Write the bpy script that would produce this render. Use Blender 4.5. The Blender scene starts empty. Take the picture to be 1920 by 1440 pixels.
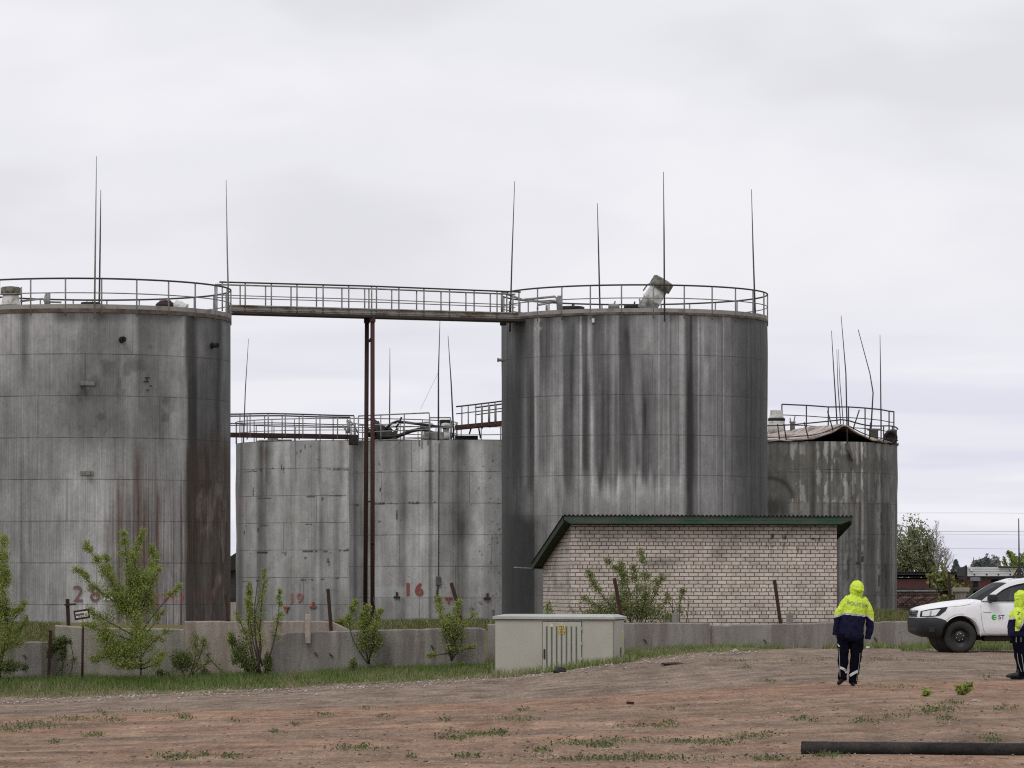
import bpy, bmesh, math, random
import numpy as np
from mathutils import Vector, Matrix
random.seed(7); rng = np.random.default_rng(11)
S = bpy.context.scene; C = S.collection
F = 7200.0; CX = 960.0; HY = 1090.0; EYE = 1.75      # focal length in photo pixels, horizon row, eye height
R_ = math.radians
def px2x(px, D): return (px-CX)*D/F
def py2z(py, D): return EYE+(HY-py)*D/F
def P(px, py, D): return Vector((px2x(px, D), D, py2z(py, D)))
def lin(c):
    c = np.asarray(c, float)/255.0
    return np.where(c <= .04045, c/12.92, ((c+.055)/1.055)**2.4)
ORG = {}
def tag(o, label=None, cat=None, group=None, kind=None):
    if label: o['label'] = label
    if cat: o['category'] = cat
    if group: o['group'] = group
    if kind: o['kind'] = kind
    return o
def thing(name, label, cat, loc, group=None):
    o = bpy.data.objects.new(name, None); C.objects.link(o); o.location = loc
    o.empty_display_size = .3
    ORG[o.name] = Vector(loc); return tag(o, label, cat, group)
class MB:
    """collects shapes in world coordinates, then links them as ONE mesh object"""
    def __init__(s, xf=None): s.v = []; s.f = []; s.sm = []; s.mi = []; s.xf = xf; s.m = 0
    def add(s, vs, fs, smooth=False):
        b = len(s.v)
        for p in vs: s.v.append(Vector(p) if s.xf is None else Vector(s.xf(Vector(p))))
        for q in fs: s.f.append([b+i for i in q]); s.sm.append(smooth); s.mi.append(s.m)
        return s
    def box(s, a, b):
        x0, y0, z0 = a; x1, y1, z1 = b
        return s.add([(x0,y0,z0),(x1,y0,z0),(x1,y1,z0),(x0,y1,z0),(x0,y0,z1),(x1,y0,z1),(x1,y1,z1),(x0,y1,z1)],
              [(0,3,2,1),(4,5,6,7),(0,1,5,4),(1,2,6,5),(2,3,7,6),(3,0,4,7)])
    def bbox(s, a, b, r=.01):
        """box with chamfered edges"""
        bm = bmesh.new(); bmesh.ops.create_cube(bm, size=1)
        for v in bm.verts: v.co = Vector([a[i]+(v.co[i]+.5)*(b[i]-a[i]) for i in range(3)])
        bmesh.ops.bevel(bm, geom=bm.edges[:], offset=r, segments=2, affect='EDGES', profile=.6)
        bm.verts.index_update()
        s.add([v.co.copy() for v in bm.verts], [[v.index for v in f.verts] for f in bm.faces]); bm.free(); return s
    def tube(s, pts, r, n=8, caps=True, smooth=True, rb=None, ref=None):
        pts = [Vector(p) for p in pts]; k = len(pts)
        rs = r if isinstance(r, (list, tuple)) else [r]*k
        rbs = rs if rb is None else (rb if isinstance(rb, (list, tuple)) else [rb]*k)
        vs = []; prev = None
        for i, p in enumerate(pts):
            t = (pts[min(i+1, k-1)]-pts[max(i-1, 0)]).normalized()
            if ref is not None: a = Vector(ref)
            elif prev is not None: a = prev
            else: a = Vector((1,0,0)) if abs(t.x) < .9 else Vector((0,0,1))
            sd = (a-a.dot(t)*t)
            if sd.length < 1e-4: sd = Vector((0,1,0))-Vector((0,1,0)).dot(t)*t
            sd.normalize(); ot = t.cross(sd); prev = sd
            for j in range(n):
                w = 2*math.pi*j/n
                vs.append(p+sd*math.cos(w)*rs[i]+ot*math.sin(w)*rbs[i])
        fs = [[i*n+j, i*n+(j+1)%n, (i+1)*n+(j+1)%n, (i+1)*n+j] for i in range(k-1) for j in range(n)]
        s.add(vs, fs, smooth)
        if caps:
            b = len(s.v)-len(vs)
            s.f.append([b+j for j in range(n)][::-1]); s.sm.append(False); s.mi.append(s.m)
            s.f.append([b+(k-1)*n+j for j in range(n)]); s.sm.append(False); s.mi.append(s.m)
        return s
    def bar(s, p, q, w, h=None):
        """square bar between two points"""
        h = h or w
        p = Vector(p); q = Vector(q); t = (q-p).normalized()
        a = Vector((0,0,1)) if abs(t.z) < .9 else Vector((1,0,0))
        sd = t.cross(a).normalized(); up = sd.cross(t)
        vs = [c+sd*i*w/2+up*j*h/2 for c in (p, q) for i, j in ((-1,-1),(1,-1),(1,1),(-1,1))]
        return s.add(vs, [(0,1,2,3),(7,6,5,4),(0,4,5,1),(1,5,6,2),(2,6,7,3),(3,7,4,0)])
    def lathe(s, c, prof, n=20, axis=(0,0,1), smooth=True, caps=True):
        """revolve (r, h) pairs round an axis"""
        ax = Vector(axis).normalized(); a = Vector((1,0,0)) if abs(ax.x) < .9 else Vector((0,1,0))
        u = (a-a.dot(ax)*ax).normalized(); w = ax.cross(u); c = Vector(c)
        vs = [c+ax*h+(u*math.cos(2*math.pi*j/n)+w*math.sin(2*math.pi*j/n))*r for r, h in prof for j in range(n)]
        fs = [[i*n+j, i*n+(j+1)%n, (i+1)*n+(j+1)%n, (i+1)*n+j] for i in range(len(prof)-1) for j in range(n)]
        if caps: fs += [[j for j in range(n)][::-1], [(len(prof)-1)*n+j for j in range(n)]]
        return s.add(vs, fs, smooth)
    def prism(s, poly, d):
        """polygon (list of 3-D points) pushed along vector d"""
        n = len(poly); d = Vector(d); vs = [Vector(p) for p in poly]+[Vector(p)+d for p in poly]
        return s.add(vs, [list(range(n))[::-1], [n+i for i in range(n)]]+[[i, (i+1)%n, n+(i+1)%n, n+i] for i in range(n)])
    def build(s, name, mat, parent=None, loc=None, autos=False):
        o0 = ORG[parent.name] if parent is not None else Vector(loc or (0,0,0))
        me = bpy.data.meshes.new(name); me.from_pydata([tuple(v-o0) for v in s.v], [], s.f)
        for m in (mat if isinstance(mat, (list, tuple)) else [mat]): me.materials.append(m)
        me.polygons.foreach_set('use_smooth', s.sm); me.polygons.foreach_set('material_index', s.mi)
        bm = bmesh.new(); bm.from_mesh(me); bmesh.ops.recalc_face_normals(bm, faces=bm.faces); bm.to_mesh(me); bm.free()
        o = bpy.data.objects.new(name, me); C.objects.link(o)
        ORG[o.name] = o0
        if parent is not None: o.parent = parent
        else: o.location = o0
        return o
def npmesh(name, V, Fq, mat, parent=None, col=None, smooth=False, mats=None, mi=None, loc=None):
    """mesh object from numpy arrays of world vertices and quads/triangles"""
    o0 = ORG[parent.name] if parent is not None else Vector(loc or (0,0,0))
    V = np.asarray(V, np.float32)-np.array(o0, np.float32); Fq = np.asarray(Fq, np.int32); k = Fq.shape[1]
    me = bpy.data.meshes.new(name); me.vertices.add(len(V)); me.vertices.foreach_set('co', V.ravel())
    me.loops.add(Fq.size); me.loops.foreach_set('vertex_index', Fq.ravel())
    me.polygons.add(len(Fq)); me.polygons.foreach_set('loop_start', np.arange(0, Fq.size, k, dtype=np.int32))
    me.polygons.foreach_set('loop_total', np.full(len(Fq), k, np.int32))
    if smooth: me.polygons.foreach_set('use_smooth', np.ones(len(Fq), bool))
    for m in (mats or [mat]): me.materials.append(m)
    if mi is not None: me.polygons.foreach_set('material_index', np.asarray(mi, np.int32))
    me.update(calc_edges=True); me.validate()
    if col is not None:
        a = me.color_attributes.new('stain', 'FLOAT_COLOR', 'POINT'); a.data.foreach_set('color', np.asarray(col, np.float32).ravel())
    o = bpy.data.objects.new(name, me); C.objects.link(o); ORG[o.name] = o0
    if parent is not None: o.parent = parent
    else: o.location = o0
    return o
def inst(name, me, parent, loc, rotz=0):
    o = bpy.data.objects.new(name, me); C.objects.link(o); o.parent = parent
    o.location = Vector(loc)-ORG[parent.name]; o.rotation_euler.z = rotz; ORG[o.name] = Vector(loc); return o
# ---------- numpy noise
_TB = {}
def _tab(seed, sh):
    if (seed, sh) not in _TB: _TB[(seed, sh)] = np.random.default_rng(seed).random(sh)
    return _TB[(seed, sh)]
def vn1(x, seed):
    r = _tab(seed, 4096); i = np.floor(x).astype(int); t = x-i; t = t*t*(3-2*t)
    return r[i % 4096]*(1-t)+r[(i+1) % 4096]*t
def vn2(x, y, seed):
    r = _tab(seed, (256, 256)); i = np.floor(x).astype(int); j = np.floor(y).astype(int)
    t = x-i; u = y-j; t = t*t*(3-2*t); u = u*u*(3-2*u)
    g = lambda a, b: r[a % 256, b % 256]
    return (g(i,j)*(1-t)+g(i+1,j)*t)*(1-u)+(g(i,j+1)*(1-t)+g(i+1,j+1)*t)*u
def fbm(x, y, seed, o=4):
    s = 0; a = .5; n = 0
    for k in range(o): s = s+a*vn2(x*2**k, y*2**k, seed+k); n += a; a *= .55
    return s/n
def sst(a, b, x): t = np.clip((x-a)/(b-a), 0, 1); return t*t*(3-2*t)
# ---------- materials
class NT:
    def __init__(s, name):
        s.m = bpy.data.materials.new(name); s.m.use_nodes = True; s.t = s.m.node_tree; s.b = s.t.nodes['Principled BSDF']
        s.b.inputs['Specular IOR Level'].default_value = .3
    def n(s, k, **kw):
        nd = s.t.nodes.new('ShaderNode'+k)
        for a, v in kw.items(): setattr(nd, a, v)
        return nd
    def l(s, a, b): s.t.links.new(a, b)
    def set(s, nd, key, v):
        if hasattr(v, 'is_linked') or isinstance(v, bpy.types.NodeSocket): s.l(v, nd.inputs[key])
        else: nd.inputs[key].default_value = v
    def math(s, op, a, b=0.0, c=None, clamp=False):
        nd = s.n('Math', operation=op); nd.use_clamp = clamp; s.set(nd, 0, a); s.set(nd, 1, b)
        if c is not None: s.set(nd, 2, c)
        return nd.outputs[0]
    def mix(s, f, a, b, mode='MIX'):
        nd = s.n('MixRGB', blend_type=mode); s.set(nd, 'Fac', f)
        for k, v in (('Color1', a), ('Color2', b)):
            if not isinstance(v, bpy.types.NodeSocket): v = (*v[:3], 1)
            s.set(nd, k, v)
        return nd.outputs[0]
    def coord(s, kind='Object'):
        if kind == 'World': return s.n('NewGeometry').outputs['Position']
        return s.n('TexCoord').outputs[kind]
    def mapv(s, v, sc): nd = s.n('Mapping'); s.l(v, nd.inputs[0]); nd.inputs['Scale'].default_value = sc; return nd.outputs[0]
    def noise(s, v, sc, det=4, rough=.55, dist=0):
        nd = s.n('TexNoise'); s.l(v, nd.inputs['Vector']); nd.inputs['Scale'].default_value = sc
        nd.inputs['Detail'].default_value = det; nd.inputs['Roughness'].default_value = rough; nd.inputs['Distortion'].default_value = dist
        return nd.outputs['Fac']
    def ramp(s, f, stops):
        nd = s.n('ValToRGB'); s.l(f, nd.inputs[0]); e = nd.color_ramp.elements
        while len(e) < len(stops): e.new(.5)
        for k, (p, c) in enumerate(stops):
            e[k].position = p; e[k].color = (c, c, c, 1) if isinstance(c, (int, float)) else (*c[:3], 1)
        return nd.outputs[0]
    def bump(s, h, d=.01, st=1.0):
        nd = s.n('Bump'); nd.inputs['Distance'].default_value = d; nd.inputs['Strength'].default_value = st
        s.l(h, nd.inputs['Height']); s.l(nd.outputs[0], s.b.inputs['Normal'])
    def col(s, c): s.set(s.b, 'Base Color', c if isinstance(c, bpy.types.NodeSocket) else (*c[:3], 1))
M = {}
def conc(name, base, dirt, streak=1.0, moss=.25):
    t = NT(name); v = t.coord('World'); m1 = t.ramp(t.noise(t.mapv(v, (1.6,1,.22)), 1.6, 6, .68), [(.42,0),(.58,1)]); m2 = t.ramp(t.noise(v, 1.1, 5, .65), [(.45,0),(.68,1)]); fn = t.noise(v, 26, 4, .7); pit = t.ramp(t.noise(v, 11, 3, .7), [(.64,0),(.72,1)])
    c = t.mix(t.math('MULTIPLY', m1, streak), base, dirt); c = t.mix(t.math('MULTIPLY', m2, .65), c, [x*.72 for x in base]); c = t.mix(t.math('MULTIPLY', pit, .5), c, [x*.45 for x in dirt])
    c = t.mix(t.math('MULTIPLY', t.ramp(t.noise(v, .8, 5, .7), [(.55,0),(.72,1)]), moss), c, (.085,.085,.035)); c = t.mix(.3, c, t.mix(1.0, c, t.ramp(fn, [(.3,.55),(.7,1.45)]), 'MULTIPLY')); t.col(c); t.b.inputs['Roughness'].default_value = .92; t.bump(t.math('ADD', fn, t.math('MULTIPLY', m1, .4)), .015, .8); M[name] = t.m
def worn(name, base, dirt, sc=3.0, lo=.42, hi=.68, rough=.7, metal=0, streak=None, bump=.004, fine=.18, kind='Object', spec=.3):
    """paint, metal or stone: base colour broken by patches of dirt or rust and fine speckle"""
    t = NT(name); v = t.coord(kind); vv = t.mapv(v, streak) if streak else v
    m = t.ramp(t.noise(vv, sc, 6, .62), [(lo, 0), (hi, 1)])
    fn = t.noise(v, sc*14, 3, .6)
    c = t.mix(m, base, dirt); c = t.mix(fine, c, t.mix(1.0, c, t.ramp(fn, [(.3, .35), (.7, 1.6)]), 'MULTIPLY'))
    t.col(c); t.b.inputs['Roughness'].default_value = rough; t.b.inputs['Metallic'].default_value = metal
    t.b.inputs['Specular IOR Level'].default_value = spec
    if bump: t.bump(t.noise(v, sc*6, 4), bump)
    M[name] = t.m; return t.m
worn('rail_grey', (.27,.27,.26), (.10,.08,.065), 4, .45, .75)
worn('rail_dark', (.045,.044,.042), (.09,.06,.045), 4, .5, .75)  # backlit look of the rails put into a near-black colour
worn('ledge_grey', (.24,.235,.22), (.11,.075,.05), 1.6, .42, .66)
worn('bridge_grey', (.33,.32,.29), (.15,.095,.055), 1.4, .48, .66, streak=(1,1,2.2))
worn('bridge_under_shade', (.035,.03,.028), (.06,.035,.025), 2)  # rusty deck, with the black shadow beneath put into the colour
worn('rust_red', (.062,.024,.02), (.045,.02,.016), 1.8, .35, .7, streak=(1,1,.3))
worn('rust_dark', (.040,.016,.012), (.02,.011,.009), 3, .35, .7)
worn('rust_post', (.052,.022,.016), (.026,.013,.010), 5, .35, .7)
worn('rod_steel', (.10,.10,.105), (.05,.04,.035), 5)
worn('rod_light', (.30,.30,.30), (.18,.17,.16), 5)
worn('black_iron', (.014,.014,.014), (.03,.024,.02), 5)
worn('white_vent', (.55,.55,.53), (.22,.20,.17), 2.6, .5, .7)
worn('vent_cap', (.20,.19,.15), (.07,.065,.05), 6, .4, .62)
worn('red_mark', (.24,.055,.048), (.22,.085,.075), 6, .4, .75)
worn('red_old', (.19,.075,.068), (.16,.105,.098), 5, .35, .65)
worn('red_faded', (.29,.10,.085), (.25,.16,.14), 5, .35, .7)
conc('conc_a', (.335,.32,.272), (.25,.225,.195), .7, .22)
conc('conc_b', (.285,.27,.248), (.17,.148,.132), 1.0, .2)
conc('conc_c', (.325,.288,.247), (.23,.185,.155), .9, .1)
conc('conc_d', (.265,.248,.222), (.17,.145,.13), .9, .15)
worn('conc_post', (.37,.32,.27), (.24,.2,.17), 3, bump=.01)
worn('cabinet', (.41,.40,.34), (.36,.35,.295), 1.3, .35, .75, bump=0, fine=.05, rough=.6)
worn('cabinet_door', (.41,.41,.35), (.37,.365,.31), 1.3, .35, .75, bump=0, fine=.05, rough=.55)
worn('cabinet_lid', (.42,.43,.40), (.33,.335,.31), 2, bump=0, fine=.07, rough=.5)
worn('slot_dark', (.12,.125,.10), (.09,.09,.075), 4, bump=0)
worn('green_paint', (.022,.072,.038), (.078,.088,.075), 3.2, .38, .62, streak=(.35,1,1.4))
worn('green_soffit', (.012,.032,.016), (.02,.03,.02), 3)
worn('roof_sheet', (.045,.045,.042), (.02,.02,.02), 3)
worn('bark', (.075,.06,.045), (.045,.035,.027), 12)
worn('bark_pale', (.28,.25,.21), (.17,.15,.12), 12)
worn('torn_roof', (.50,.435,.395), (.15,.115,.095), 2.4, .42, .62, streak=(.7,1,1), fine=.4)
worn('pipe_black', (.018,.016,.016), (.042,.038,.036), 2.6, .48, .62, streak=(.5,1,1), rough=.75, spec=.15, fine=.5)
worn('old_red', (.112,.04,.036), (.075,.034,.03), 1.2, .4, .7)
worn('brick_pink', (.23,.15,.13), (.11,.08,.075), 4.5, .4, .6)
worn('alu_white', (.62,.63,.65), (.5,.5,.5), 1.5, .45, .75, bump=0, fine=.05, rough=.5)
worn('steel_blue', (.20,.21,.25), (.14,.14,.16), 3)
worn('litter', (.6,.6,.57), (.4,.4,.38), 8)
worn('stone', (.36,.33,.30), (.24,.2,.17), 5, bump=.01)
def plain(name, c, rough=.6, spec=.3, metal=0):
    t = NT(name); v = t.coord(); t.col(t.mix(t.noise(v, 9, 4), [x*.86 for x in c], [min(1, x*1.12) for x in c]))
    t.b.inputs['Roughness'].default_value = rough; t.b.inputs['Specular IOR Level'].default_value = spec; t.b.inputs['Metallic'].default_value = metal
    M[name] = t.m; return t.m
plain('sign_white', (.62,.62,.6)); plain('sign_ink', (.05,.05,.05)); plain('sign_yellow', (.42,.40,.06)); plain('label_yellow', (.62,.45,.05)); plain('label_cream', (.62,.58,.40))
plain('truck_white', (.84,.85,.86), .25, .5); plain('trim_black', (.022,.023,.027), .55); plain('rubber', (.030,.027,.024), .85); plain('wheel_black', (.010,.010,.010), .45, .5)
plain('chrome', (.7,.7,.7), .18, .5, 1); plain('interior', (.02,.021,.023), .8); plain('lamp_clear', (.75,.77,.78), .12, .6); plain('seam', (.30,.30,.30), .6)
plain('logo_green', (.05,.42,.07), .5); plain('logo_navy', (.02,.025,.12), .5); plain('vest_green', (.12,.62,.13), .8); plain('skin', (.42,.25,.18), .6, .4)
plain('reflective', (.55,.57,.57), .45); plain('grey_text', (.30,.33,.30), .6); plain('jacket_print', (.20,.22,.23), .6); plain('boot_black', (.018,.018,.02), .5, .4); plain('patch_red', (.22,.02,.03)); plain('patch_green', (.03,.11,.05)); plain('wire', (.33,.34,.37), .6)
def cloth(name, c, k=1.0, sp=.15):
    t = NT(name); v = t.coord(); t.col(t.mix(t.noise(v, 7, 5, .6), [x*.84*k for x in c], [x*1.1*k for x in c]))
    t.b.inputs['Roughness'].default_value = .9; t.b.inputs['Specular IOR Level'].default_value = sp
    t.bump(t.noise(t.mapv(v, (1,1,.6)), 16, 4, .6), .05, .8); M[name] = t.m
cloth('hivis', (.64,.84,.085)); cloth('navy', (.010,.010,.034)); cloth('trouser', (.0045,.0045,.010), 1, .05)
def leafmat(name, a, b, tr=.25):
    """leaf colour differs leaf by leaf"""
    t = NT(name); r = t.n('NewGeometry').outputs['Random Per Island']
    c = t.ramp(r, [(0, a), (1, b)]); t.col(c); t.b.inputs['Roughness'].default_value = .6; t.b.inputs['Specular IOR Level'].default_value = .25
    tl = t.n('BsdfTranslucent'); t.l(c, tl.inputs[0]); mx = t.n('MixShader'); mx.inputs[0].default_value = tr
    t.l(t.b.outputs[0], mx.inputs[1]); t.l(tl.outputs[0], mx.inputs[2]); t.l(mx.outputs[0], t.t.nodes['Material Output'].inputs[0]); M[name] = t.m
leafmat('leaf_spring', (.15,.19,.04), (.36,.42,.115), .36); leafmat('leaf_dark', (.06,.085,.025), (.16,.20,.06)); leafmat('leaf_olive', (.12,.15,.045), (.29,.32,.115), .34); leafmat('leaf_tree_haze', (.15,.17,.085), (.28,.30,.17), .38)  # tree leaves lightened: haze painted into their colour
leafmat('leaf_far_haze', (.12,.15,.14), (.18,.21,.195)); leafmat('twig_grey', (.25,.24,.24), (.38,.36,.36), 0); leafmat('grass', (.07,.13,.026), (.20,.26,.075)); leafmat('grass_light', (.13,.18,.05), (.26,.30,.12)); leafmat('grass_dry', (.24,.22,.12), (.38,.34,.22)); leafmat('weed', (.06,.072,.03), (.135,.145,.07))  # far leaves pale bluish, distance haze mixed into the colour
leafmat('clod', (.13,.088,.068), (.36,.26,.205), 0); leafmat('pebble', (.20,.16,.135), (.46,.41,.36), 0); leafmat('moss', (.085,.085,.025), (.15,.14,.055)); leafmat('leaf_autumn', (.10,.12,.03), (.25,.23,.07))
def glass(name, tint, k):
    t = NT(name); tr = t.n('BsdfTransparent'); tr.inputs[0].default_value = (*tint, 1); gl = t.n('BsdfGlossy'); gl.inputs['Roughness'].default_value = .04
    mx = t.n('MixShader'); mx.inputs[0].default_value = k
    t.l(tr.outputs[0], mx.inputs[1]); t.l(gl.outputs[0], mx.inputs[2]); t.l(mx.outputs[0], t.t.nodes['Material Output'].inputs[0]); M[name] = t.m
glass('window_glass', (.32,.35,.35), .075)
# ---------- world and sun (overcast)
w = bpy.data.worlds.new('World'); S.world = w; w.use_nodes = True
t = w.node_tree; N = t.nodes; L = t.links; bg = N['Background']; bg.inputs['Strength'].default_value = .1
sky = N.new('ShaderNodeTexSky'); sky.sky_type = 'NISHITA'; sky.sun_disc = False
SUN_EL, SUN_AZ = 52, 208
sky.sun_elevation = R_(SUN_EL); sky.sun_rotation = R_(SUN_AZ)
tc = N.new('ShaderNodeTexCoord')
def wnoise(sc, loc, det, rough=.5):
    mp = N.new('ShaderNodeMapping'); mp.inputs['Scale'].default_value = sc; mp.inputs['Location'].default_value = loc; L.new(tc.outputs['Generated'], mp.inputs[0])
    n = N.new('ShaderNodeTexNoise'); n.inputs['Scale'].default_value = 1; n.inputs['Detail'].default_value = det; n.inputs['Roughness'].default_value = rough; n.inputs['Distortion'].default_value = .3
    L.new(mp.outputs[0], n.inputs['Vector']); return n.outputs['Fac']
def wramp(f, stops):
    r = N.new('ShaderNodeValToRGB'); L.new(f, r.inputs[0]); e = r.color_ramp.elements; r.color_ramp.interpolation = 'EASE'
    while len(e) < len(stops): e.new(.5)
    for k, (p, c) in enumerate(stops): e[k].position = p; e[k].color = (*c, 1)
    return r.outputs[0]
def wmix(f, a, b, mode='MIX'):
    m = N.new('ShaderNodeMixRGB'); m.blend_type = mode
    for k, v in ((0, f), (1, a), (2, b)):
        if isinstance(v, bpy.types.NodeSocket): L.new(v, m.inputs[k])
        elif k == 0: m.inputs[0].default_value = v
        else: m.inputs[k].default_value = (*v, 1)
    return m.outputs[0]
big = wnoise((9, 9, 24), (2.3, .7, 5.1), 3)
low = wnoise((7, 7, 85), (7.7, 1.2, 3.4), 3)
c_hi = wramp(big, [(.34, (7.75,7.7,8.1)), (.5, (8.5,8.43,8.92)), (.66, (9.05,8.98,9.35))])
c_lo = wramp(low, [(.36, (7.5,7.52,8.7)), (.5, (8.25,8.25,9.1)), (.64, (9.0,8.98,9.55))])
sx = N.new('ShaderNodeSeparateXYZ'); L.new(tc.outputs['Generated'], sx.inputs[0])
mr = N.new('ShaderNodeMapRange'); mr.interpolation_type = 'SMOOTHSTEP'; L.new(sx.outputs['Z'], mr.inputs[0]); mr.inputs[1].default_value = .035; mr.inputs[2].default_value = .085
clouds = wmix(mr.outputs[0], c_lo, c_hi)
L.new(wmix(.94, sky.outputs[0], clouds), bg.inputs['Color'])
sl = bpy.data.lights.new('sun', 'SUN'); sl.energy = 1.0; sl.angle = R_(24); sl.color = (1, .97, .93)
so = bpy.data.objects.new('sun', sl); C.objects.link(so)
a = R_(SUN_AZ); e = R_(SUN_EL); sd = Vector((math.sin(a)*math.cos(e), math.cos(a)*math.cos(e), math.sin(e)))
so.rotation_euler = sd.to_track_quat('Z', 'Y').to_euler(); so.location = (0, 0, 60)
# ---------- camera
cd = bpy.data.cameras.new('camera'); cam = bpy.data.objects.new('camera', cd); C.objects.link(cam); S.camera = cam
cam.location = (0, 0, EYE); cam.rotation_euler = (R_(90), 0, 0)
cd.sensor_width = 36; cd.lens = 36*F/1920; cd.shift_x = 0; cd.shift_y = (HY-720)/1920; cd.clip_start = .5; cd.clip_end = 6000
vs = S.view_settings; vs.view_transform = 'Standard'; vs.look = 'None'; vs.exposure = 0; vs.gamma = 1
S.cycles.use_denoising = False; S.cycles.filter_width = 1.15; S.cycles.max_bounces = 6; S.cycles.transparent_max_bounces = 12
# ---------- ground
_zl = ([-300,0,480,960,1240,1370,1920,2400], [1325,1312,1295,1268,1233,1221,1222,1222])
_wf = ([-300,0,345,510,720,900,1060,1180,1240,1370,1700,2300],[1286,1283,1279,1271,1262,1252,1243,1229,1223,1217,1215,1215])
_em = ([-400,110,345,590,700,900,1000,1580,1640,1720,1800,2300], [.54,.54,.46,.58,.62,.66,.45,.55,.9,.85,.35,.2])
_ew = ([-400,105,125,345,505,520,900,915,1330,1700,1745,2300], [.12,.12,.5,.5,.5,.32,.45,.5,.5,.55,.12,.05])
def ground(X, Y):
    """height of the ground sheet (numpy arrays)"""
    X = np.asarray(X, float); Y = np.asarray(Y, float)
    p95 = CX+X*F/95.0; zl = EYE-(np.interp(p95, *_zl)-HY)*95/F
    z = zl*np.clip((Y-30)/65, 0, 1)
    zf_ = EYE-(np.interp(CX+X*F/99.0, *_wf)-HY)*99/F; z = z+(zf_-z)*sst(95.2, 99, Y)
    z = z+.035*(vn2(X*.35+50, Y*.22+9, 3)-.5)*2*np.clip((95-Y)/8, .2, 1)+.012*(vn2(X*1.3+5, Y*.9, 4)-.5)*2+.014*(vn2(X*.07+3, Y*1.05+.22*X, 6)-.5)*2*np.clip((93-Y)/6, 0, 1)
    pe = CX+X*F/103.0; top = np.interp(pe, *_em); lo = np.interp(pe, *_ew)-.04
    emb = lo+(top-lo)*sst(101.5, 106, Y); emb = emb*(1-sst(112, 120, Y))+(-.6)*sst(112, 120, Y)
    far = sst(260, 420, Y)*.4
    emb = emb+far+.05*(vn2(X*.8, Y*.8, 8)-.5)
    return np.where(Y < 101.2, z, np.where(Y > 101.6, emb, z+(emb-z)*(Y-101.2)/.4))
def gpt(px, py):
    """point of the ground seen at a photo pixel (front yard)"""
    lo, hi = 20.0, 101.0
    for _ in range(40):
        m = (lo+hi)/2
        if float(ground(px2x(px, m), m)) > py2z(py, m): hi = m
        else: lo = m
    m = (lo+hi)/2; return Vector((px2x(px, m), m, float(ground(px2x(px, m), m))))
def gptv(px, py):
    px = np.asarray(px, float); py = np.asarray(py, float); lo = np.full(px.shape, 20.0); hi = np.full(px.shape, 101.0)
    for _ in range(34):
        m = (lo+hi)/2; up = ground((px-CX)*m/F, m) > EYE+(HY-py)*m/F; hi = np.where(up, m, hi); lo = np.where(up, lo, m)
    m = (lo+hi)/2; X = (px-CX)*m/F; return np.stack([X, m, ground(X, m)], 1)
xs = np.concatenate([[-2500,-600,-200,-90,-50,-32], np.arange(-22, 24.01, .3), [32,50,90,200,600,2500]])
ys = np.concatenate([[-300,-50,0,12,20], np.arange(28, 100.9, .3), [101.2,101.6,102.2,103,104,105,106,107,109,112,114,116,118,120,130,150,180,220,260,300,360,420,600,1200,4500]])
GX, GY = np.meshgrid(xs, ys); GZ = ground(GX, GY)
idx = np.arange(GX.size).reshape(GX.shape)
Q = np.stack([idx[:-1,:-1], idx[:-1,1:], idx[1:,1:], idx[1:,:-1]], -1).reshape(-1, 4)
t = NT('ground_soil'); v = t.coord('World'); sp = t.n('SeparateXYZ'); t.l(v, sp.inputs[0])
n1 = t.noise(t.mapv(v, (.10,.32,.3)), 1.0, 5, .6); n2 = t.noise(t.mapv(v, (.9,.10,1)), 1.0, 6, .68); n3 = t.noise(t.mapv(v, (2.0,.62,1)), 1.0, 6, .75); n4 = t.noise(t.mapv(v, (.42,.62,1)), 1.0, 7, .72); n5 = t.noise(t.mapv(v, (20,2.0,1)), 1.0, 4, .7)
soil = t.mix(t.ramp(n2, [(.34,0),(.64,1)]), (.25,.147,.096), (.36,.24,.166))
soil = t.mix(t.ramp(n1, [(.40,0),(.60,1)]), soil, (.215,.15,.108))
yw = t.math('ADD', sp.outputs['Y'], t.math('MULTIPLY', t.math('SUBTRACT', n1, .5), 18))
gr = t.ramp(t.math('DIVIDE', yw, 100.0), [(.60,0),(.72,1)]); gr = t.math('MULTIPLY', gr, .85)
soil = t.mix(gr, soil, t.mix(t.ramp(n2, [(.35,0),(.65,1)]), (.172,.132,.10), (.265,.21,.165)))
bd = t.math('SUBTRACT', 1.0, t.math('MULTIPLY', t.math('ABSOLUTE', t.math('SUBTRACT', t.math('ADD', sp.outputs['Y'], t.math('MULTIPLY', t.math('SUBTRACT', n1, .5), 9)), 64.0)), .22), clamp=True)
soil = t.mix(t.math('MULTIPLY', bd, .7), soil, (.305,.175,.112))
soil = t.mix(t.math('MULTIPLY', t.ramp(n4, [(.54,0),(.66,1)]), .55), soil, (.115,.083,.066))
soil = t.mix(t.math('MULTIPLY', t.ramp(n4, [(.36,1),(.50,0)]), .35), soil, (.43,.325,.245))
soil = t.mix(.75, soil, t.mix(1.0, soil, t.ramp(n3, [(.32,.45),(.5,1.0),(.70,1.5)]), 'MULTIPLY'))
soil = t.mix(.45, soil, t.mix(1.0, soil, t.ramp(n5, [(.34,.5),(.5,1.0),(.68,1.55)]), 'MULTIPLY'))
tf = t.math('MULTIPLY', t.ramp(t.math('DIVIDE', sp.outputs['Y'], 120.0), [(.838,0),(.846,1)]), 1.0)
soil = t.mix(tf, soil, t.mix(n3, (.10,.09,.03), (.17,.135,.06)))
t.col(soil); t.b.inputs['Roughness'].default_value = .95; t.b.inputs['Specular IOR Level'].default_value = .1
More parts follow.
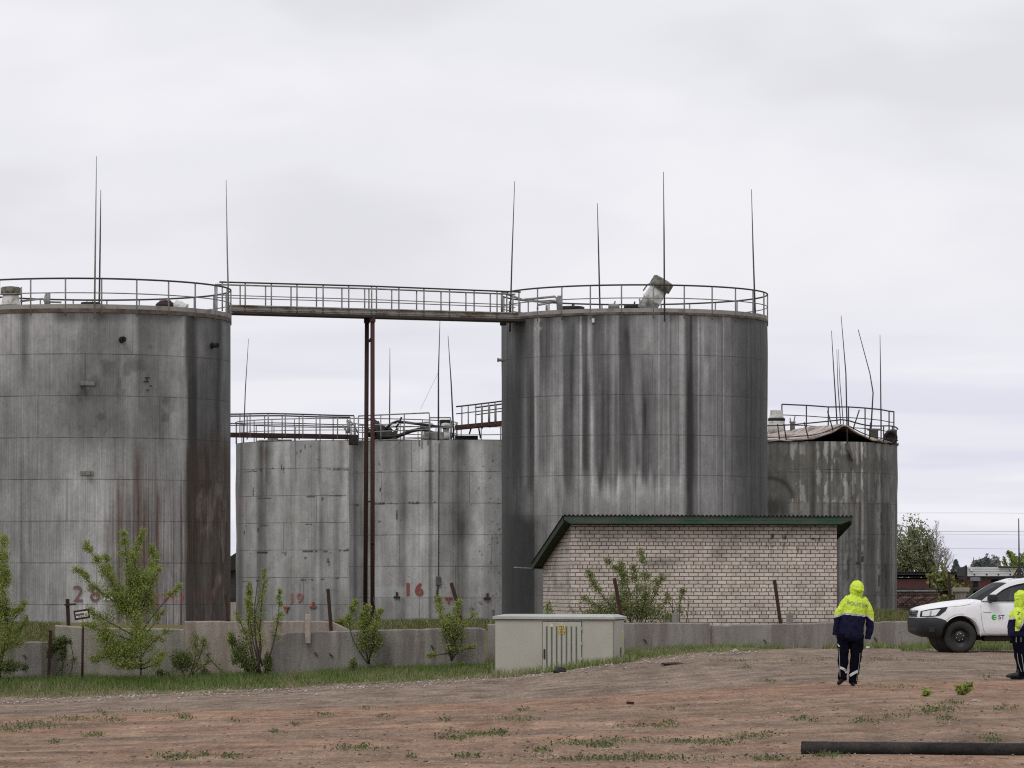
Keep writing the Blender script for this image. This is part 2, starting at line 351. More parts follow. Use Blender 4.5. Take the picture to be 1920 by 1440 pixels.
t.bump(t.math('ADD', t.math('ADD', t.noise(v, 16, 4, .7), t.math('MULTIPLY', n5, .5)), t.math('MULTIPLY', n4, 1.2)), .05, .8)
g = npmesh('ground', np.stack([GX.ravel(), GY.ravel(), GZ.ravel()], 1), Q, t.m, smooth=True); tag(g, 'bare reddish dirt yard with gravel patches', None, kind='structure')
# ================= tanks
worn('toe_grey', (.30,.29,.27), (.17,.15,.125), 1.6, .48, .70)
worn('rim_brown', (.15,.12,.10), (.07,.045,.035), 2.5, .4, .62)
K_ALB = .555          # vertical surface under this sky: picture value = albedo * K
def shell_mat(name, h, ztop_local, seam_dark, stripe_freq, rough=.62):
    t = NT(name); v = t.coord(); sp = t.n('SeparateXYZ'); t.l(v, sp.inputs[0])
    th = t.math('ARCTAN2', sp.outputs['X'], t.math('MULTIPLY', sp.outputs['Y'], -1.0))
    cb = t.n('CombineXYZ'); t.l(t.math('MULTIPLY', th, 5.2), cb.inputs[0]); t.l(sp.outputs['Z'], cb.inputs[2]); cv = cb.outputs[0]
    at = t.n('Attribute'); at.attribute_name = 'stain'; c = at.outputs['Color']; al = at.outputs['Alpha']
    s1 = t.noise(t.mapv(cv, (stripe_freq, 1, .35)), 1.0, 3, .6); s2 = t.noise(t.mapv(cv, (3.2, 1, .22)), 1.0, 5, .65); s3 = t.noise(cv, 9, 5, .65); s4 = t.noise(t.mapv(cv, (2.2,1,1.5)), 1.0, 8, .72)
    k = t.math('ADD', 1.0, t.math('MULTIPLY', t.math('MULTIPLY', t.math('SUBTRACT', s1, .5), 3.2), al))
    k = t.math('MULTIPLY', k, t.math('ADD', .72, t.math('MULTIPLY', s2, .56)))
    k = t.math('MULTIPLY', k, t.math('ADD', .72, t.math('MULTIPLY', s3, .56))); k = t.math('MULTIPLY', k, t.math('ADD', .48, t.math('MULTIPLY', s4, 1.04)))
    c = t.mix(1.0, c, k, 'MULTIPLY')
    d = t.math('DIVIDE', t.math('SUBTRACT', ztop_local, sp.outputs['Z']), h)
    fr = t.math('SUBTRACT', d, t.math('FLOOR', t.math('ADD', d, .5)))
    ln = t.math('LESS_THAN', t.math('ABSOLUTE', fr), .011)
    ln = t.math('MULTIPLY', ln, t.math('MULTIPLY', t.ramp(t.noise(t.mapv(cv, (1.1, 1, 1.1)), 1.0, 3), [(.35,.35),(.6,1)]), seam_dark))
    c = t.mix(ln, c, (.035,.032,.03))
    ci = t.math('FLOOR', d); vx = t.math('DIVIDE', t.math('ADD', t.math('MULTIPLY', th, 5.2), t.math('MULTIPLY', t.math('FRACT', t.math('MULTIPLY', ci, .382)), 4.4)), 4.4)
    vl = t.math('LESS_THAN', t.math('ABSOLUTE', t.math('SUBTRACT', t.math('FRACT', vx), .5)), .0042); c = t.mix(t.math('MULTIPLY', vl, seam_dark*.55), c, (.04,.037,.034))
    pn = t.n('TexWhiteNoise', noise_dimensions='2D'); cv2 = t.n('CombineXYZ'); t.l(t.math('FLOOR', t.math('ADD', vx, .5)), cv2.inputs[0]); t.l(ci, cv2.inputs[1]); t.l(cv2.outputs[0], pn.inputs['Vector']); c = t.mix(1.0, c, t.ramp(pn.outputs['Value'], [(0,.95),(1,1.04)]), 'MULTIPLY')
    t.col(c); t.b.inputs['Roughness'].default_value = rough; t.b.inputs['Specular IOR Level'].default_value = .25
    hh = t.math('ADD', t.math('MULTIPLY', s3, .4), t.math('ADD', s2, t.math('MULTIPLY', t.math('ABSOLUTE', fr), 1.5)))
    t.bump(hh, .006, .4); return t.m
def tank_shell(name, parent, cx, D, R, z0, z1, colfn, mat, dz, dent=0, rimfn=None, ncol=720):
    T = np.linspace(-math.pi, math.pi, ncol, endpoint=False); Z = np.arange(z0, z1+dz*.5, dz); Z[-1] = z1
    TT, ZZ = np.meshgrid(T, Z)
    rr = R+dent*(vn2((TT+4)*6, ZZ*.75, 5)-.5)*np.clip((ZZ-z0)/2, 0, 1)
    X = cx+rr*np.sin(TT); Y = D-rr*np.cos(TT)
    PX = CX+F*X/Y; PY = HY-F*(ZZ-EYE)/Y
    rgb, al = colfn(PX, PY, TT, ZZ); rgb = np.clip(rgb, .004, .75)
    col = np.concatenate([rgb.reshape(-1, 3), np.broadcast_to(al, TT.shape).reshape(-1, 1)], 1)
    idx = np.arange(TT.size).reshape(TT.shape); nx = np.roll(idx, -1, 1)
    Q = np.stack([idx[:-1], nx[:-1], nx[1:], idx[1:]], -1).reshape(-1, 4)
    return npmesh(name, np.stack([X.ravel(), Y.ravel(), ZZ.ravel()], 1), Q, mat, parent, col, smooth=True)
def prof(px, pts): return np.interp(px, [p for p, _ in pts], [v for _, v in pts])
def gray(L): return lin(L)[..., None]/K_ALB*np.array([1.0, .995, .985])
def blend(rgb, m, c): m = np.clip(m, 0, 1)[..., None]; return rgb*(1-m)+np.asarray(c)*m
def box_m(PX, PY, x0, x1, y0, y1, fx=3, fy=6): return sst(x0-fx, x0+fx, PX)*(1-sst(x1-fx, x1+fx, PX))*sst(y0-fy, y0+fy, PY)*(1-sst(y1-fy, y1+fy, PY))
def fine(T, f, sd): return vn1((T+4)*f, sd)
def col28(PX, PY, T, Z):
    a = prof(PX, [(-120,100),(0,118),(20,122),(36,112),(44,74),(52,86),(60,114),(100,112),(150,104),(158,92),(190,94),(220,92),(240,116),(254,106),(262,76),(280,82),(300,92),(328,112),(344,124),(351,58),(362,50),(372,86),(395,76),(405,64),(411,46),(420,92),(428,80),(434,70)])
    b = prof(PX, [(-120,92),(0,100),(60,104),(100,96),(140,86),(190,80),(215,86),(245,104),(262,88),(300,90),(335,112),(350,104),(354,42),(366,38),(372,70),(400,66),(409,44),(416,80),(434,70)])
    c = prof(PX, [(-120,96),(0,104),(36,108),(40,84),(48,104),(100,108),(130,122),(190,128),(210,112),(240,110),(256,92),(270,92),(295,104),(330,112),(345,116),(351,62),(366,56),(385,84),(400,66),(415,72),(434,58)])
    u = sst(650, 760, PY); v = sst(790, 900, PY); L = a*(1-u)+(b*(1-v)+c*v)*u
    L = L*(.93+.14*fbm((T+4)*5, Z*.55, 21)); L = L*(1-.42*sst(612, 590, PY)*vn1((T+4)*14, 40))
    L = L*.97*(1-.16*sst(.60,.72,fbm((T+4)*9, Z*1.6, 77))*box_m(PX, PY, 130, 330, 640, 820, 25, 30))
    rgb = gray(L)
    L = L*1.04; rgb = gray(L*(.88+.24*fbm((T+4)*11, Z*1.1, 92))); st = fine(T, 60, 31)
    m = sst(825, 990, PY+60*(vn1((T+4)*30, 33)-.5))*sst(188, 235, PX)*(1-sst(344, 350, PX))*(.10+.62*sst(.42, .72, st))
    rgb = blend(rgb, m*.85, lin([66,48,40])/K_ALB)
    for x, w_, y0, k in ((258,4.5,820,.85),(296,3.5,900,.8),(222,2.2,880,.75),(212,1.8,930,.6),(340,2.2,930,.85),(202,3,960,.6),(270,2.5,960,.6)):
        m = np.exp(-((PX-x-2*(vn1(Z*1.5, int(x))-.5))/w_)**2)*sst(y0, y0+45, PY)*k*(.6+.5*fbm((T+4)*40, Z*1.3, 90)); rgb = blend(rgb, m, lin([66,45,37])/K_ALB)
    m = sst(347, 353, PX)*sst(790, 850, PY+40*(vn1((T+4)*22, 36)-.5))*(.62+.38*sst(.4,.7,fbm((T+4)*14, Z*.7, 60))); rgb = blend(rgb, m*.92, lin([48,38,31])/K_ALB)
    m = box_m(PX, PY, 355, 425, 900, 1150, 10, 40)*sst(.5,.72,fbm((T+4)*9, Z*1.1, 61)); rgb = blend(rgb, m*.6, lin([98,90,84])/K_ALB)
    m = box_m(PX, PY, 285, 346, 1115, 1129, 3, 2)*sst(.42,.6,fbm((T+4)*45, Z*6, 62)); rgb = blend(rgb, m*.75, lin([120,44,40])/K_ALB)
    m = box_m(PX, PY, 365, 428, 1102, 1150, 8, 8)*sst(.5,.7,fbm((T+4)*25, Z*3, 63)); rgb = blend(rgb, m*.3, lin([84,50,40])/K_ALB)
    al = .28+.45*sst(190, 260, PX)*sst(860, 950, PY)+.1*sst(800, 900, PY)
    return rgb, al
def col_right(PX, PY, T, Z):
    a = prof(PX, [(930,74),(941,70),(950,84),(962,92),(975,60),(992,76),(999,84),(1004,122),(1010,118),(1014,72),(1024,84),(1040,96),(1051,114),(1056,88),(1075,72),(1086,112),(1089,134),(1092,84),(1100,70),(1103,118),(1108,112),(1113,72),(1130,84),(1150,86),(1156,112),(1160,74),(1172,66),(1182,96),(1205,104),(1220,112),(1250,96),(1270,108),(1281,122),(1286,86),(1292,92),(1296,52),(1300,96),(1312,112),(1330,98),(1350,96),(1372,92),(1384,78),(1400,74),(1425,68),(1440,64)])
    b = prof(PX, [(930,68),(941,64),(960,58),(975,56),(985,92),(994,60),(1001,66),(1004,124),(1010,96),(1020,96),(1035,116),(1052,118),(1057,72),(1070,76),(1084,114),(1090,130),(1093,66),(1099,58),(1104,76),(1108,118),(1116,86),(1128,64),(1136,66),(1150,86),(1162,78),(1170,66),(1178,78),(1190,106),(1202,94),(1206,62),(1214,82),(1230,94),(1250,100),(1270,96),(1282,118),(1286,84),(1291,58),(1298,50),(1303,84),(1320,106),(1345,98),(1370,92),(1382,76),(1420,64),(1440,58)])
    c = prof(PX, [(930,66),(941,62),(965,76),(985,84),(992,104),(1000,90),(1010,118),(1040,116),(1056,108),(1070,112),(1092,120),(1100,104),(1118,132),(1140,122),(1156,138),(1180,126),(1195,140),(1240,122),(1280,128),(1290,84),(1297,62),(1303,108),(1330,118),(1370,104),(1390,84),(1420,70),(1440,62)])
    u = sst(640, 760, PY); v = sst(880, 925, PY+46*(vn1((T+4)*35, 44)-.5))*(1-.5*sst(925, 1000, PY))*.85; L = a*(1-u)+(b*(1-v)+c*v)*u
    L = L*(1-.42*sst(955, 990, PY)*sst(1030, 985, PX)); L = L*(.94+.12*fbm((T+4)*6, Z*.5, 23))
    for x, w_, y0, y1, k in ((1186,5,600,900,-24),(1125,3,700,900,14),(1110,2.5,745,960,26),(1140,2,840,960,20),(1165,4,840,905,18),(1240,3,840,905,18),(1210,3,735,830,-22),(1325,4,660,740,24),(1318,3,600,700,14),(1072,3,640,900,-14),(1345,6,600,700,10),(1140,3,860,960,16),(1055,2,600,960,16),(1030,8,850,960,14),(1265,2,760,900,12)):
        L = L+k*np.exp(-((PX-x-(3 if x == 1186 else 0)*(PY-750)/40)/w_)**2)*sst(y0, y0+30, PY)*(1-sst(y1-40, y1, PY))
    L = L+34*np.maximum(0, fine(T, 75, 47)-.78)*3*(1-.5*sst(900, 960, PY))-26*np.maximum(0, fine(T, 68, 48)-.76)*3
    L = L+46*box_m(PX, PY, 1003, 1016, 596, 618, 3, 5)*sst(.45,.6,fbm((T+4)*40, Z*5, 70))
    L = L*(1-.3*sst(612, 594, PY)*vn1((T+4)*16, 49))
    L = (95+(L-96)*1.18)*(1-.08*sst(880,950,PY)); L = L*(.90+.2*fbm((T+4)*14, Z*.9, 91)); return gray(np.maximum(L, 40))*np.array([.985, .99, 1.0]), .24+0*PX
def marks(rgb, PX, PY, items, c=(24,22,21)):
    for x, y, w_, h_ in items:
        n = fbm(PX*.33+7, PY*.33+3, 15, 2); m = box_m(PX, PY, x-w_/2, x+w_/2, y-h_/2, y+h_/2, .8, .6)*sst(.22, .42, n); rgb = blend(rgb, m*.92, lin(np.array(c))/K_ALB)
    return rgb
def col16(PX, PY, T, Z):
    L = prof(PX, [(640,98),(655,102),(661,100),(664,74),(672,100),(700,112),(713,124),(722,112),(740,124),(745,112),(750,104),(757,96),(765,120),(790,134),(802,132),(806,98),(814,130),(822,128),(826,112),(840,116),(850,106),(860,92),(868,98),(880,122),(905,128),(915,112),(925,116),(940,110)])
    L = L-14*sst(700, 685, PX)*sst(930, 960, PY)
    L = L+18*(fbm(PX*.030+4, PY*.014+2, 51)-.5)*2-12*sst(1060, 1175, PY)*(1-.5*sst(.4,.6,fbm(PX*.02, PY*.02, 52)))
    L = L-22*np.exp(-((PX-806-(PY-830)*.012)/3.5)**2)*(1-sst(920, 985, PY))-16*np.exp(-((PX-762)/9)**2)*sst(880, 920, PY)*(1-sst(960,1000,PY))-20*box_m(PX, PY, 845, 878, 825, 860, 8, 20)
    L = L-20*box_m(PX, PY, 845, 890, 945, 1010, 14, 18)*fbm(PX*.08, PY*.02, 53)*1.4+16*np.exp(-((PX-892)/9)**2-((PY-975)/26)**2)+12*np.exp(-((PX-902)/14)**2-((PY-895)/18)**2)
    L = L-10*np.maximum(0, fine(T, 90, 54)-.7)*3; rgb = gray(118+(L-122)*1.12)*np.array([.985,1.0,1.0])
    g = np.random.default_rng(4)
    rgb = marks(rgb, PX, PY, [(714,884,10,2),(773,884,2,3),(806,883,18,2.4),(711,868,2,8),(713,918,3,8),(744,966,3,16),(712,978,6,3),(700,1005,4,3),(669,885,3,3),(690,885,2,2),(720,1004,5,2),(848,884,2,2),(802,829,2,12),(786,832,2,14),(791,834,2,16)]+[(895+g.random()**.6*44, 830+g.random()*300, 1.2+1.6*g.random(), 1.4+1.8*g.random()) for _ in range(46)]+[(700+g.random()*230, 835+g.random()*300, 1.2, 1.5) for _ in range(40)])
    rgb = marks(rgb, PX, PY, [(668,947,10,4),(708,945,16,4),(717,944,10,5),(733,944,4,3),(743,945,4,3),(768,943,5,3),(779,943,14,4),(790,943,12,2),(815,942,6,2)], (40,24,22))
    r = np.hypot((PX-905)/22, (PY-1152)/20); m = np.exp(-((r-1)/.22)**2)*sst(.4,.6,fbm(PX*.2, PY*.2, 58))*(PY < 1165); rgb = blend(rgb, m*.8, lin([44,42,40])/K_ALB)
    m = box_m(PX, PY, 693, 760, 1100, 1122, 2, 2)*.25; rgb = blend(rgb, m, lin([140,142,140])/K_ALB)
    m = box_m(PX, PY, 731, 743, 1104, 1118, 2, 3)*.5; rgb = blend(rgb, m, lin([92,108,118])/K_ALB)
    return rgb, .10+0*PX
def col19(PX, PY, T, Z):
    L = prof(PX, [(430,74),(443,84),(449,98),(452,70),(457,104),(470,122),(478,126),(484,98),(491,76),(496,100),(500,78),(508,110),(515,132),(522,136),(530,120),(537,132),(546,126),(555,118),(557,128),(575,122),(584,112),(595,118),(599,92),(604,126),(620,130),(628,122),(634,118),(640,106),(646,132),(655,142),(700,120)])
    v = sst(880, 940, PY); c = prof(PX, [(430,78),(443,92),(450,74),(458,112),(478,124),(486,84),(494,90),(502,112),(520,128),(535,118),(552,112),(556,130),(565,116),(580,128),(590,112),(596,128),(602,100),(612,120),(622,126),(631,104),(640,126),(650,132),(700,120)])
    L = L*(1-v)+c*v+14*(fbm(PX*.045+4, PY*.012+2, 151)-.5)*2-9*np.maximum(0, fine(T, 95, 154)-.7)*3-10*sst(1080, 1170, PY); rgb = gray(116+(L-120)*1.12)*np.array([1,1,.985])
    m = (np.exp(-((PX-489)/3)**2)*(PY > 838)*(1-sst(865, 895, PY))+np.exp(-((PX-499)/2.5)**2)*(PY > 838)*(1-sst(850, 885, PY)))*.6; rgb = blend(rgb, m, lin([66,50,42])/K_ALB)
    m = box_m(PX, PY, 440, 460, 930, 975, 4, 10)*.35*fbm(PX*.2, PY*.05, 156); rgb = blend(rgb, m, lin([84,58,50])/K_ALB)
    g = np.random.default_rng(9)
    return marks(rgb, PX, PY, [(489,882,4,6),(512,878,3,2.4),(474,882,3,2),(631,880,16,3),(648,881,14,3),(616,880,8,1.6),(590,881,7,1.6),(470,884,24,1.5),(528,877,2,10),(532,879,2,8),(533,886,2,2),(564,845,2,7),(557,850,1.5,4),(572,838,2,8),(582,836,1.6,6),(475,922,2,16),(495,934,28,1.6),(585,931,20,2.4),(632,930,30,2),(605,936,3,6),(596,861,2,2),(461,986,3,2),(495,985,14,2),(578,983,14,2),(630,982,6,1.5),(484,994,3,8),(458,1000,2,10),(492,1036,20,4),(533,1036,10,2),(535,1040,3,4),(577,1034,20,3),(593,1034,4,3),(610,1034,8,2.4),(620,1036,5,2),(643,1033,14,2.6),(652,1031,4,5),(470,1038,3,3),(573,1046,4,5),(483,1089,6,3),(569,1088,9,3.4),(583,1088,9,4),(605,1086,7,2),(633,1085,8,2.4),(460,1090,12,1.5),(587,1104,2,3),(615,1051,3.4,10),(617,1057,3,10),(471,1100,2,14)]+[(450+g.random()*200, 840+g.random()*290, 1.2, 1.8) for _ in range(30)]), .10+0*PX
def col_ruin(PX, PY, T, Z):
    n = fbm((T+4)*30, Z*1.5, 201, 5)*.8+.2*fine(T, 42, 205); n2 = fbm((T+4)*30, Z*2.5, 207, 4); e = fbm((T+4)*5, Z*.35, 211, 3)
    base = prof(PX, [(1430,78),(1460,92),(1500,92),(1540,96),(1600,92),(1630,84),(1645,92),(1660,78),(1681,84)])
    v1 = sst(880, 884, PY); v2 = sst(938, 946, PY)
    dark = (1-v1)*sst(.46,.54,1-n+.14*(e-.5)+.16*sst(845,880,PY)-.10*sst(870,830,PY)-.07*np.exp(-((PX-1585)/60)**2)+.05) + v1*(1-v2)*sst(.44,.50,1-n+.03)*.95 + v2*sst(.58,.66,1-n2)*.8
    light = 1.02*prof(PX, [(1430,88),(1480,96),(1530,114),(1560,122),(1620,130),(1632,96),(1660,90),(1681,90)])
    L = light*(1-v2)+base*v2*prof(PX, [(1430,.9),(1580,1.0),(1592,1.12),(1625,1.1),(1635,.85),(1645,1.05),(1660,.8),(1665,.72),(1672,1.05),(1681,1)])
    L = L*(.74+.5*fine(T, 26, 203))*(1-.25*sst(.55,.8,fine(T, 55, 206))); rgb = gray(L*.93)*np.array([1,1,.965])
    rgb = blend(rgb, dark*.82, gray(63+22*(n2-.5)+10*(fine(T,40,204)-.5))*np.array([1,.985,.90]))
    m = sst(.5,.75,fbm((T+4)*12, Z*.4, 220))*(1-sst(1500,1560,PX))*.4; rgb = blend(rgb, m, lin([82,70,58])/K_ALB)
    r = np.hypot((PX-1440)/62, (PY-935)/52); m = np.exp(-((r-.75)/.08)**2)*(PX < 1494)*(PY < 935)*.75; rgb = blend(rgb, m, lin([28,26,23])/K_ALB)
    m = box_m(PX, PY, 1430, 1470, 935, 965, 14, 10)*.7; rgb = blend(rgb, m, lin([34,31,28])/K_ALB)
    m = box_m(PX, PY, 1594, 1640, 940, 943, 6, 1)*.5*fbm(PX*.3,PY*.3,221); rgb = blend(rgb, m, lin([92,44,36])/K_ALB)
    return marks(rgb, PX, PY, [(1609,1030,2.4,44),(1609,1056,9,6),(1653,980,2.6,40),(1653,1001,8,4),(1590,1070,2,40),(1661,1085,3,56),(1617,1043,4,22),(1640,945,20,1.6),(1648,1090,3,30),(1596,905,2,60)], (36,32,29)), .16+0*PX
def posts_ring(rail, cx, D, R, zb, zt, angs, r=.028, tilt=None):
    mb = MB(); mb.tube([(0,0,0),(0,0,zt-zb)], r, 6); first = None
    for a in angs:
        p = Vector((cx+R*math.sin(a), D-R*math.cos(a), zb))
        if first is None:
            mb.v = [v+p for v in mb.v]; first = mb.build('post', M['rail_grey'], rail); first.data.transform(Matrix.Translation(-(p-ORG[rail.name]))); first.location = p-ORG[rail.name]
        else: inst('post', first.data, rail, p)
def ring(mb, cx, D, R, z, r, a0=-180, a1=180, st=4, n=6, zf=None, rf=None):
    k = max(2, int((a1-a0)/st)); pts = []
    for i in range(k+1):
        a = R_(a0+(a1-a0)*i/k); rr = R+(rf(a) if rf else 0); pts.append((cx+rr*math.sin(a), D-rr*math.cos(a), z+(zf(a) if zf else 0)))
    mb.tube(pts, r, n, ref=(0,0,1) if zf is None else None)
def rod(parent, pts, D, name='lightning_rod', r=(.045,.035,.016), m='rod_steel', D2=None, label=None):
    """stepped mast through photo points (px, py), base first"""
    mb = MB(); pp = [P(x, y, D) for x, y in pts]
    if len(pp) == 2:
        a, b = pp; q = [a, a.lerp(b, .5), a.lerp(b, .5), a.lerp(b, .85), a.lerp(b, .85), b]; rr = [r[0], r[0], r[1], r[1], r[2], r[2]*.7]
        q[2] = q[2]+(b-a)*.001; q[4] = q[4]+(b-a)*.001
    else: q = pp; rr = [r[0], r[1], r[2]*.8][:len(q)] if len(q) <= 3 else np.linspace(r[0], r[2], len(q)).tolist()
    mb.tube(q, rr, 7); o = mb.build(name, M[m], parent)
    if label: o['label'] = label
    return o
def digits(txt, px, py, D, hpx, parent, mat, cxt, Rt, gap=0.0, off=.0, name='painted_digit'):
    """painted number wrapped on the curved shell"""
    cu = bpy.data.curves.new('txt', 'FONT'); cu.body = txt; cu.size = 1; cu.offset = off; cu.space_character = 1+gap; cu.align_x = 'LEFT'; cu.resolution_u = 6
    o = bpy.data.objects.new('txt', cu); C.objects.link(o); dg = bpy.context.evaluated_depsgraph_get(); me = bpy.data.meshes.new_from_object(o.evaluated_get(dg))
    bpy.data.objects.remove(o); x0 = min(v.co.x for v in me.vertices); y0 = min(v.co.y for v in me.vertices); hh = max(v.co.y for v in me.vertices)-y0
    bm = bmesh.new(); bm.from_mesh(me); bmesh.ops.subdivide_edges(bm, edges=bm.edges[:], cuts=1); bm.to_mesh(me); bm.free()
    k = hpx/hh
    for v in me.vertices:
        qx = px+(v.co.x-x0)*k; qy = py-(v.co.y-y0)*k; s = (qx-CX)/F
        # meet the view line with the shell
        A = 1+s*s; B = -2*(s*cxt[0]+cxt[1]); Cc = cxt[0]**2+cxt[1]**2-(Rt+.05)**2; Y = (-B-math.sqrt(B*B-4*A*Cc))/(2*A)
        v.co = Vector((s*Y, Y, EYE+(HY-qy)*Y/F))-ORG[parent.name]
    me.materials.clear(); me.materials.append(M[mat]); ob = bpy.data.objects.new(name, me); C.objects.link(ob); ob.parent = parent; ORG[ob.name] = ORG[parent.name]; return ob
def on_shell(px, py, c, Rt, out=.0):
    s = (px-CX)/F; A = 1+s*s; B = -2*(s*c[0]+c[1]); Cc = c[0]**2+c[1]**2-(Rt+out)**2; Y = (-B-math.sqrt(B*B-4*A*Cc))/(2*A)
    p = Vector((s*Y, Y, EYE+(HY-py)*Y/F)); n = Vector((p.x-c[0], p.y-c[1], 0)).normalized(); return p, n
def roof_cone(tk, cx, D, R, z, rise, mat='ledge_grey'):
    mb = MB(); n = 72; zz = .10 if mat == 'ledge_grey' else 0; prof_ = [(R-.03, z-.1), (R-.03, z+.02+zz), (R*.6, z+.02+zz+rise*.45), (.3, z+zz+rise)]
    mb.lathe((cx, D, 0), prof_, n); return mb.build('roof', M[mat], tk)
def big_rail(tk, cx, D, R, z, a_off, n, h=1.05, top_m='rail_dark', a0=-180, a1=180):
    mb = MB(); ring(mb, cx, D, R, z+h, .032, a0, a1); rl = mb.build('railing', M[top_m], tk)
    mb = MB(); ring(mb, cx, D, R, z+h*.52, .02, a0, a1); mb.build('mid_rail', M['rail_grey'], rl)
    mb = MB(); mb.lathe((cx, D, 0), [(R-.01, z+.0), (R+.015, z+.0), (R+.015, z+.15), (R-.01, z+.15)], 96, smooth=False); mb.build('toe_board', M['toe_grey'], rl)
    angs = [a_off+2*math.pi*k/n for k in range(n)]; angs = [x for x in angs if R_(a0)-.01 <= (x+math.pi) % (2*math.pi)-math.pi <= R_(a1)+.01]
    posts_ring(rl, cx, D, R, z-.22, z+h, angs); return rl
def nozzle(tk, px, py, c, Rt, L=.28, r=.085, d=None, name='nozzle', m='black_iron'):
    p, n = on_shell(px, py, c, Rt, -.02); n = Vector(d).normalized() if d else n
    mb = MB(); mb.tube([p, p+n*L], r, 12); mb.tube([p+n*(L-.05), p+n*L], r*1.35, 12); mb.tube([p, p+n*.06], r*1.5, 12); return mb.build(name, M[m], tk)
# ---- tank with the number 28
D1 = 139.8; c28 = (px2x(163, D1), D1); R1 = 5.215; zt1 = py2z(585, D1-R1); h1 = 78.4*(D1-R1)/F
t28 = thing('storage_tank', 'tall rust streaked grey steel tank painted 28, cut by the left edge', 'storage tank', (c28[0], D1, -.6), 'large steel storage tanks')
tank_shell('shell', t28, c28[0], D1, R1, -.9, zt1, col28, shell_mat('shell_paint', h1, zt1+.6, .75, 26), .08)
roof_cone(t28, c28[0], D1, R1, zt1, .16)
mb = MB(); mb.lathe((c28[0], D1, 0), [(R1-.02, zt1-.01), (R1+.03, zt1-.01), (R1+.03, zt1+.13), (R1-.02, zt1+.13)], 96, smooth=False); mb.build('rim_band', M['rim_brown'], t28)
big_rail(t28, c28[0], D1, R1+.01, zt1+.13, R_(-1.9), 26)
zt = zt1+.1
rod(t28, [(177,598),(179,440),(181,293)], D1-R1-.22, r=(.036,.028,.014), m='rod_light', label='pale lightning rod fixed to the near rim')
rod(t28, [(186,572),(188,440),(189,356)], D1+3.6, r=(.036,.028,.014), label='dark lightning rod standing on the far rim')
rod(t28, [(429,596),(426,470),(424,338)], D1+.6, r=(.034,.027,.014), m='rod_light')
vt = MB(); q = P(20, 572, D1-1.5); q.z = zt1+.02
vt.lathe(q, [(.38,0),(.38,.16),(.36,.18),(.36,.42),(.39,.44),(.39,.50),(.34,.52),(.30,.80),(.28,.84)], 22); v_ = vt.build('roof_vent', M['white_vent'], t28)
vt = MB(); vt.lathe(q+Vector((0,0,.84)), [(.28,0),(.36,.02),(.36,.26),(.30,.30),(.05,.33)], 22); vt.build('vent_cap', M['vent_cap'], v_)
vt = MB(); vt.lathe(q+Vector((0,0,.42)), [(.41,0),(.43,.015),(.43,.05),(.41,.065)], 22); vt.build('strap', M['rust_dark'], v_)
q = P(338, 572, D1-1.0); q.z = zt1+.12; vt = MB(); ax = Vector((.75,-.1,-.5)); vt.lathe(q+Vector((-.1,0,.38)), [(.19,-.14),(.21,0),(.25,.03),(.24,.22),(.28,.24),(.28,.30),(.2,.32)], 18, ax); v_ = vt.build('breather_valve', M['white_vent'], t28); v_['label'] = 'toppled white breather valve lying on the roof'
vt = MB(); vt.lathe(P(310, 574, D1-1)*1.0, [(.34,-.1),(.36,.05),(.3,.12),(.22,.16),(.22,.2),(.05,.22)], 16); vt.build('hatch', M['rust_dark'], t28)
vt = MB(); vt.lathe(P(170, 571, D1-.5), [(.36,-.1),(.36,.06),(.33,.08),(.05,.1)], 18); vt.tube([P(163,570,D1-.6), P(163,562,D1-.6), P(174,562,D1-.6), P(174,570,D1-.6)], .02, 5); vt.build('hatch', M['black_iron'], t28)
pp = MB()
pp.tube([P(38,565,D1-1), P(80,560,D1-1), P(84,566,D1-1), P(115,567,D1-1)], .035, 6); pp.tube([P(86,570,D1-1), P(86,554,D1-1)], .06, 8); pp.tube([P(91,572,D1-1), P(91,552,D1-1)], .07, 8); pp.tube([P(40,572,D1-1), P(40,538,D1-1)], .03, 6); pp.tube([P(85,552,D1-1), P(94,552,D1-1)], .05, 6)
pp.build('roof_pipework', M['rail_grey'], t28)
nozzle(t28, 228, 637, c28, R1, .30, .075); nozzle(t28, 396, 648, c28, R1, .30, .075, (.8,-.6,0))
for px, py, wd in ((165, 719, 26), (163, 887, 24)):
    p, n = on_shell(px, py, c28, R1, .01); sd = Vector((-n.y, n.x, 0)); mb = MB()
    mb.bar(p-sd*wd/2/52*1.0, p+sd*wd/2/52, .05, .14); w0 = p+sd*(wd/2/52-.03)*(-1 if py < 800 else .2); mb.bar(w0, w0+n*.28, .13, .17); mb.build('bracket', M['ledge_grey'], t28)
for x0, y0, x1, y1 in ((272,708,282,708),(270,715,279,715),(276,707,276,716),(281,723,285,723),(274,731,280,731)):
    mb = MB(); mb.bar(on_shell(x0, y0, c28, R1, .03)[0], on_shell(x1, y1, c28, R1, .03)[0], .025); mb.build('bracket', M['rust_dark'], t28)
digits('2', 137, 1128, D1, 30, t28, 'red_old', c28, R1, 0, .002); digits('8', 169, 1128, D1, 30, t28, 'red_old', c28, R1, 0, .002)
p, n = on_shell(203, 1119, c28, R1, .03); sd = Vector((-n.y, n.x, 0)); mb = MB(); mb.prism([p-sd*.17-Vector((0,0,.12)), p+sd*.17-Vector((0,0,.12)), p+sd*.17+Vector((0,0,.12)), p-sd*.17+Vector((0,0,.12))], n*.01); pl = mb.build('plate', M['sign_white'], t28)
mb = MB(); p = p+n*.02; mb.bar(p-sd*.12+Vector((0,0,.02)), p-sd*.02+Vector((0,0,.02)), .02, .05); mb.bar(p-sd*.07-Vector((0,0,.08)), p-sd*.07+Vector((0,0,.02)), .03); mb.build('plate_mark', M['sign_ink'], pl)
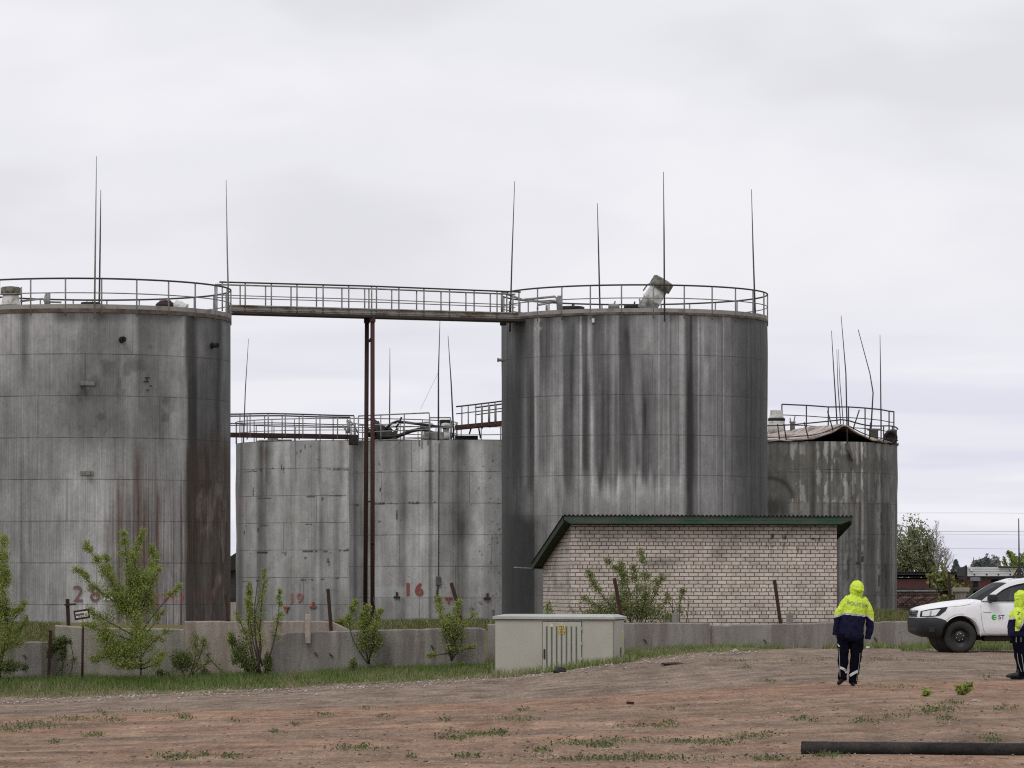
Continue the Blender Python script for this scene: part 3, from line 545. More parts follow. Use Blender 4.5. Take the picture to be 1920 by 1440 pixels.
# ---- large tank on the right
D2 = 150.8; c2 = (px2x(1189.5, D2), D2); R2 = 5.215; zt2 = py2z(589, D2-R2); h2 = 75.4*(D2-R2)/F
tR = thing('storage_tank', 'tall dark grey steel tank with pale drip streaks, behind the brick shed', 'storage tank', (c2[0], D2, -.5), 'large steel storage tanks')
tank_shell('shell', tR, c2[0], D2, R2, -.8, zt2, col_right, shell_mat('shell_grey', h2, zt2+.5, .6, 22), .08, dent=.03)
roof_cone(tR, c2[0], D2, R2, zt2, .18)
mb = MB(); mb.lathe((c2[0], D2, 0), [(R2-.02, zt2-.01), (R2+.03, zt2-.01), (R2+.03, zt2+.08), (R2-.02, zt2+.08)], 96, smooth=False); mb.build('rim_band', M['rim_brown'], tR)
big_rail(tR, c2[0], D2, R2+.0, zt2+.08, R_(-7.2), 27, 1.03)
rod(tR, [(956,622),(960,480),(965,340)], D2-2.2, r=(.036,.028,.014)); rod(tR, [(1125,585),(1122,460),(1120,381)], D2+3, r=(.036,.028,.014))
rod(tR, [(1246,603),(1245,440),(1244,322)], D2-R2-.15, r=(.036,.028,.014), label='tall lightning rod clamped to the near rim'); rod(tR, [(1416,590),(1412,470),(1409,355)], D2-1.8, r=(.036,.028,.014))
q = P(1217, 576, D2-2.5); ax = Vector((.50,-.12,.82)).normalized(); vt = MB(); q2 = P(1224, 560, D2-2.5)
vt.lathe(q2, [(.31,-.56),(.35,-.54),(.36,-.08),(.40,-.07),(.40,-.02),(.36,-.01),(.345,.48)], 24, ax); v_ = vt.build('roof_vent', M['white_vent'], tR); v_['label'] = 'big white vent leaning over on the roof'
vt = MB(); vt.lathe(q2+ax*.44, [(.30,0),(.43,.03),(.43,.36),(.36,.42),(.22,.43)], 24, ax); vt.build('vent_cap', M['vent_cap'], v_)
vt = MB(); vt.tube([P(1206,545,D2-3), P(1213,535,D2-3), P(1227,526,D2-3)], .03, 6); vt.build('broken_pipe', M['rail_grey'], v_); vt = MB(); vt.tube([P(1199,560,D2-3), P(1201,573,D2-3), P(1204,577,D2-3)], .035, 6); vt.build('broken_pipe', M['rail_grey'], v_); vt = MB(); vt.tube([P(1206,578,D2-2.6), P(1208,570,D2-2.6)], .2, 10); vt.build('vent_neck', M['rail_grey'], v_)
pp = MB()
for a_ in ([(941,545),(941,588)], [(942,548),(982,563),(1020,566),(1046,566)], [(982,562),(1040,556),(1045,560),(1046,582)], [(1008,580),(1008,572),(1040,566)], [(956,565),(956,586)], [(974,566),(974,588)], [(1025,572),(1025,582)]):
    pp.tube([P(x, y, D2-1.5) for x, y in a_], .045, 6)
pp.tube([P(1049,582,D2-1.5), P(1049,558,D2-1.5)], .1, 10); pp.tube([P(1045,558,D2-1.5), P(1053,558,D2-1.5)], .08, 8); pp.build('roof_pipework', M['rail_grey'], tR)
for x, yy, rr in ((1072, 578, .5), (1151, 574, .22), (1188, 575, .38)):
    vt = MB(); q = P(x, yy, D2-1.2); vt.lathe(q, [(rr,-.1),(rr,.04),(rr*.85,.07),(.03,.1)], 16); vt.tube([q, q+Vector((.05,0,.2))], .03, 6); vt.build('hatch', M['black_iron' if x != 1151 else 'rail_grey'], tR)
nozzle(tR, 943, 675, c2, R2, .22, .06, (-1,-.1,0), m='rail_grey')
p, n = on_shell(1112, 601, c2, R2, .02); mb = MB(); mb.bar(p-Vector((0,0,.08)), p+Vector((0,0,.08)), .1); mb.build('bracket', M['alu_white'], tR)
mb = MB(); p = P(944, 604, D2-2); mb.bbox(p-Vector((.14,.2,.12)), p+Vector((.1,.2,.1)), .02); mb.build('bracket', M['black_iron'], tR)
# ---- tank 16 and tank 19
def small_tank(cxpx, D, R, rimy, hpx, label, fn, mname, seam):
    c = (px2x(cxpx, D), D); zt = py2z(rimy, D-R); tk = thing('storage_tank', label, 'storage tank', (c[0], D, -.6), 'smaller steel storage tanks')
    tank_shell('shell', tk, c[0], D, R, -.9, zt, fn, shell_mat(mname, hpx*(D-R)/F, zt+.6, seam, 18, .55), .055, dent=.07)
    return tk, c, zt
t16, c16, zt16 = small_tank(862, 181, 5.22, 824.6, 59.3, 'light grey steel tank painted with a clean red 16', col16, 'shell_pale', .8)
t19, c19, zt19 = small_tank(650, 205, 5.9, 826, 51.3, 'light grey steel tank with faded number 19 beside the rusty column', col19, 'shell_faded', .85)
roof_cone(t16, c16[0], 181, 5.22, zt16, .1, 'black_iron'); roof_cone(t19, c19[0], 205, 5.9, zt19, .1, 'black_iron')
digits('1', 762, 1117, 181, 24, t16, 'red_mark', c16, 5.22, 0, .035); digits('6', 778, 1117, 181, 24.5, t16, 'red_mark', c16, 5.22, 0, .035); digits('1', 545, 1131, 205, 19, t19, 'red_faded', c19, 5.9, 0, .025); digits('9', 556, 1131, 205, 19, t19, 'red_faded', c19, 5.9, 0, .025)
def tee(tk, px, py, c, Rt, up, m='rust_post', k=1.0):
    p, n = on_shell(px, py, c, Rt, .05); sd = Vector((-n.y, n.x, 0)); mb = MB(); mb.bar(p-sd*.16*k, p+sd*.16*k, .09); mb.bar(p, p+Vector((0,0,up*.24*k)), .09); mb.build('lug', M[m], tk)
tee(t16, 744, 1120, c16, 5.22, 1); tee(t16, 841, 1121, c16, 5.22, -1, 'red_mark'); tee(t16, 914, 1122, c16, 5.22, 1); tee(t19, 537, 1139, c19, 5.9, -1, 'red_mark', 1.1); tee(t19, 587, 1138, c19, 5.9, 1, 'red_mark', 1.1); tee(t19, 470, 1140, c19, 5.9, -1, 'red_mark')
p0, n0 = on_shell(822, 1085, c16, 5.22, .06); p1, _ = on_shell(823, 830, c16, 5.22, .06); mb = MB(); mb.tube([p0, p1], .022, 6); mb.bbox(p0-Vector((.12,.1,.3)), p0+Vector((.1,.08,.1)), .02); p2, _ = on_shell(819, 1122, c16, 5.22, .06); mb.tube([p0, p2], .05, 6); mb.bbox(p2-Vector((.1,.08,.15)), p2+Vector((.15,.08,.12)), .02); mb.build('down_conductor', M['rod_steel'], t16)
rod(t16, [(822,826),(822,700),(825,598)], 175.6, r=(.045,.034,.016)); mb = MB(); mb.tube([P(822,698,175.6), P(788,768,176)], .006, 4); mb.build('guy_wire', M['wire'], t16)
rod(t16, [(851,826),(846,720),(840,629)], 178.5, r=(.042,.032,.016)); rod(t16, [(730,826),(731,725),(731,653)], 184, r=(.036,.028,.014))
rod(t19, [(456,848),(460,730),(466,635)], 203, r=(.036,.028,.014))
# tank 19: ring railing
mb = MB(); ring(mb, c19[0], 205, 5.92, zt19+1.15, .028); rl = mb.build('railing', M['rail_grey'], t19); mb = MB(); ring(mb, c19[0], 205, 5.92, zt19+.55, .022); mb.build('mid_rail', M['rail_grey'], rl)
posts_ring(rl, c19[0], 205, 5.92, zt19, zt19+1.15, [2*math.pi*k/26+.05 for k in range(26)], .026)
mb = MB(); q = P(512, 827, 203); mb.bbox(q-Vector((.28,.3,.2)), q+Vector((.25,.3,.2)), .05); mb.tube([q+Vector((-.9,0,-.02)), q+Vector((-.2,0,.02))], .05, 6); mb.tube([q+Vector((-.62,0,-.05)), q+Vector((-.62,0,.06))], .13, 8); mb.tube([q+Vector((.2,0,.05)), q+Vector((1.0,0,.05))], .04, 6); mb.build('roof_valve', M['rail_grey'], t19)
# tank 16: straight handrail panels on the near rim and the ring behind
def flat_rail(tk, pts, D, h, m1='rail_grey', mids=(.5,), name='railing', post_r=.026, topm=None, ends=True):
    """straight handrail: pts are photo points on its top rail, one post under each; h in metres"""
    pp = [P(x, y, D) for x, y in pts]; mb = MB(); mb.tube(pp, .032, 6, smooth=False); rl = mb.build(name, M[topm or m1], tk)
    for k in mids:
        mb = MB(); mb.tube([p-Vector((0,0,h*k)) for p in pp], .022, 6, smooth=False); mb.build('mid_rail', M[m1], rl)
    for p in pp:
        mb = MB(); mb.tube([p-Vector((0,0,h)), p], post_r, 6); mb.build('post', M[m1], rl)
    return rl
flat_rail(t16, [(672,780),(714,778),(758,776),(805,774)], 176.4, 1.22, mids=(.36,.62,.95)); flat_rail(t16, [(806,783),(845,783)], 177, 1.0, mids=(.45,))
mb = MB(); ring(mb, c16[0], 181, 5.1, zt16+1.0, .028, 90, 270); rl = mb.build('railing', M['rail_grey'], t16)
for k in (.3, .62): mb = MB(); ring(mb, c16[0], 181, 5.1, zt16+k, .022, 90, 270); mb.build('mid_rail', M['rail_grey'], rl)
posts_ring(rl, c16[0], 181, 5.1, zt16, zt16+1.0, [R_(92+k*11) for k in range(17)], .026)
def breather(tk, px, py, D, k, cap):
    q = P(px, py, D); mb = MB(); mb.lathe(q, [(.16*k,0),(.2*k,.05),(.2*k,.3*k),(.14*k,.34*k),(.14*k,.5*k),(.3*k,.55*k),(.34*k,.62*k),(.3*k,.74*k),(.1*k,.84*k)], 14); o = mb.build('breather_valve', M['white_vent'], tk)
    if cap: mb = MB(); c = q+Vector((0,0,.62*k)); mb.bbox(c-Vector((.27*k,.24*k,0)), c+Vector((.27*k,.24*k,.3*k)), .04); mb.build('valve_hood', M['black_iron'], o)
breather(t16, 800, 824, 179, 1.0, False); breather(t16, 836, 824, 179, 1.0, True)
mb = MB(); q = P(818, 823, 177.5); mb.bbox(q-Vector((.55,.4,.05)), q+Vector((.35,.4,.32)), .05); mb.build('hatch', M['rail_grey'], t16)
# wreckage lying on the roof of tank 16
g = random.Random(5); mb = MB(); q = P(718, 812, 178); n_ = 13
vs = [q+Vector(((i/(n_-1)-.5)*1.35+g.uniform(-.05,.05), (j/5-.5)*1.6, .30*math.sin(i*.62+j*1.3)*.6+(.18 if i < 5 else -.02*i)+g.uniform(-.07,.07)+(.30 if j > 2 and i > 1 else -.2))) for i in range(n_) for j in range(6)]
mb.add(vs, [[i*6+j, (i+1)*6+j, (i+1)*6+j+1, i*6+j+1] for i in range(n_-1) for j in range(5)]); ob = mb.build('crumpled_sheet', M['black_iron'], None, q)
sd_ = ob.modifiers.new('thick', 'SOLIDIFY'); sd_.thickness = .03; tag(ob, 'black crumpled metal sheet lying on the roof of tank 16', 'scrap metal', 'wreckage on the tank roof')
for k, (pts, rr, lb) in enumerate([([(702,821),(745,818),(772,808),(792,804),(812,812),(818,821)], .085, 'long black hose humped low across the roof of tank 16'), ([(722,806),(732,795),(745,790),(768,793),(800,797),(836,802)], .06, 'black pipe arching high over the roof of tank 16'), ([(742,802),(748,794),(753,782)], .045, 'short bent black rod sticking up from the roof wreckage'), ([(700,818),(720,812),(731,806),(734,803)], .11, 'thick dark offcut poking from the crumpled sheet')]):
    mb = MB(); pp = [P(x, y, 177.6+.5*k) for x, y in pts]; mb.tube(pp, rr, 8); o = mb.build('bent_pipe', M['black_iron'], None, pp[0]); tag(o, lb, 'bent pipe', 'wreckage on the tank roof')
# ---- ruined tank on the far right
D5 = 184.6; R5 = 5.22; c5 = (px2x(1478, D5), D5); zt5 = py2z(827, D5-R5)
t5 = thing('storage_tank', 'ruined tank with torn bulging roof and peeling paint behind the shed', 'storage tank', (c5[0], D5, -.6), 'smaller steel storage tanks')
tank_shell('shell', t5, c5[0], D5, R5, -.9, zt5, col_ruin, shell_mat('shell_peeling', 58*(D5-R5)/F, zt5+.6, .7, 20), .055, dent=.10)
pk = math.asin((1567-1478)/203)
def bulge(a):
    d = (a-pk+math.pi) % (2*math.pi)-math.pi; return .74*math.exp(-abs(d/.20)**1.35)
nA, nRr = 240, 14; vs = []; fs = []
for i in range(nRr+1):
    r = (R5+.06)*(1-i/nRr); fz = i/nRr
    for j in range(nA):
        a = 2*math.pi*j/nA; z = zt5+.02+.62*fz**.8+bulge(a)*(1-fz)**1.1+.10*math.sin(a*9+fz*5)*fz*(1-fz)*2+.05*math.sin(a*23+fz*9)*(1-fz)*fz+.02*math.sin(a*31)*(1-fz)
        if i == 0: z -= .05
        vs.append((c5[0]+r*math.sin(a), D5-r*math.cos(a), z))
for i in range(nRr):
    for j in range(nA): fs.append([i*nA+j, i*nA+(j+1) % nA, (i+1)*nA+(j+1) % nA, (i+1)*nA+j])
mb = MB(); mb.add(vs, fs, True); ob = mb.build('roof', M['torn_roof'], t5); sdm = ob.modifiers.new('thick', 'SOLIDIFY'); sdm.thickness = .07; sdm.offset = 1; ob['label'] = 'torn roof plate lifted into a peak over a dark hole'
mb = MB(); mb.lathe((c5[0], D5, 0), [(R5-.5, zt5-1.2), (R5-.5, zt5-.02), (R5-.55, zt5-.02), (R5-.55, zt5-1.2)], 64); mb.lathe((c5[0], D5, zt5-1.3), [(R5-.02, 0), (.1, .02)], 64); mb.build('hole_shade_backing', M['black_iron'], t5)  # black backing: shade inside the torn hole put into its colour
mb = MB(); ring(mb, c5[0], D5, R5+.03, zt5+.02, .05, pk*57.3+22, 130, n=6); ring(mb, c5[0], D5, R5+.03, zt5+.02, .05, -130, pk*57.3-22, n=6); mb.build('rim_band', M['rust_dark'], t5)
# front handrail follows the torn roof; the far one stands higher
mb = MB(); zfr = lambda a: bulge(a)*.35-.18+.05*math.sin(a*7); ring(mb, c5[0], D5, R5+.02, zt5+.95, .034, -120, 84, zf=zfr); rl = mb.build('railing', M['rail_dark'], t5); rl['label'] = 'bent near handrail following the torn roof'
mb = MB(); ring(mb, c5[0], D5, R5+.02, zt5+.18, .026, -120, 84, zf=lambda a: bulge(a)*.86); mb.build('mid_rail', M['rail_dark'], rl)
for px, tl in ((1448,-.1),(1460,-.12),(1500,-.2),(1546,-.28),(1582,.32),(1615,.05),(1644,.0),(1664,-.02)):
    a = math.asin((px-1478)/203); b0 = Vector((c5[0]+(R5+.03)*math.sin(a), D5-(R5+.03)*math.cos(a), zt5+bulge(a)*.9+.02)); mb = MB(); mb.tube([b0, b0+Vector((tl, 0, .98 if abs(tl) > .25 else .78))], .03, 6); mb.build('post', M['rail_dark'], rl)
far_pts = [(1466,758),(1512,760),(1553,763),(1591,763),(1622,765),(1652,768),(1667,771),(1676,772)]
mb = MB(); pts = []
for x, y in far_pts:
    a = math.asin(max(-.985, min(.985, (x-1478)/203.5))); pts.append(Vector((px2x(x, D5-R5*math.cos(a)*-.75), D5+R5*math.cos(a)*.75, py2z(y, D5+R5*math.cos(a)*.75))))
mb.tube(pts, .034, 6); rl = mb.build('railing', M['rail_dark'], t5); rl['label'] = 'taller far handrail'
for dz in (.52, 1.0): mb = MB(); mb.tube([p-Vector((0,0,dz)) for p in pts], .022, 6); mb.build('mid_rail', M['rail_dark'], rl)
for p in pts: mb = MB(); mb.tube([p-Vector((0,0,1.45)), p], .032, 6); mb.build('post', M['rail_dark'], rl)
q = P(1456, 800, D5-1); mb = MB(); mb.lathe(q, [(.42,-.3),(.42,.1),(.38,.16),(.4,.2),(.4,.25),(.36,.28),(.3,.72),(.31,.78),(.05,.8)], 20); v_ = mb.build('roof_vent', M['white_vent'], t5); mb = MB(); mb.lathe(q+Vector((0,0,.28)), [(.41,0),(.42,.06),(.385,.14)], 20); mb.build('vent_skirt', M['black_iron'], v_)
q = P(1486, 795, D5-.5); mb = MB(); mb.lathe(q, [(.12,-.3),(.12,.05),(.16,.07),(.16,.12)], 10); mb.tube([q+Vector((-.1,0,.1)), q+Vector((-.12,0,.3))], .03, 5); mb.tube([q+Vector((.06,0,.1)), q+Vector((.12,0,.38))], .03, 5); mb.build('breather_valve', M['rail_grey'], t5)
q = P(1638, 804, D5-2.2); mb = MB(); mb.lathe(q, [(.22,-.5),(.22,-.1),(.34,-.06),(.34,0),(.05,.02)], 12); mb.build('hatch', M['ledge_grey'], t5)
a = math.asin((1663-1478)/203); p = Vector((c5[0]+R5*math.sin(a)*.98, D5-R5*math.cos(a)-.12, zt5+.26)); mb = MB(); ax = Vector((.25,-1,.02)); mb.lathe(p, [(.16,-.25),(.30,-.05),(.34,.02),(.34,.14),(.24,.14),(.2,.02)], 24, ax); mb.build('round_port', M['black_iron'], t5)
mb = MB(); p = P(1673, 822, D5-1.6); mb.bbox(p-Vector((.22,.3,.3)), p+Vector((.2,.3,.42)), .03); mb.build('bracket', M['vent_cap'], t5)
# flap torn out of the shell under the hole
p1, n1 = on_shell(1578, 832, c5, R5, .03); p2, _ = on_shell(1592, 832, c5, R5, .03); p3, _ = on_shell(1601, 866, c5, R5, .02); p4, _ = on_shell(1593, 858, c5, R5, .12); mb = MB(); mb.prism([p1+n1*.25, p4+n1*.14, p3, p2], n1*.03); ob = mb.build('torn_flap', M['rim_brown'], t5)
for pts, rr in (([(1570,803),(1563,690),(1559,620)], .045), ([(1577,806),(1571,720),(1569,655)], .035), ([(1582,803),(1575,720),(1572,655)], .03), ([(1589,843),(1586,700),(1577,592)], .05), ([(1633,806),(1637,736),(1631,700),(1609,618)], .05), ([(1652,806),(1651,700),(1650,628)], .045)):
    o = rod(t5, pts, D5-(4.6 if pts[0][0] == 1589 else 1.2), r=(rr*.8, rr*.6, rr*.36))
    if pts[0][0] == 1633: o['label'] = 'lightning rod snapped and leaning left'
# ================= walkways
ft = thing('footbridge', 'high grey footbridge linking the two tall tanks on rusty columns', 'footbridge', (px2x(693, 145), 145, 0))
def bz(px, yl, yr): return yl+(yr-yl)*(px-430)/(950-430)
def bD(px): return 141.5+(px-430)/520*6.0
def bp(px, py, off=0): return Vector((px2x(px, bD(px)), bD(px)+off, py2z(py, bD(px))))
for off, nm in ((0, 'near'), (.85, 'far')):
    mb = MB(); xs_ = [424, 560, 692, 830, 972]
    for i in range(4):
        a_, b_ = bp(xs_[i], bz(xs_[i], 579.5, 593.5), off), bp(xs_[i+1], bz(xs_[i+1], 579.5, 593.5), off); mb.bar(a_, b_, .07, .30); dn = Vector((0,-.02,0)); mb.bar(a_+Vector((0,-.05,.14)), b_+Vector((0,-.05,.14)), .12, .04); mb.bar(a_+Vector((0,-.05,.0)), b_+Vector((0,-.05,.0)), .05, .03); mb.bar(a_+Vector((0,-.05,-.14)), b_+Vector((0,-.05,-.14)), .12, .04)
    mb.build('side_beam', M['bridge_grey'], ft)
mb = MB(); a_, b_ = bp(424, bz(424, 585.5, 600), .42), bp(972, bz(972, 585.5, 600), .42); mb.bar(a_, b_, .98, .09); mb.build('deck', M['bridge_under_shade'], ft)
for off, xs_, lab in ((-.06, [417,460,509,557,606,654,697,706,748,795,843,889,932], 'near handrail'), (.92, [403,447,495,543,591,639,682,690,733,780,826,873,919,961], 'far handrail')):
    rl = None; yT = lambda x: (529+(x-412)*.0275 if x < 700 else 536.8+(x-700)*.040)+(0 if off < 0 else 1.2)
    e0, e1 = (412, 976) if off < 0 else (400, 966)
    mb = MB(); mb.tube([bp(e0, yT(e0), off), bp(697, yT(697), off), bp(e1, yT(e1), off)], .034, 6); rl = mb.build('railing', M['rail_dark' if off < 0 else 'rail_grey'], ft); rl['label'] = lab+' of the bridge'
    mb = MB(); mb.tube([bp(e0, yT(e0)+24.5, off), bp(697, yT(697)+25, off), bp(e1, yT(e1)+24.5, off)], .02, 6); mb.build('mid_rail', M['rail_grey'], rl)
    for x in xs_: mb = MB(); mb.tube([bp(x, bz(x, 584, 599), off), bp(x, yT(x), off)], .027, 6); mb.build('post', M['rail_grey'], rl)
for (x0, y0), (x1, y1), Dl, m, lb in (((688,600),(684.5,1150),144.9,'rust_dark','darker left column'), ((698.5,598),(698.5,1150),144.5,'rust_red','redder right column')):
    mb = MB(); a_, b_ = P(x1, y1, Dl), P(x0, y0, Dl); a_.z = -.7; mb.tube([a_, b_], .082, 12); mb.bbox(b_-Vector((.11,.11,.12)), b_+Vector((.11,.11,.1)), .01); lg = mb.build('leg', M[m], ft); lg['label'] = lb
mb = MB()
for y, k in ((641,.0),(788,0),(941,0)): mb.bar(P(686, y+1, 144.7), P(699, y-2, 144.7), .05)
mb.tube([P(692,640,144.4), P(695,634,144.4)], .03, 6); mb.lathe(P(698.5,1018,144.38), [(.06,-.05),(.06,.05)], 10, (0,1,0)); mb.build('tie_bar', M['rust_dark'], ft)
def walkway(label, Dw, beam, th, near, far, mids, h, m='rust_dark'):
    (x0, y0), (x1, y1) = beam; wk = thing('walkway', label, 'walkway', P((x0+x1)/2, (y0+y1)/2, Dw), 'low walkways between the small tanks')
    for off in (0, .8): mb = MB(); mb.bar(P(x0, y0, Dw)+Vector((0,off,0)), P(x1, y1, Dw)+Vector((0,off,0)), .08, th); mb.build('side_beam', M[m], wk)
    mb = MB(); mb.bar(P(x0, y0, Dw)+Vector((0,.4,-.02)), P(x1, y1, Dw)+Vector((0,.4,-.02)), .76, .05); mb.build('deck', M['bridge_under_shade'], wk)
    for pts, off, nm in ((near, -.05, 'near handrail'), (far, .85, 'far handrail')):
        if not pts: continue
        pp = [P(x, y, Dw)+Vector((0,off,0)) for x, y in pts]; mb = MB(); mb.tube(pp, .034, 6); rl = mb.build('railing', M['rail_dark'], wk)
        for k in mids: mb = MB(); mb.tube([p-Vector((0,0,h*k)) for p in pp], .024, 6); mb.build('mid_rail', M['rail_dark'], rl)
        for p in pp[1:]: mb = MB(); mb.tube([p-Vector((0,0,h+.1)), p], .028, 6); mb.build('post', M['rail_grey'], rl)
    return wk
wk = walkway('straight low walkway on a brown beam in front of tank 19', 178.6, ((405,814.5),(672,819)), .20, [(405,777),(450,776.5),(469,776),(503,775.5),(535,776),(568,777),(600,778),(633,779),(664,779.5)], [(405,779),(461,778.5),(494,778),(527,778),(559,779),(591,780),(623,780.5),(655,781)], (.43,), 1.0)
mb = MB(); p = P(663, 824, 178.2); mb.bbox(p-Vector((.22,.3,.26)), p+Vector((.2,.3,.2)), .03); mb.build('support_block', M['black_iron'], wk)
mb = MB(); mb.tube([P(655,812,178.5), P(652,788,178.5)], .07, 8); mb.tube([P(642,796,178.4), P(651,812,178.4)], .035, 6); mb.tube([P(656,789,178.4), P(664,797,178.4), P(671,812,178.4)], .035, 6); mb.build('inlet_pipe', M['rail_grey'], wk)
wk = walkway('short walkway sloping up towards the tall tank from tank 16', 176.5, ((853,801.5),(962,791)), .20, [(855,762.5),(866,761.5),(878,760),(892,758.5),(903,757),(916,755.5),(928,754),(943,752)], [(890,763),(904,761),(918,759),(930,757.5),(944,755.5)], (.36,), .92, 'rust_red')
mb = MB(); mb.bar(P(884,800,176.8), P(880,814,176.8), .07); mb.bar(P(897,799,176.8), P(901,822,176.8), .07); mb.bar(P(852,803,176.8), P(847,822,176.8), .07); mb.bbox(P(853,824,177.2), P(896,816,176.6)+Vector((0,.6,0)), .02); mb.build('support_block', M['black_iron'], wk)
# ================= brick shed
Ds = 104.0; th = R_(9.7); e1 = Vector((math.cos(th), math.sin(th), 0)); e2 = Vector((-math.sin(th), math.cos(th), 0))
o_s = Vector((px2x(1070, Ds), Ds, 0)); SL, SW = 7.42, 4.2
zf, zb_ = py2z(984, Ds), py2z(1060, Ds+4.1); slope = (zb_-zf)/SW
XS = lambda p: o_s+e1*p.x+e2*p.y+Vector((0,0,p.z))
shed = thing('brick_shed', 'low pale brick shed with green fascia and corrugated lean-to roof', 'shed', o_s)
t = NT('brick_wall'); uv = t.n('UVMap'); v = uv.outputs[0]; sp = t.n('SeparateXYZ'); t.l(v, sp.inputs[0]); wz = t.noise(t.mapv(v, (1.7,1.7,1)), 1.0, 3)
wob = t.n('CombineXYZ'); t.l(t.math('ADD', sp.outputs[0], t.math('MULTIPLY', t.math('SUBTRACT', t.noise(v, 9, 2), .5), .03)), wob.inputs[0]); t.l(t.math('ADD', sp.outputs[1], t.math('MULTIPLY', t.math('SUBTRACT', t.noise(v, 7, 2), .5), .022)), wob.inputs[1])
def brk(wd):
    b = t.n('TexBrick'); t.l(wob.outputs[0], b.inputs['Vector']); b.inputs['Scale'].default_value = 1; b.inputs['Brick Width'].default_value = wd; b.inputs['Row Height'].default_value = .1045
    b.inputs['Mortar Size'].default_value = .0105; b.inputs['Mortar Smooth'].default_value = .25; b.offset = .5; b.inputs['Bias'].default_value = -.1
    b.inputs['Color1'].default_value = (.675,.60,.535,1); b.inputs['Color2'].default_value = (.56,.488,.43,1); b.inputs['Mortar'].default_value = (.125,.102,.088,1); return b
b1, b2 = brk(.262), brk(.131)
row = t.math('FLOOR', t.math('DIVIDE', sp.outputs[1], .1045)); hd = t.math('COMPARE', t.math('MODULO', t.math('ADD', row, 60), 6.0), 2.0, .4)
bc = t.mix(hd, b1.outputs['Color'], b2.outputs['Color']); bf = t.math('ADD', t.math('MULTIPLY', b1.outputs['Fac'], t.math('SUBTRACT', 1.0, hd)), t.math('MULTIPLY', b2.outputs['Fac'], hd))
at = t.n('Attribute'); at.attribute_name = 'stain'; bc = t.mix(1.0, bc, at.outputs['Color'], 'MULTIPLY')
wn = t.n('TexWhiteNoise', noise_dimensions='2D'); wc = t.n('CombineXYZ'); t.l(t.math('FLOOR', t.math('DIVIDE', sp.outputs[0], .262)), wc.inputs[0]); t.l(row, wc.inputs[1]); t.l(wc.outputs[0], wn.inputs['Vector']); bc = t.mix(1.0, bc, t.ramp(wn.outputs['Value'], [(0,.86),(.25,.97),(1,1.05)]), 'MULTIPLY'); bc = t.mix(.35, bc, t.mix(1.0, bc, t.ramp(t.noise(v, 22, 4, .7), [(.3,.5),(.7,1.4)]), 'MULTIPLY'))
t.col(bc); t.b.inputs['Roughness'].default_value = .9; t.bump(t.math('SUBTRACT', 1.0, bf), .02, .8)
def brick_wall(name, p0, du, length, ztop0, ztop1, zbot, nu, fn, u0=0):
    """one brick wall as a fine sheet that carries its own stains and darker zones"""
    u = np.linspace(0, length, nu); w_ = np.linspace(0, 1, 60); U, W = np.meshgrid(u, w_); zt = ztop0+(ztop1-ztop0)*U/length; Z = zbot+(zt-zbot)*W
    V = np.stack([p0.x+du.x*U, p0.y+du.y*U, Z], -1).reshape(-1, 3); PX = CX+F*V[:,0]/V[:,1]; PY = HY-F*(V[:,2]-EYE)/V[:,1]
    c = fn(PX, PY); idx = np.arange(U.size).reshape(U.shape); Q = np.stack([idx[:-1,:-1], idx[:-1,1:], idx[1:,1:], idx[1:,:-1]], -1).reshape(-1, 4)
    o = npmesh(name, V, Q, t.m, shed, np.concatenate([c, np.ones((len(V),1))], 1)); me = o.data; ul = me.uv_layers.new(name='UVMap'); li = np.zeros(len(me.loops), np.int32); me.loops.foreach_get('vertex_index', li)
    ul.data.foreach_set('uv', np.stack([(U+u0).ravel()[li], Z.ravel()[li]], 1).astype(np.float32).ravel()); return o
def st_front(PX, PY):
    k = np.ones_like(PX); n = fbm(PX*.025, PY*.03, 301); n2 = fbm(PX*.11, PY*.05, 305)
    k = k*(1-.30*sst(.45,.7,n)*np.exp(-((PX-1265)/130)**2-((PY-1030)/40)**2)*1.6); k = k*(1-.30*sst(1010, 984, PY)*n2*1.6); k = k*(1-.25*sst(1130, 1170, PY)*n2)  # darker mid-wall patch, darker under the eaves and towards the foot
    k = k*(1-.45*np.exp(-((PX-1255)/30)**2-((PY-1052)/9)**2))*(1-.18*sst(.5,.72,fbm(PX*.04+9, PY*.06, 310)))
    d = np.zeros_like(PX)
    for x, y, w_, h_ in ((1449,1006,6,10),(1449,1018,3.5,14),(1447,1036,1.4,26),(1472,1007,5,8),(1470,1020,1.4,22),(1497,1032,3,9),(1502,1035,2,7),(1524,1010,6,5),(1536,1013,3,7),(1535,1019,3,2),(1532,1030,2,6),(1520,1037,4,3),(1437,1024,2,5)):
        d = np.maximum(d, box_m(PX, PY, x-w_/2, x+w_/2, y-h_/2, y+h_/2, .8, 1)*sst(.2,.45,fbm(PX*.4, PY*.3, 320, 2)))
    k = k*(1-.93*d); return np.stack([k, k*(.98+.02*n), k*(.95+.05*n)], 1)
st_side = lambda PX, PY: np.repeat((.86-.35*sst(.5,.75,fbm(PX*.2, PY*.06, 330)))[:,None], 3, 1)  # side and back walls darker overall, with random streaks
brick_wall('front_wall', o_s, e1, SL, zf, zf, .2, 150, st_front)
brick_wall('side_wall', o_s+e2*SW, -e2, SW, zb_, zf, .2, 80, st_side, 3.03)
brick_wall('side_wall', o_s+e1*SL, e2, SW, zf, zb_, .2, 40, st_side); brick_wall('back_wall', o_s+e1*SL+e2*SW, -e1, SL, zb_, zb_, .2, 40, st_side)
rz = lambda y: zf+slope*y
ov0, ov1, of, ob_ = .25, .32, .34, .30
mb = MB(XS)       # soffit slab
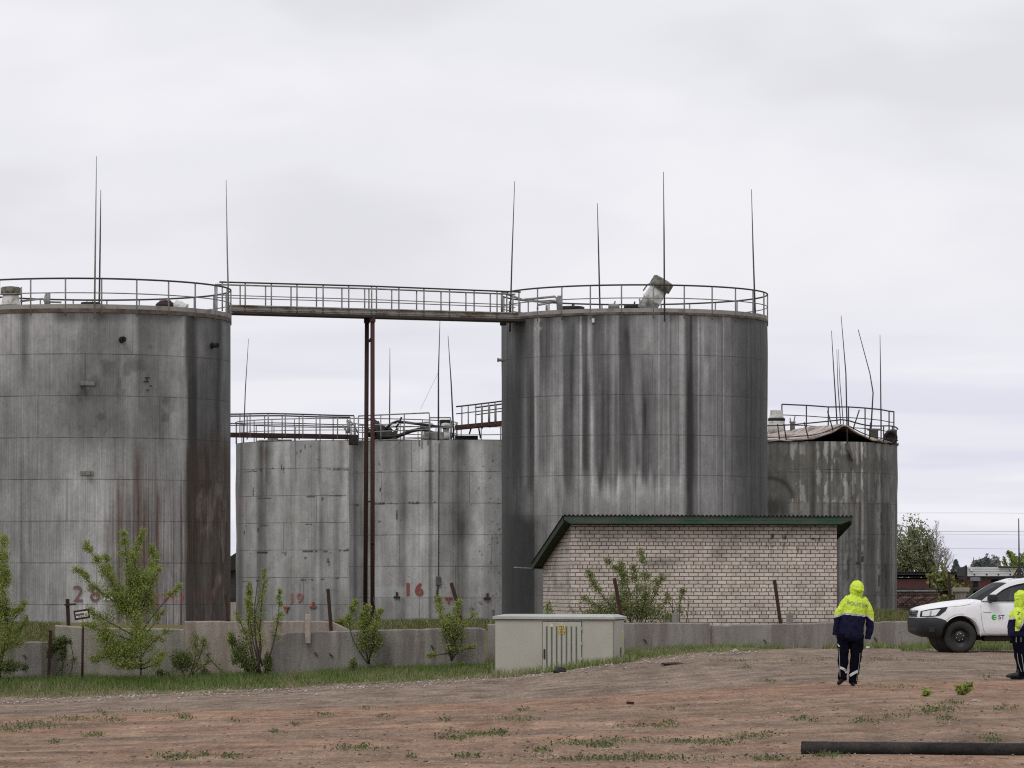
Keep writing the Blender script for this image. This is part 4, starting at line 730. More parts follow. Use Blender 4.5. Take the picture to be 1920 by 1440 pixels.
mb.add([(-ov0,-of,rz(-of)+.0),(SL+ov1,-of,rz(-of)),(SL+ov1,SW+ob_,rz(SW+ob_)),(-ov0,SW+ob_,rz(SW+ob_)),(-ov0,-of,rz(-of)+.10),(SL+ov1,-of,rz(-of)+.10),(SL+ov1,SW+ob_,rz(SW+ob_)+.10),(-ov0,SW+ob_,rz(SW+ob_)+.10)], [(0,3,2,1),(4,5,6,7),(0,1,5,4),(1,2,6,5),(2,3,7,6),(3,0,4,7)])
rf = mb.build('roof', M['green_soffit'], shed)
mb = MB(XS); z_ = rz(-of); y_ = -of-.028
for dz0, dz1, dx in ((.10,.205,.0),(.0,.095,.12)):
    mb.add([(-ov0+dx*1.4,y_,z_+dz0-.06),(SL+ov1-dx*2.6,y_,z_+dz0-.06),(SL+ov1-dx*0.6,y_,z_+dz1-.06),(-ov0+dx*.2,y_,z_+dz1-.06),(-ov0+dx*1.4,y_+.025,z_+dz0-.06),(SL+ov1-dx*2.6,y_+.025,z_+dz0-.06),(SL+ov1-dx*.6,y_+.025,z_+dz1-.06),(-ov0+dx*.2,y_+.025,z_+dz1-.06)], [(0,1,2,3),(7,6,5,4),(0,4,5,1),(1,5,6,2),(2,6,7,3),(3,7,4,0)])
mb.build('fascia', M['green_paint'], rf)
for xe in (-ov0-.028, SL+ov1+.003):
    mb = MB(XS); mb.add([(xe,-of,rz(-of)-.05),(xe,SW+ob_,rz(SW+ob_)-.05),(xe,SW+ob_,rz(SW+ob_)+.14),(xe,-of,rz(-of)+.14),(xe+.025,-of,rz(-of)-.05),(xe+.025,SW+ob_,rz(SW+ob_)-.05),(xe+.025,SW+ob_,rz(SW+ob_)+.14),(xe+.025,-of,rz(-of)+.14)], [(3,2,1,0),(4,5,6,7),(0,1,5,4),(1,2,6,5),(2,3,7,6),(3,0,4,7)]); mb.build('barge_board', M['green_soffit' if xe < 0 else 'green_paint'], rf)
nx_ = 520; vs = []; fs = []
for i in range(nx_):
    x = -ov0-.05+(SL+ov0+ov1+.1)*i/(nx_-1); wv = .026*math.cos(2*math.pi*x/.115)
    for y in (-of-.07, SW+ob_+.04): vs += [(x, y, rz(y)+.155+wv), (x, y, rz(y)+.140+wv)]
for i in range(nx_-1):
    b_ = i*4; fs += [(b_,b_+4,b_+6,b_+2),(b_+1,b_+3,b_+7,b_+5),(b_,b_+1,b_+5,b_+4),(b_+2,b_+6,b_+7,b_+3)]
mb = MB(XS); mb.add(vs, fs, True); mb.build('corrugated_sheet', M['roof_sheet'], rf)
mb = MB(XS); mb.bar((-ov0+.3, SW+ob_+.05, rz(SW+ob_)-.02), (-ov0-.55, SW+ob_-.25, rz(SW+ob_)+.02), .14, .03); mb.build('gutter_board', M['rail_grey'], rf)
# ================= concrete wall panels
def panel(label, x0, x1, yt0, yt1, D, mat, th_=.22, notch=None, loops=(), bot=-1.6):
    p0, p1 = P(x0, yt0, D), P(x1, yt1, D); n = 40; vs = []; g = random.Random(int(x0)+7)
    o = thing('concrete_wall', label, 'wall panel', ((p0.x+p1.x)/2, D, bot+.6), 'concrete retaining wall panels')
    for i in range(n+1):
        k = i/n; x = p0.x+(p1.x-p0.x)*k; z = p0.z+(p1.z-p0.z)*k+g.uniform(-.006,.005)-(.04*g.random() if g.random() < .06 else 0)
        if notch: z -= notch(k)
        vs += [(x, D+g.uniform(-.006,.006), bot), (x, D+g.uniform(-.004,.004), z-.03), (x, D+.03, z), (x, D+th_, z), (x, D+th_, bot)]
    fs = [[i*5+j, (i+1)*5+j, (i+1)*5+j+1, i*5+j+1] for i in range(n) for j in range(4)]+[[0,1,2,3,4],[n*5+j for j in range(5)][::-1]]
    mb = MB(); mb.add(vs, fs); mb.build('slab', M[mat], o)
    for lx, ly in loops:
        q = P(lx, ly, D-.02); mb = MB(); mb.tube([q+Vector((-.04,0,.05)), q+Vector((.01,-.02,-.02)), q+Vector((.035,-.02,-.065)), q+Vector((.055,-.02,-.045)), q+Vector((.02,-.02,.02)), q+Vector((-.02,0,.055))], .008, 5); mb.build('lifting_loop', M['black_iron'], o)
    o['kind'] = 'thing'; return o
panel('low grey wall panel at the left edge with grass bank above', -140, 101, 1204, 1203, 99.6, 'conc_b', loops=((46,1232),))
panel('pale wall panel behind the big leafy bush', 103, 344, 1172, 1181, 99.9, 'conc_a', notch=lambda k: .02*math.sin(k*5))
panel('pinkish wall panel set back behind the tall shrub', 346, 672, 1164.5, 1164, 101.05, 'conc_c', notch=lambda k: (0 if k < .84 else (k-.84)*2.2))
panel('long mottled grey wall panel left of the cabinet', 509, 910, 1187, 1177, 98.9, 'conc_b', loops=((592,1227),(620,1229),(810,1214)), notch=lambda k: -.015+(.05 if k < .06 else 0)+(max(0, k-.965)*1.5))
panel('narrow wall panel end hidden beside the cabinet', 914, 1060, 1170, 1169, 99.6, 'conc_d')
panel('brownish wall panel between the cabinet and the crack', 1062, 1331, 1167.5, 1167.5, 99.6, 'conc_d', loops=((1209,1202),))
panel('long wall panel running from the crack to behind the truck', 1333, 1738, 1170, 1164, 99.7, 'conc_d', loops=((1434,1203),(1641,1199)), notch=lambda k: .02 if k < .5 else 0)
mb = MB(); a_, b_ = P(509, 1186, 98.86), P(519, 1184, 98.86); mb.bbox(a_-Vector((.05,.03,.0)), b_+Vector((.0,.2,.09)), .015); mb.build('slab_chip', M['conc_post'], bpy.data.objects['concrete_wall.003'])
def stub(px, yt, yb, w_, D, label):
    o = thing('concrete_stub', label, 'concrete post', P(px, yb, D), 'short concrete posts along the wall'); mb = MB(); p, q = P(px-w_/2, yb, D), P(px+w_/2, yt, D); mb.bbox((p.x, D, p.z-.2), (q.x, D+(q.x-p.x), q.z), .02); mb.build('shaft', M['conc_post' if px < 700 else 'conc_d'], o)
    mb = MB(); c = (p+q)/2; mb.tube([(c.x,D+.05,q.z-.02),(c.x+.01,D+.05,q.z+.03)], .012, 5); mb.build('rebar', M['rust_dark'], o)
stub(577, 1151, 1192, 10, 98.7, 'pale slender concrete post standing at the wall left of the rusty column'); stub(1267, 1150, 1170, 14, 100.3, 'squat grey concrete post in the shed shrub'); stub(1481, 1149, 1172, 12, 100.3, 'squat grey concrete post in front of the plain brick wall')
def post(label, pts, D, r, m='rust_post', cross=None, square=True, name='rusty_post'):
    pp = [P(x, y, D) for x, y in pts]; o = thing(name, label, 'post', pp[0], 'rusty fence posts'); mb = MB()
    for i in range(len(pp)-1): mb.bar(pp[i]-(pp[i+1]-pp[i])*.01, pp[i+1], r*2)
    mb.build('shaft', M[m], o)
    if cross: mb = MB(); mb.bar(P(*cross[0], D-.06), P(*cross[1], D-.06), .05); mb.build('crossbar', M['rust_post'], o)
    return o
post('dark post with a short crossbar left of the painted 28', [(128.5,1174),(126.5,1123)], 100.8, .045, 'rust_dark', ((121,1134),(142,1133)))
post('dark red post in the gap between tank 28 and tank 19', [(428.5,1166),(423,1115)], 101.6, .036)
post('slightly leaning rusty post right of the faded 19', [(621.5,1189),(615,1104)], 100.2, .045)
post('rusty post bent halfway, right of the red 16', [(866,1176),(861,1143),(846,1093)], 100.6, .048)
post('rusty post leaning left above the cabinet roof', [(1165,1158),(1152,1084)], 100.6, .046)
post('rusty post leaning in front of the plain brick wall', [(1464,1172),(1452,1087)], 100.6, .044)
post('thin rusty post overgrown with vine at the low wall', [(91,1275),(95,1182)], 99.0, .036, 'rust_dark')
# ================= warning sign
p = P(154, 1278, 98.4); sg = thing('warning_sign', 'tilted brown warning sign on a thin dark post by the big bush', 'sign', p)
mb = MB(); mb.tube([p-Vector((0,0,.2)), P(155.5, 1168, 98.4)], .032, 8); mb.build('post', M['rust_dark'], sg); mb = MB(); mb.tube([P(155.5,1170,98.42), P(155.5,1160,98.42)], .012, 6); mb.build('pin', M['rod_light'], sg)
c = P(153.5, 1152, 98.36); tl = R_(9); ux = Vector((math.cos(tl), 0, math.sin(tl))); uz = Vector((-math.sin(tl), 0, math.cos(tl)))
def slab(mb, c, w_, h_, y0, y1): mb.prism([c+ux*i*w_/2+uz*j*h_/2+Vector((0,y0,0)) for i, j in ((-1,-1),(1,-1),(1,1),(-1,1))], Vector((0,y1-y0,0)))
mb = MB(); slab(mb, c, .40, .245, .0, .03); bd_ = mb.build('board', M['rust_post'], sg); mb = MB(); slab(mb, c+ux*.0, .315, .145, -.012, -.002); pl = mb.build('plate', M['sign_white'], bd_)
mb = MB(); yv = Vector((0,-.02,0)); q = c+ux*.112+yv; mb.prism([q-ux*.042-uz*.045, q+ux*.042-uz*.045, q+uz*.045], Vector((0,.006,0))); mb.build('warning_triangle', M['sign_yellow'], bd_)
mb = MB()
for k in range(4): q = c+ux*(-.125+k*.052)+uz*.008+yv; mb.tube([q+ux*.024*math.cos(a_)+uz*.024*math.sin(a_) for a_ in np.linspace(0, 6.3, 13)], .006, 4); mb.bar(q-ux*.016-uz*.016, q+ux*.016+uz*.016, .008)
for k in range(3): mb.bar(c-ux*(.10-k*.06)-uz*.045+yv, c-ux*(.06-k*.06)-uz*.045+yv, .008)
mb.build('pictograms', M['sign_ink'], bd_)
# ================= electrical cabinet
Dc = 96.0; tc_ = R_(-15); c1 = Vector((math.cos(tc_), math.sin(tc_), 0)); c2_ = Vector((-math.sin(tc_), math.cos(tc_), 0)); oc = Vector((px2x(928.5, Dc), Dc, 0)); zc0, zc1 = -.75, py2z(1161, Dc); CL, CW = 3.02, 1.22
XC = lambda p: oc+c1*p.x+c2_*p.y+Vector((0,0,p.z))
cab = thing('electrical_cabinet', 'grey-green electrical substation cabinet with slotted door in the grass', 'electrical cabinet', oc+Vector((0,0,-.4)))
mb = MB(XC); mb.bbox((0,0,zc0), (CL,CW,zc1), .012); mb.build('body', M['cabinet'], cab)
mb = MB(XC); mb.add([(-.05,-.06,zc1+.003),(CL+.06,-.06,zc1+.003),(CL+.06,CW+.06,zc1+.003),(-.05,CW+.06,zc1+.003),(-.05,-.06,zc1+.075),(CL+.06,-.06,zc1+.06),(CL+.06,CW+.06,zc1+.06),(-.05,CW+.06,zc1+.075),(.18,.22,zc1+.125),(CL-.12,.22,zc1+.125),(CL-.12,CW-.2,zc1+.125),(.18,CW-.2,zc1+.125)], [(0,3,2,1),(0,1,5,4),(1,2,6,5),(2,3,7,6),(3,0,4,7),(4,5,9,8),(5,6,10,9),(6,7,11,10),(7,4,8,11),(8,9,10,11)]); mb.build('lid', M['cabinet_lid'], cab)
mb = MB(XC); mb.box((-.01,-.012,zc1-.022), (CL+.01,CW+.01,zc1-.001)); mb.build('lid_gasket', M['slot_dark'], cab)
d0, d1, dzt = 1.215, 2.24, zc1-.045
mb = MB(XC); mb.box((d0,-.008,zc0+.2), (d1,-.002,dzt)); mb.build('door_frame', M['slot_dark'], cab)
mb = MB(XC); mb.bbox((d0+.018,-.030,zc0+.2), (d1-.018,-.010,dzt-.02), .006); dr = mb.build('door', M['cabinet_door'], cab)
for k in range(7): mb = MB(XC); x = d0+.125+k*.1265; mb.box((x-.020,-.034,zc0+.2), (x+.020,-.031,dzt-.13)); mb.build('slot', M['slot_dark'], dr)
mb = MB(XC); mb.bbox((d0+.045,-.06,zc1-.98), (d0+.085,-.031,zc1-.74), .008); mb.build('handle', M['trim_black'], dr)
for hz in (.25, .62, .99): mb = MB(XC); mb.tube([(d1-.012,-.036,zc1-hz-.05), (d1-.012,-.036,zc1-hz+.05)], .011, 8); mb.build('hinge', M['cabinet_lid'], dr)
mb = MB(XC)
def tri(mb, x, z, s, y): mb.prism([(x-s,y,z-s*.85),(x+s,y,z-s*.85),(x,y,z+s*.85)], (0,.004,0))
tri(mb, d0+.25, zc1-.13, .062, -.040); mb.build('warning_triangle', M['label_cream'], dr); mb = MB(XC); tri(mb, d0+.51, zc1-.105, .03, -.040); mb.build('warning_triangle', M['sign_white'], dr)
def flat_text(txt, size, fn, mat, parent, name, off=.0, sp=1.0, ext=0):
    cu = bpy.data.curves.new('txt', 'FONT'); cu.body = txt; cu.size = size; cu.offset = off; cu.space_character = sp; cu.align_x = 'CENTER'; cu.align_y = 'CENTER'; cu.extrude = ext
    o = bpy.data.objects.new('txt', cu); C.objects.link(o); me = bpy.data.meshes.new_from_object(o.evaluated_get(bpy.context.evaluated_depsgraph_get())); bpy.data.objects.remove(o)
    if name == 'lettering':
        bm = bmesh.new(); bm.from_mesh(me); bmesh.ops.subdivide_edges(bm, edges=bm.edges[:], cuts=1); bmesh.ops.triangulate(bm, faces=bm.faces[:]); bm.to_mesh(me); bm.free()
    for v in me.vertices: v.co = Vector(fn(v.co))-ORG[parent.name]
    me.materials.clear(); me.materials.append(M[mat]); ob = bpy.data.objects.new(name, me); C.objects.link(ob); ob.parent = parent; ORG[ob.name] = ORG[parent.name]; return ob
for txt, z in (('TR1', zc1-.20), ('10KV', zc1-.325)):
    mb = MB(XC); mb.box((d0+.42,-.042,z-.036), (d0+.60,-.0355,z+.036)); lb = mb.build('label', M['label_yellow'], dr)
    flat_text(txt, .078, lambda v: XC(Vector((d0+.51+v.x, -.045, z+v.y))), 'sign_ink', dr, 'label_text', .002, 1.05)
mb = MB(XC); mb.bbox((CL+.001,.10,zc0+.2), (CL+.022,CW-.1,zc1-.03), .006); sdr = mb.build('side_door', M['cabinet_door'], cab)
for y, z, s, m in ((.95,zc1-.30,.03,'sign_white'),(.95,zc1-.44,.05,'label_yellow'),(.94,zc1-.57,.03,'label_yellow'),(.40,zc1-.24,.03,'label_cream')): mb = MB(XC); mb.box((CL+.023,y-s,z-s), (CL+.027,y+s,z+s)); mb.build('label', M[m], sdr)
mb = MB(XC); mb.box((CL+.023,.72,zc1-.95), (CL+.04,.78,zc1-.70)); mb.build('handle', M['slot_dark'], sdr)
# ================= vegetation
def leaves(pts, s0, s1, g, up=.35):
    """rhombic leaf faces at the given points"""
    n = len(pts); s = g.uniform(s0, s1, n)[:,None]; d = g.normal(size=(n,3)); d[:,2] += up; d /= np.linalg.norm(d, axis=1)[:,None]
    q = g.normal(size=(n,3)); e = np.cross(d, q); e /= np.linalg.norm(e, axis=1)[:,None]; p = np.asarray(pts)
    V = np.stack([p-d*s*.5, p+e*s*.30, p+d*s*.5, p-e*s*.30], 1).reshape(-1, 3); return V, np.arange(4*n).reshape(-1, 4)
def stem_path(a, b, g, bow=.12, n=7):
    a = np.array(a); b = np.array(b); L_ = np.linalg.norm(b-a); o = g.normal(size=3)*L_*bow; o[2] = abs(o[2])*.4
    t_ = np.linspace(0, 1, n)[:,None]; return a+(b-a)*t_+np.sin(t_*math.pi)*o*.6
def shrub(name, label, cat, D, stems, group=None, leaf='leaf_spring', leaf2=None, size=(.026,.056), seed=1, clumps=(), branch='bark', r0=.022, depth=.25, twigs=True, dk=4.6):
    """stems: (base px, base py, tip px, tip py, leaf density per metre, spread m, leafless share); clumps: (px, py, rx, ry, count)"""
    g = np.random.default_rng(seed); base = P(stems[0][0], stems[0][1], D); o = thing(name, label, cat, base, group); mb = MB(); LP = []; LD = []
    for (x0, y0, x1, y1, dens, spr, bare) in stems:
        if size[1] < .08: spr *= 1.45
        s = D/F; dy0, dy1 = g.normal()*depth*.3, g.normal()*depth; a_ = P(x0, y0, D+dy0*.3); b_ = P(x1, y1, D+dy1); path = stem_path(a_, b_, g); L_ = np.linalg.norm(np.array(b_)-np.array(a_))
        mb.tube([Vector(p) for p in path], list(np.linspace(r0, r0*.3, len(path))), 5); n = int(dens*L_*(dk if size[1] < .08 else 1))
        if n:
            tt = bare+(1-bare)*g.random(n)**.85; i = np.clip((tt*(len(path)-1)).astype(int), 0, len(path)-2); fr = tt*(len(path)-1)-i; c_ = path[i]*(1-fr[:,None])+path[i+1]*fr[:,None]
            nt = max(3, int(L_*9))     # leaves gather round short side twigs
            tws = bare+(1-bare)*np.sort(g.random(nt)); near = tws[np.argmin(np.abs(tt[:,None]-tws[None,:]), 1)]; tt = tt*.35+near*.65
            i = np.clip((tt*(len(path)-1)).astype(int), 0, len(path)-2); fr = tt*(len(path)-1)-i; c_ = path[i]*(1-fr[:,None])+path[i+1]*fr[:,None]
            w_ = spr*(1.15-.75*tt[:,None]); off = g.normal(size=(n,3))*w_*.62; dirs = {round(float(q),4): g.normal(size=3) for q in tws}; off += np.array([dirs[round(float(q),4)] for q in near])*w_*.42; off[:,2] += .02
            LP.append(c_+off)
            if twigs:
                for q in tws[::2]:
                    i_ = min(int(q*(len(path)-1)), len(path)-2); f_ = q*(len(path)-1)-i_; p0 = path[i_]*(1-f_)+path[i_+1]*f_; dd = dirs[round(float(q),4)]*spr*(1.15-.75*q)*.9; mb.tube([Vector(p0), Vector(p0+dd)], [r0*.3, r0*.12], 4, caps=False)
    for (px, py, rx, ry, n) in clumps:
        n = int(n*(dk if size[1] < .08 else 1))
        c_ = np.array(P(px, py, D)); s = D/F; k = g.normal(size=(n,3)); k /= np.linalg.norm(k, axis=1)[:,None]; k *= g.random(n)[:,None]**.45; sub = g.normal(size=(10,3))*.5; k = k*.72+sub[g.integers(0,10,n)]*.42; LD.append(c_+k*np.array([rx*s, min(rx*s,.5), ry*s]))
    mb.build('branches', M[branch], o)
    if LP: V, Q = leaves(np.concatenate(LP), *size, g); npmesh('foliage', V, Q, M[leaf], o)
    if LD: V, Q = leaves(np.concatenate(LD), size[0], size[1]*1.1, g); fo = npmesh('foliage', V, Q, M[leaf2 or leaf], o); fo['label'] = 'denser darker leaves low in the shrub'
    return o
SHR = 'shrubs growing along the wall'
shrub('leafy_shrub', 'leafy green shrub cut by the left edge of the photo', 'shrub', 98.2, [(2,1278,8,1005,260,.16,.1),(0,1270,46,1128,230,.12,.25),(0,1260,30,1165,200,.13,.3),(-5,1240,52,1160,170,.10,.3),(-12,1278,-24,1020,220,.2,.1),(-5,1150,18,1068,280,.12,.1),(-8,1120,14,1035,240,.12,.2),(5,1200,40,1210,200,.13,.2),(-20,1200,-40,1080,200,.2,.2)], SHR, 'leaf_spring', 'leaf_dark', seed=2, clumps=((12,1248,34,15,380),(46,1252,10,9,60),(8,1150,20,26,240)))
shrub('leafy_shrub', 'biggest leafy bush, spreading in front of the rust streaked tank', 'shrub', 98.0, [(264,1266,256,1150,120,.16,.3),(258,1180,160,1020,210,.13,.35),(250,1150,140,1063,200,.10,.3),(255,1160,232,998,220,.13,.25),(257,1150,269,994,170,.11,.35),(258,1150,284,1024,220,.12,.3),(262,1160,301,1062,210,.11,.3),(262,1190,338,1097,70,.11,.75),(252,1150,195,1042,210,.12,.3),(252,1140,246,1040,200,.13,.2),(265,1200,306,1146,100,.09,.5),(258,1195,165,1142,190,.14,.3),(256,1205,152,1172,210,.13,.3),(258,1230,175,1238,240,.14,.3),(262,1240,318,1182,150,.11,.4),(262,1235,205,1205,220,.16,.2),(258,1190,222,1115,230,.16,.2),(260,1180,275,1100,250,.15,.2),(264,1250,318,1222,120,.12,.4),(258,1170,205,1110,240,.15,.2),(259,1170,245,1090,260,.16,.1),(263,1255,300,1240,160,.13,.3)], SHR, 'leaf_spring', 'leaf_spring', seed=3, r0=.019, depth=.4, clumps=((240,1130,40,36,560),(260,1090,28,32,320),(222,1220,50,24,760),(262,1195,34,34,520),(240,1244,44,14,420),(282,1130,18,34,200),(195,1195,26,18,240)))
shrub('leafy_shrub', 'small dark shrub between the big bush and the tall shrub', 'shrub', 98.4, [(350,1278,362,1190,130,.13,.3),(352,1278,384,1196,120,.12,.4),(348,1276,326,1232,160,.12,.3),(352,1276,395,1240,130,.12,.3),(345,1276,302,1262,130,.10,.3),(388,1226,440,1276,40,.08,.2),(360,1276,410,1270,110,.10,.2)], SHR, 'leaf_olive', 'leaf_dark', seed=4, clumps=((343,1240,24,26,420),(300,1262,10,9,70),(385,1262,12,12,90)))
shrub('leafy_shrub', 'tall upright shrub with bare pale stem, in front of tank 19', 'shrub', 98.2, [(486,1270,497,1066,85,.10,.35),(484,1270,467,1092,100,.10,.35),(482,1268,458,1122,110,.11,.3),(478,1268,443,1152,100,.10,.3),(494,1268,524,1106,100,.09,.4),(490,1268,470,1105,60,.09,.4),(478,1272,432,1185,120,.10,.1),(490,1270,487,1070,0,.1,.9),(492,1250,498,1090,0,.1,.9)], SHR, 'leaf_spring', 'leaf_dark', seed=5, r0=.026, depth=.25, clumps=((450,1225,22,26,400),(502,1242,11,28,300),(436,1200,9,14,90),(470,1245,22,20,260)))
shrub('leafy_shrub', 'round dense shrub hanging over the wall below the rusty column', 'shrub', 98.3, [(690,1245,667,1126,160,.10,.55),(690,1245,686,1130,160,.11,.5),(692,1245,713,1142,160,.10,.55),(690,1240,678,1150,120,.10,.5),(692,1240,700,1120,0,.1,.9),(688,1240,700,1232,60,.1,.2)], SHR, 'leaf_spring', 'leaf_olive', seed=6, depth=.15, clumps=((690,1201,30,30,900),(661,1245,9,15,130),(688,1160,18,16,150)))
shrub('leafy_shrub', 'narrow shrub beside the bent rusty post', 'shrub', 98.3, [(846,1238,822,1118,150,.11,.4),(846,1238,836,1150,150,.11,.3),(848,1238,862,1128,150,.11,.4),(850,1210,893,1148,70,.09,.5),(842,1225,804,1232,110,.08,.3),(848,1222,892,1216,110,.08,.3),(846,1240,852,1165,160,.12,.3)], SHR, 'leaf_spring', 'leaf_olive', seed=7, depth=.2, clumps=((846,1185,22,22,420),(848,1218,14,14,140),(866,1243,10,5,40)))
shrub('leafy_shrub', 'wide leafy shrub growing against the brick shed', 'shrub', 101.9, [(1180,1175,1102,1072,130,.10,.4),(1182,1175,1137,1046,170,.12,.3),(1186,1175,1166,1052,180,.12,.2),(1196,1178,1199,1030,150,.12,.3),(1194,1178,1187,1056,170,.12,.2),(1206,1178,1244,1079,150,.12,.3),(1212,1178,1256,1112,130,.11,.3),(1275,1178,1284,1096,110,.09,.25),(1180,1176,1092,1120,150,.12,.3),(1190,1176,1160,1110,190,.14,.2),(1200,1176,1212,1112,190,.14,.2),(1262,1178,1262,1110,0,.1,.9),(1270,1178,1250,1120,10,.1,.5),(1285,1178,1290,1125,8,.1,.5),(1100,1172,1066,1136,12,.1,.5),(1105,1172,1085,1132,12,.1,.5)], SHR, 'leaf_olive', 'leaf_olive', seed=8, r0=.016, depth=.3, clumps=((1160,1140,34,26,420),(1212,1145,40,24,420),(1120,1150,34,14,220),(1250,1156,26,14,130)))
shrub('leafy_shrub', 'tiny bright green bush on the bank right of the leaning post', 'shrub', 102.6, [(637,1172,634,1160,60,.1,.1),(637,1172,645,1162,60,.1,.1)], SHR, 'leaf_autumn', 'leaf_autumn', seed=9, clumps=((637,1168,12,7,160),(620,1172,8,4,50)))
shrub('leafy_shrub', 'little sprig at the left corner of the brick shed', 'shrub', 102.2, [(1028,1165,1027,1132,150,.09,.0),(1029,1165,1032,1140,120,.08,.1)], SHR, 'leaf_spring', seed=10)
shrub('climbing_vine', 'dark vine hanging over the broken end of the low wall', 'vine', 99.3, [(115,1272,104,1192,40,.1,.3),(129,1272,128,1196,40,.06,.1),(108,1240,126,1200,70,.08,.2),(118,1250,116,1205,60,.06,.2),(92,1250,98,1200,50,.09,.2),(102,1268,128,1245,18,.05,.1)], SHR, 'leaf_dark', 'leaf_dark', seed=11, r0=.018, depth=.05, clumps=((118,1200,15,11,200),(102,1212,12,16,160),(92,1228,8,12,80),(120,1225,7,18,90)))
shrub('leafy_shrub', 'low dark weeds at the foot of the mottled wall panel', 'shrub', 98.2, [(735,1262,712,1250,60,.1,.1),(735,1262,760,1252,60,.1,.1),(720,1262,718,1240,30,.05,.3)], SHR, 'leaf_dark', 'leaf_dark', seed=12, clumps=((740,1256,30,5,150),(700,1258,14,4,50)))
# background trees
shrub('bushy_tree', 'dense olive green bushy tree beside the ruined tank', 'tree', 250, [(1722,1100,1692,985,70,.75,.2),(1722,1100,1706,970,70,.75,.2),(1724,1100,1722,982,70,.75,.2),(1726,1100,1741,996,70,.75,.2),(1726,1100,1754,1016,70,.7,.2),(1728,1100,1765,1034,16,.8,.4),(1720,1100,1680,1000,70,.75,.2),(1720,1100,1668,1010,70,.75,.2),(1724,1100,1762,1060,20,1.0,.3),(1722,1100,1712,1000,70,.8,.2),(1730,1100,1768,1031,10,.5,.6)], 'trees beyond the yard', 'leaf_tree_haze', 'leaf_tree_haze', (.11,.24), 21, ((1700,1040,28,38,1300),(1728,1046,32,36,1300),(1745,1060,24,20,800),(1690,1065,24,20,800),(1712,1008,22,26,600),(1740,1025,16,22,450)), 'bark', .09, 1.5, False)
def bare_tree(label, px, py, D, H, W, seed, n=46, m='twig_grey', r=.1):
    g = np.random.default_rng(seed); b = P(px, py, D); o = thing('bare_tree', label, 'tree', b, 'trees beyond the yard'); mb = MB(); top = b+Vector((g.normal()*.2, 0, H)); mb.tube([b, b.lerp(top, .5)+Vector((g.normal()*.15,0,0)), top], [r, r*.6, r*.15], 6); mb.build('trunk', M['bark_pale'], o); mb = MB()
    for k in range(n):
        f_ = .22+.76*k/n; p0 = b.lerp(top, f_); a_ = g.random()*6.28; L_ = W*(1.15-f_)*(.6+.6*g.random()); d = Vector((math.cos(a_)*.75, math.sin(a_)*.75, .9)); p1 = p0+d*L_*.6; p2 = p1+Vector((d.x*.3, d.y*.3, 1))*L_*.4; mb.tube([p0, p1, p2], [r*.28, r*.17, r*.08], 4, caps=False)
        for q in range(4): w_ = p0.lerp(p2, .3+.17*q); mb.tube([w_, w_+Vector((g.normal()*.4, g.normal()*.4, .5+.4*g.random()))*L_*.33], [r*.12, r*.07], 3, caps=False)
    mb.build('crown', M[m], o)
bare_tree('leafless pale birch rising right of the bushy tree', 1757, 1090, 245, 3.9, 1.25, 31, 34, 'twig_grey', .06); bare_tree('low leafless bush of pale twigs beyond the red shed', 1772, 1088, 240, 1.9, 1.4, 33, 30, 'twig_grey', .06)
def far_tree(label, px, py, ytop, wpx, D, seed, leaf='leaf_far_haze', cone=False, n=900):
    g = np.random.default_rng(seed); b = P(px, py, D); H = (py-ytop)*D/F; W = wpx*D/F/2; o = thing('distant_tree', label, 'tree', b, 'distant trees on the horizon'); mb = MB(); mb.tube([b-Vector((0,0,2.5)), b+Vector((0,0,H*.8))], [.25,.06], 5); mb.build('trunk', M['bark_pale'], o)
    if cone: z = g.random(n); rr = W*(1-z)**.8*np.sqrt(g.random(n)); a_ = g.random(n)*6.28; pts = np.stack([b.x+rr*np.cos(a_), b.y+rr*np.sin(a_), b.z+z*H], 1)
    else:
        cs = np.stack([g.normal(size=9)*W*.42, g.normal(size=9)*W*.3, H*(.28+.62*g.random(9))], 1); cs[:,2] *= 1-.35*np.abs(cs[:,0])/W; k = g.integers(0, 9, n); pts = np.array(b)+cs[k]+g.normal(size=(n,3))*np.array([W*.2, W*.2, H*.13]); pts[:,2] = np.maximum(pts[:,2], b.z-.5)
    V, Q = leaves(pts, .35, .75, g); npmesh('crown', V, Q, M[leaf], o)
far_tree('small dark conical tree on the horizon left of the dropside bed', 1792, 1084, 1051, 24, 520, 41, cone=True)
far_tree('rounded tree, bluish haze in its colour, on the horizon behind the dropside bed', 1848, 1084, 1047, 34, 560, 42, n=1300); far_tree('greyish leafless looking tree at the horizon clump right end', 1866, 1084, 1048, 22, 570, 43, 'twig_grey'); far_tree('low greyish tree at the horizon clump left end', 1824, 1084, 1056, 26, 580, 44, 'twig_grey'); far_tree('distant tree on the horizon at the right edge', 1906, 1084, 1044, 30, 560, 45)
g = np.random.default_rng(50); n = 9000; pts = np.stack([g.uniform(-420, 420, n), g.uniform(640, 760, n), np.zeros(n)], 1); hN = 2.2+2.6*vn1(pts[:,0]*.06+30, 52); pts[:,2] = -.4+g.random(n)*hN*1.15; V, Q = leaves(pts, .9, 2.2, g); o = npmesh('treeline', V, Q, M['leaf_far_haze']); tag(o, kind='stuff')
shrub('leafy_shrub', 'spiky green sapling rising behind the dropside bed at the right edge', 'shrub', 128, [(1905,1100,1889,1034,90,.12,.4),(1905,1100,1895,1036,90,.12,.4),(1906,1100,1902,1042,90,.12,.4),(1908,1100,1918,1040,90,.14,.4),(1905,1100,1882,1048,60,.1,.6),(1908,1100,1910,1046,90,.14,.3)], 'shrubs beyond the wall', 'leaf_spring', 'leaf_olive', (.08,.16), 13, ((1905,1064,20,12,160),))
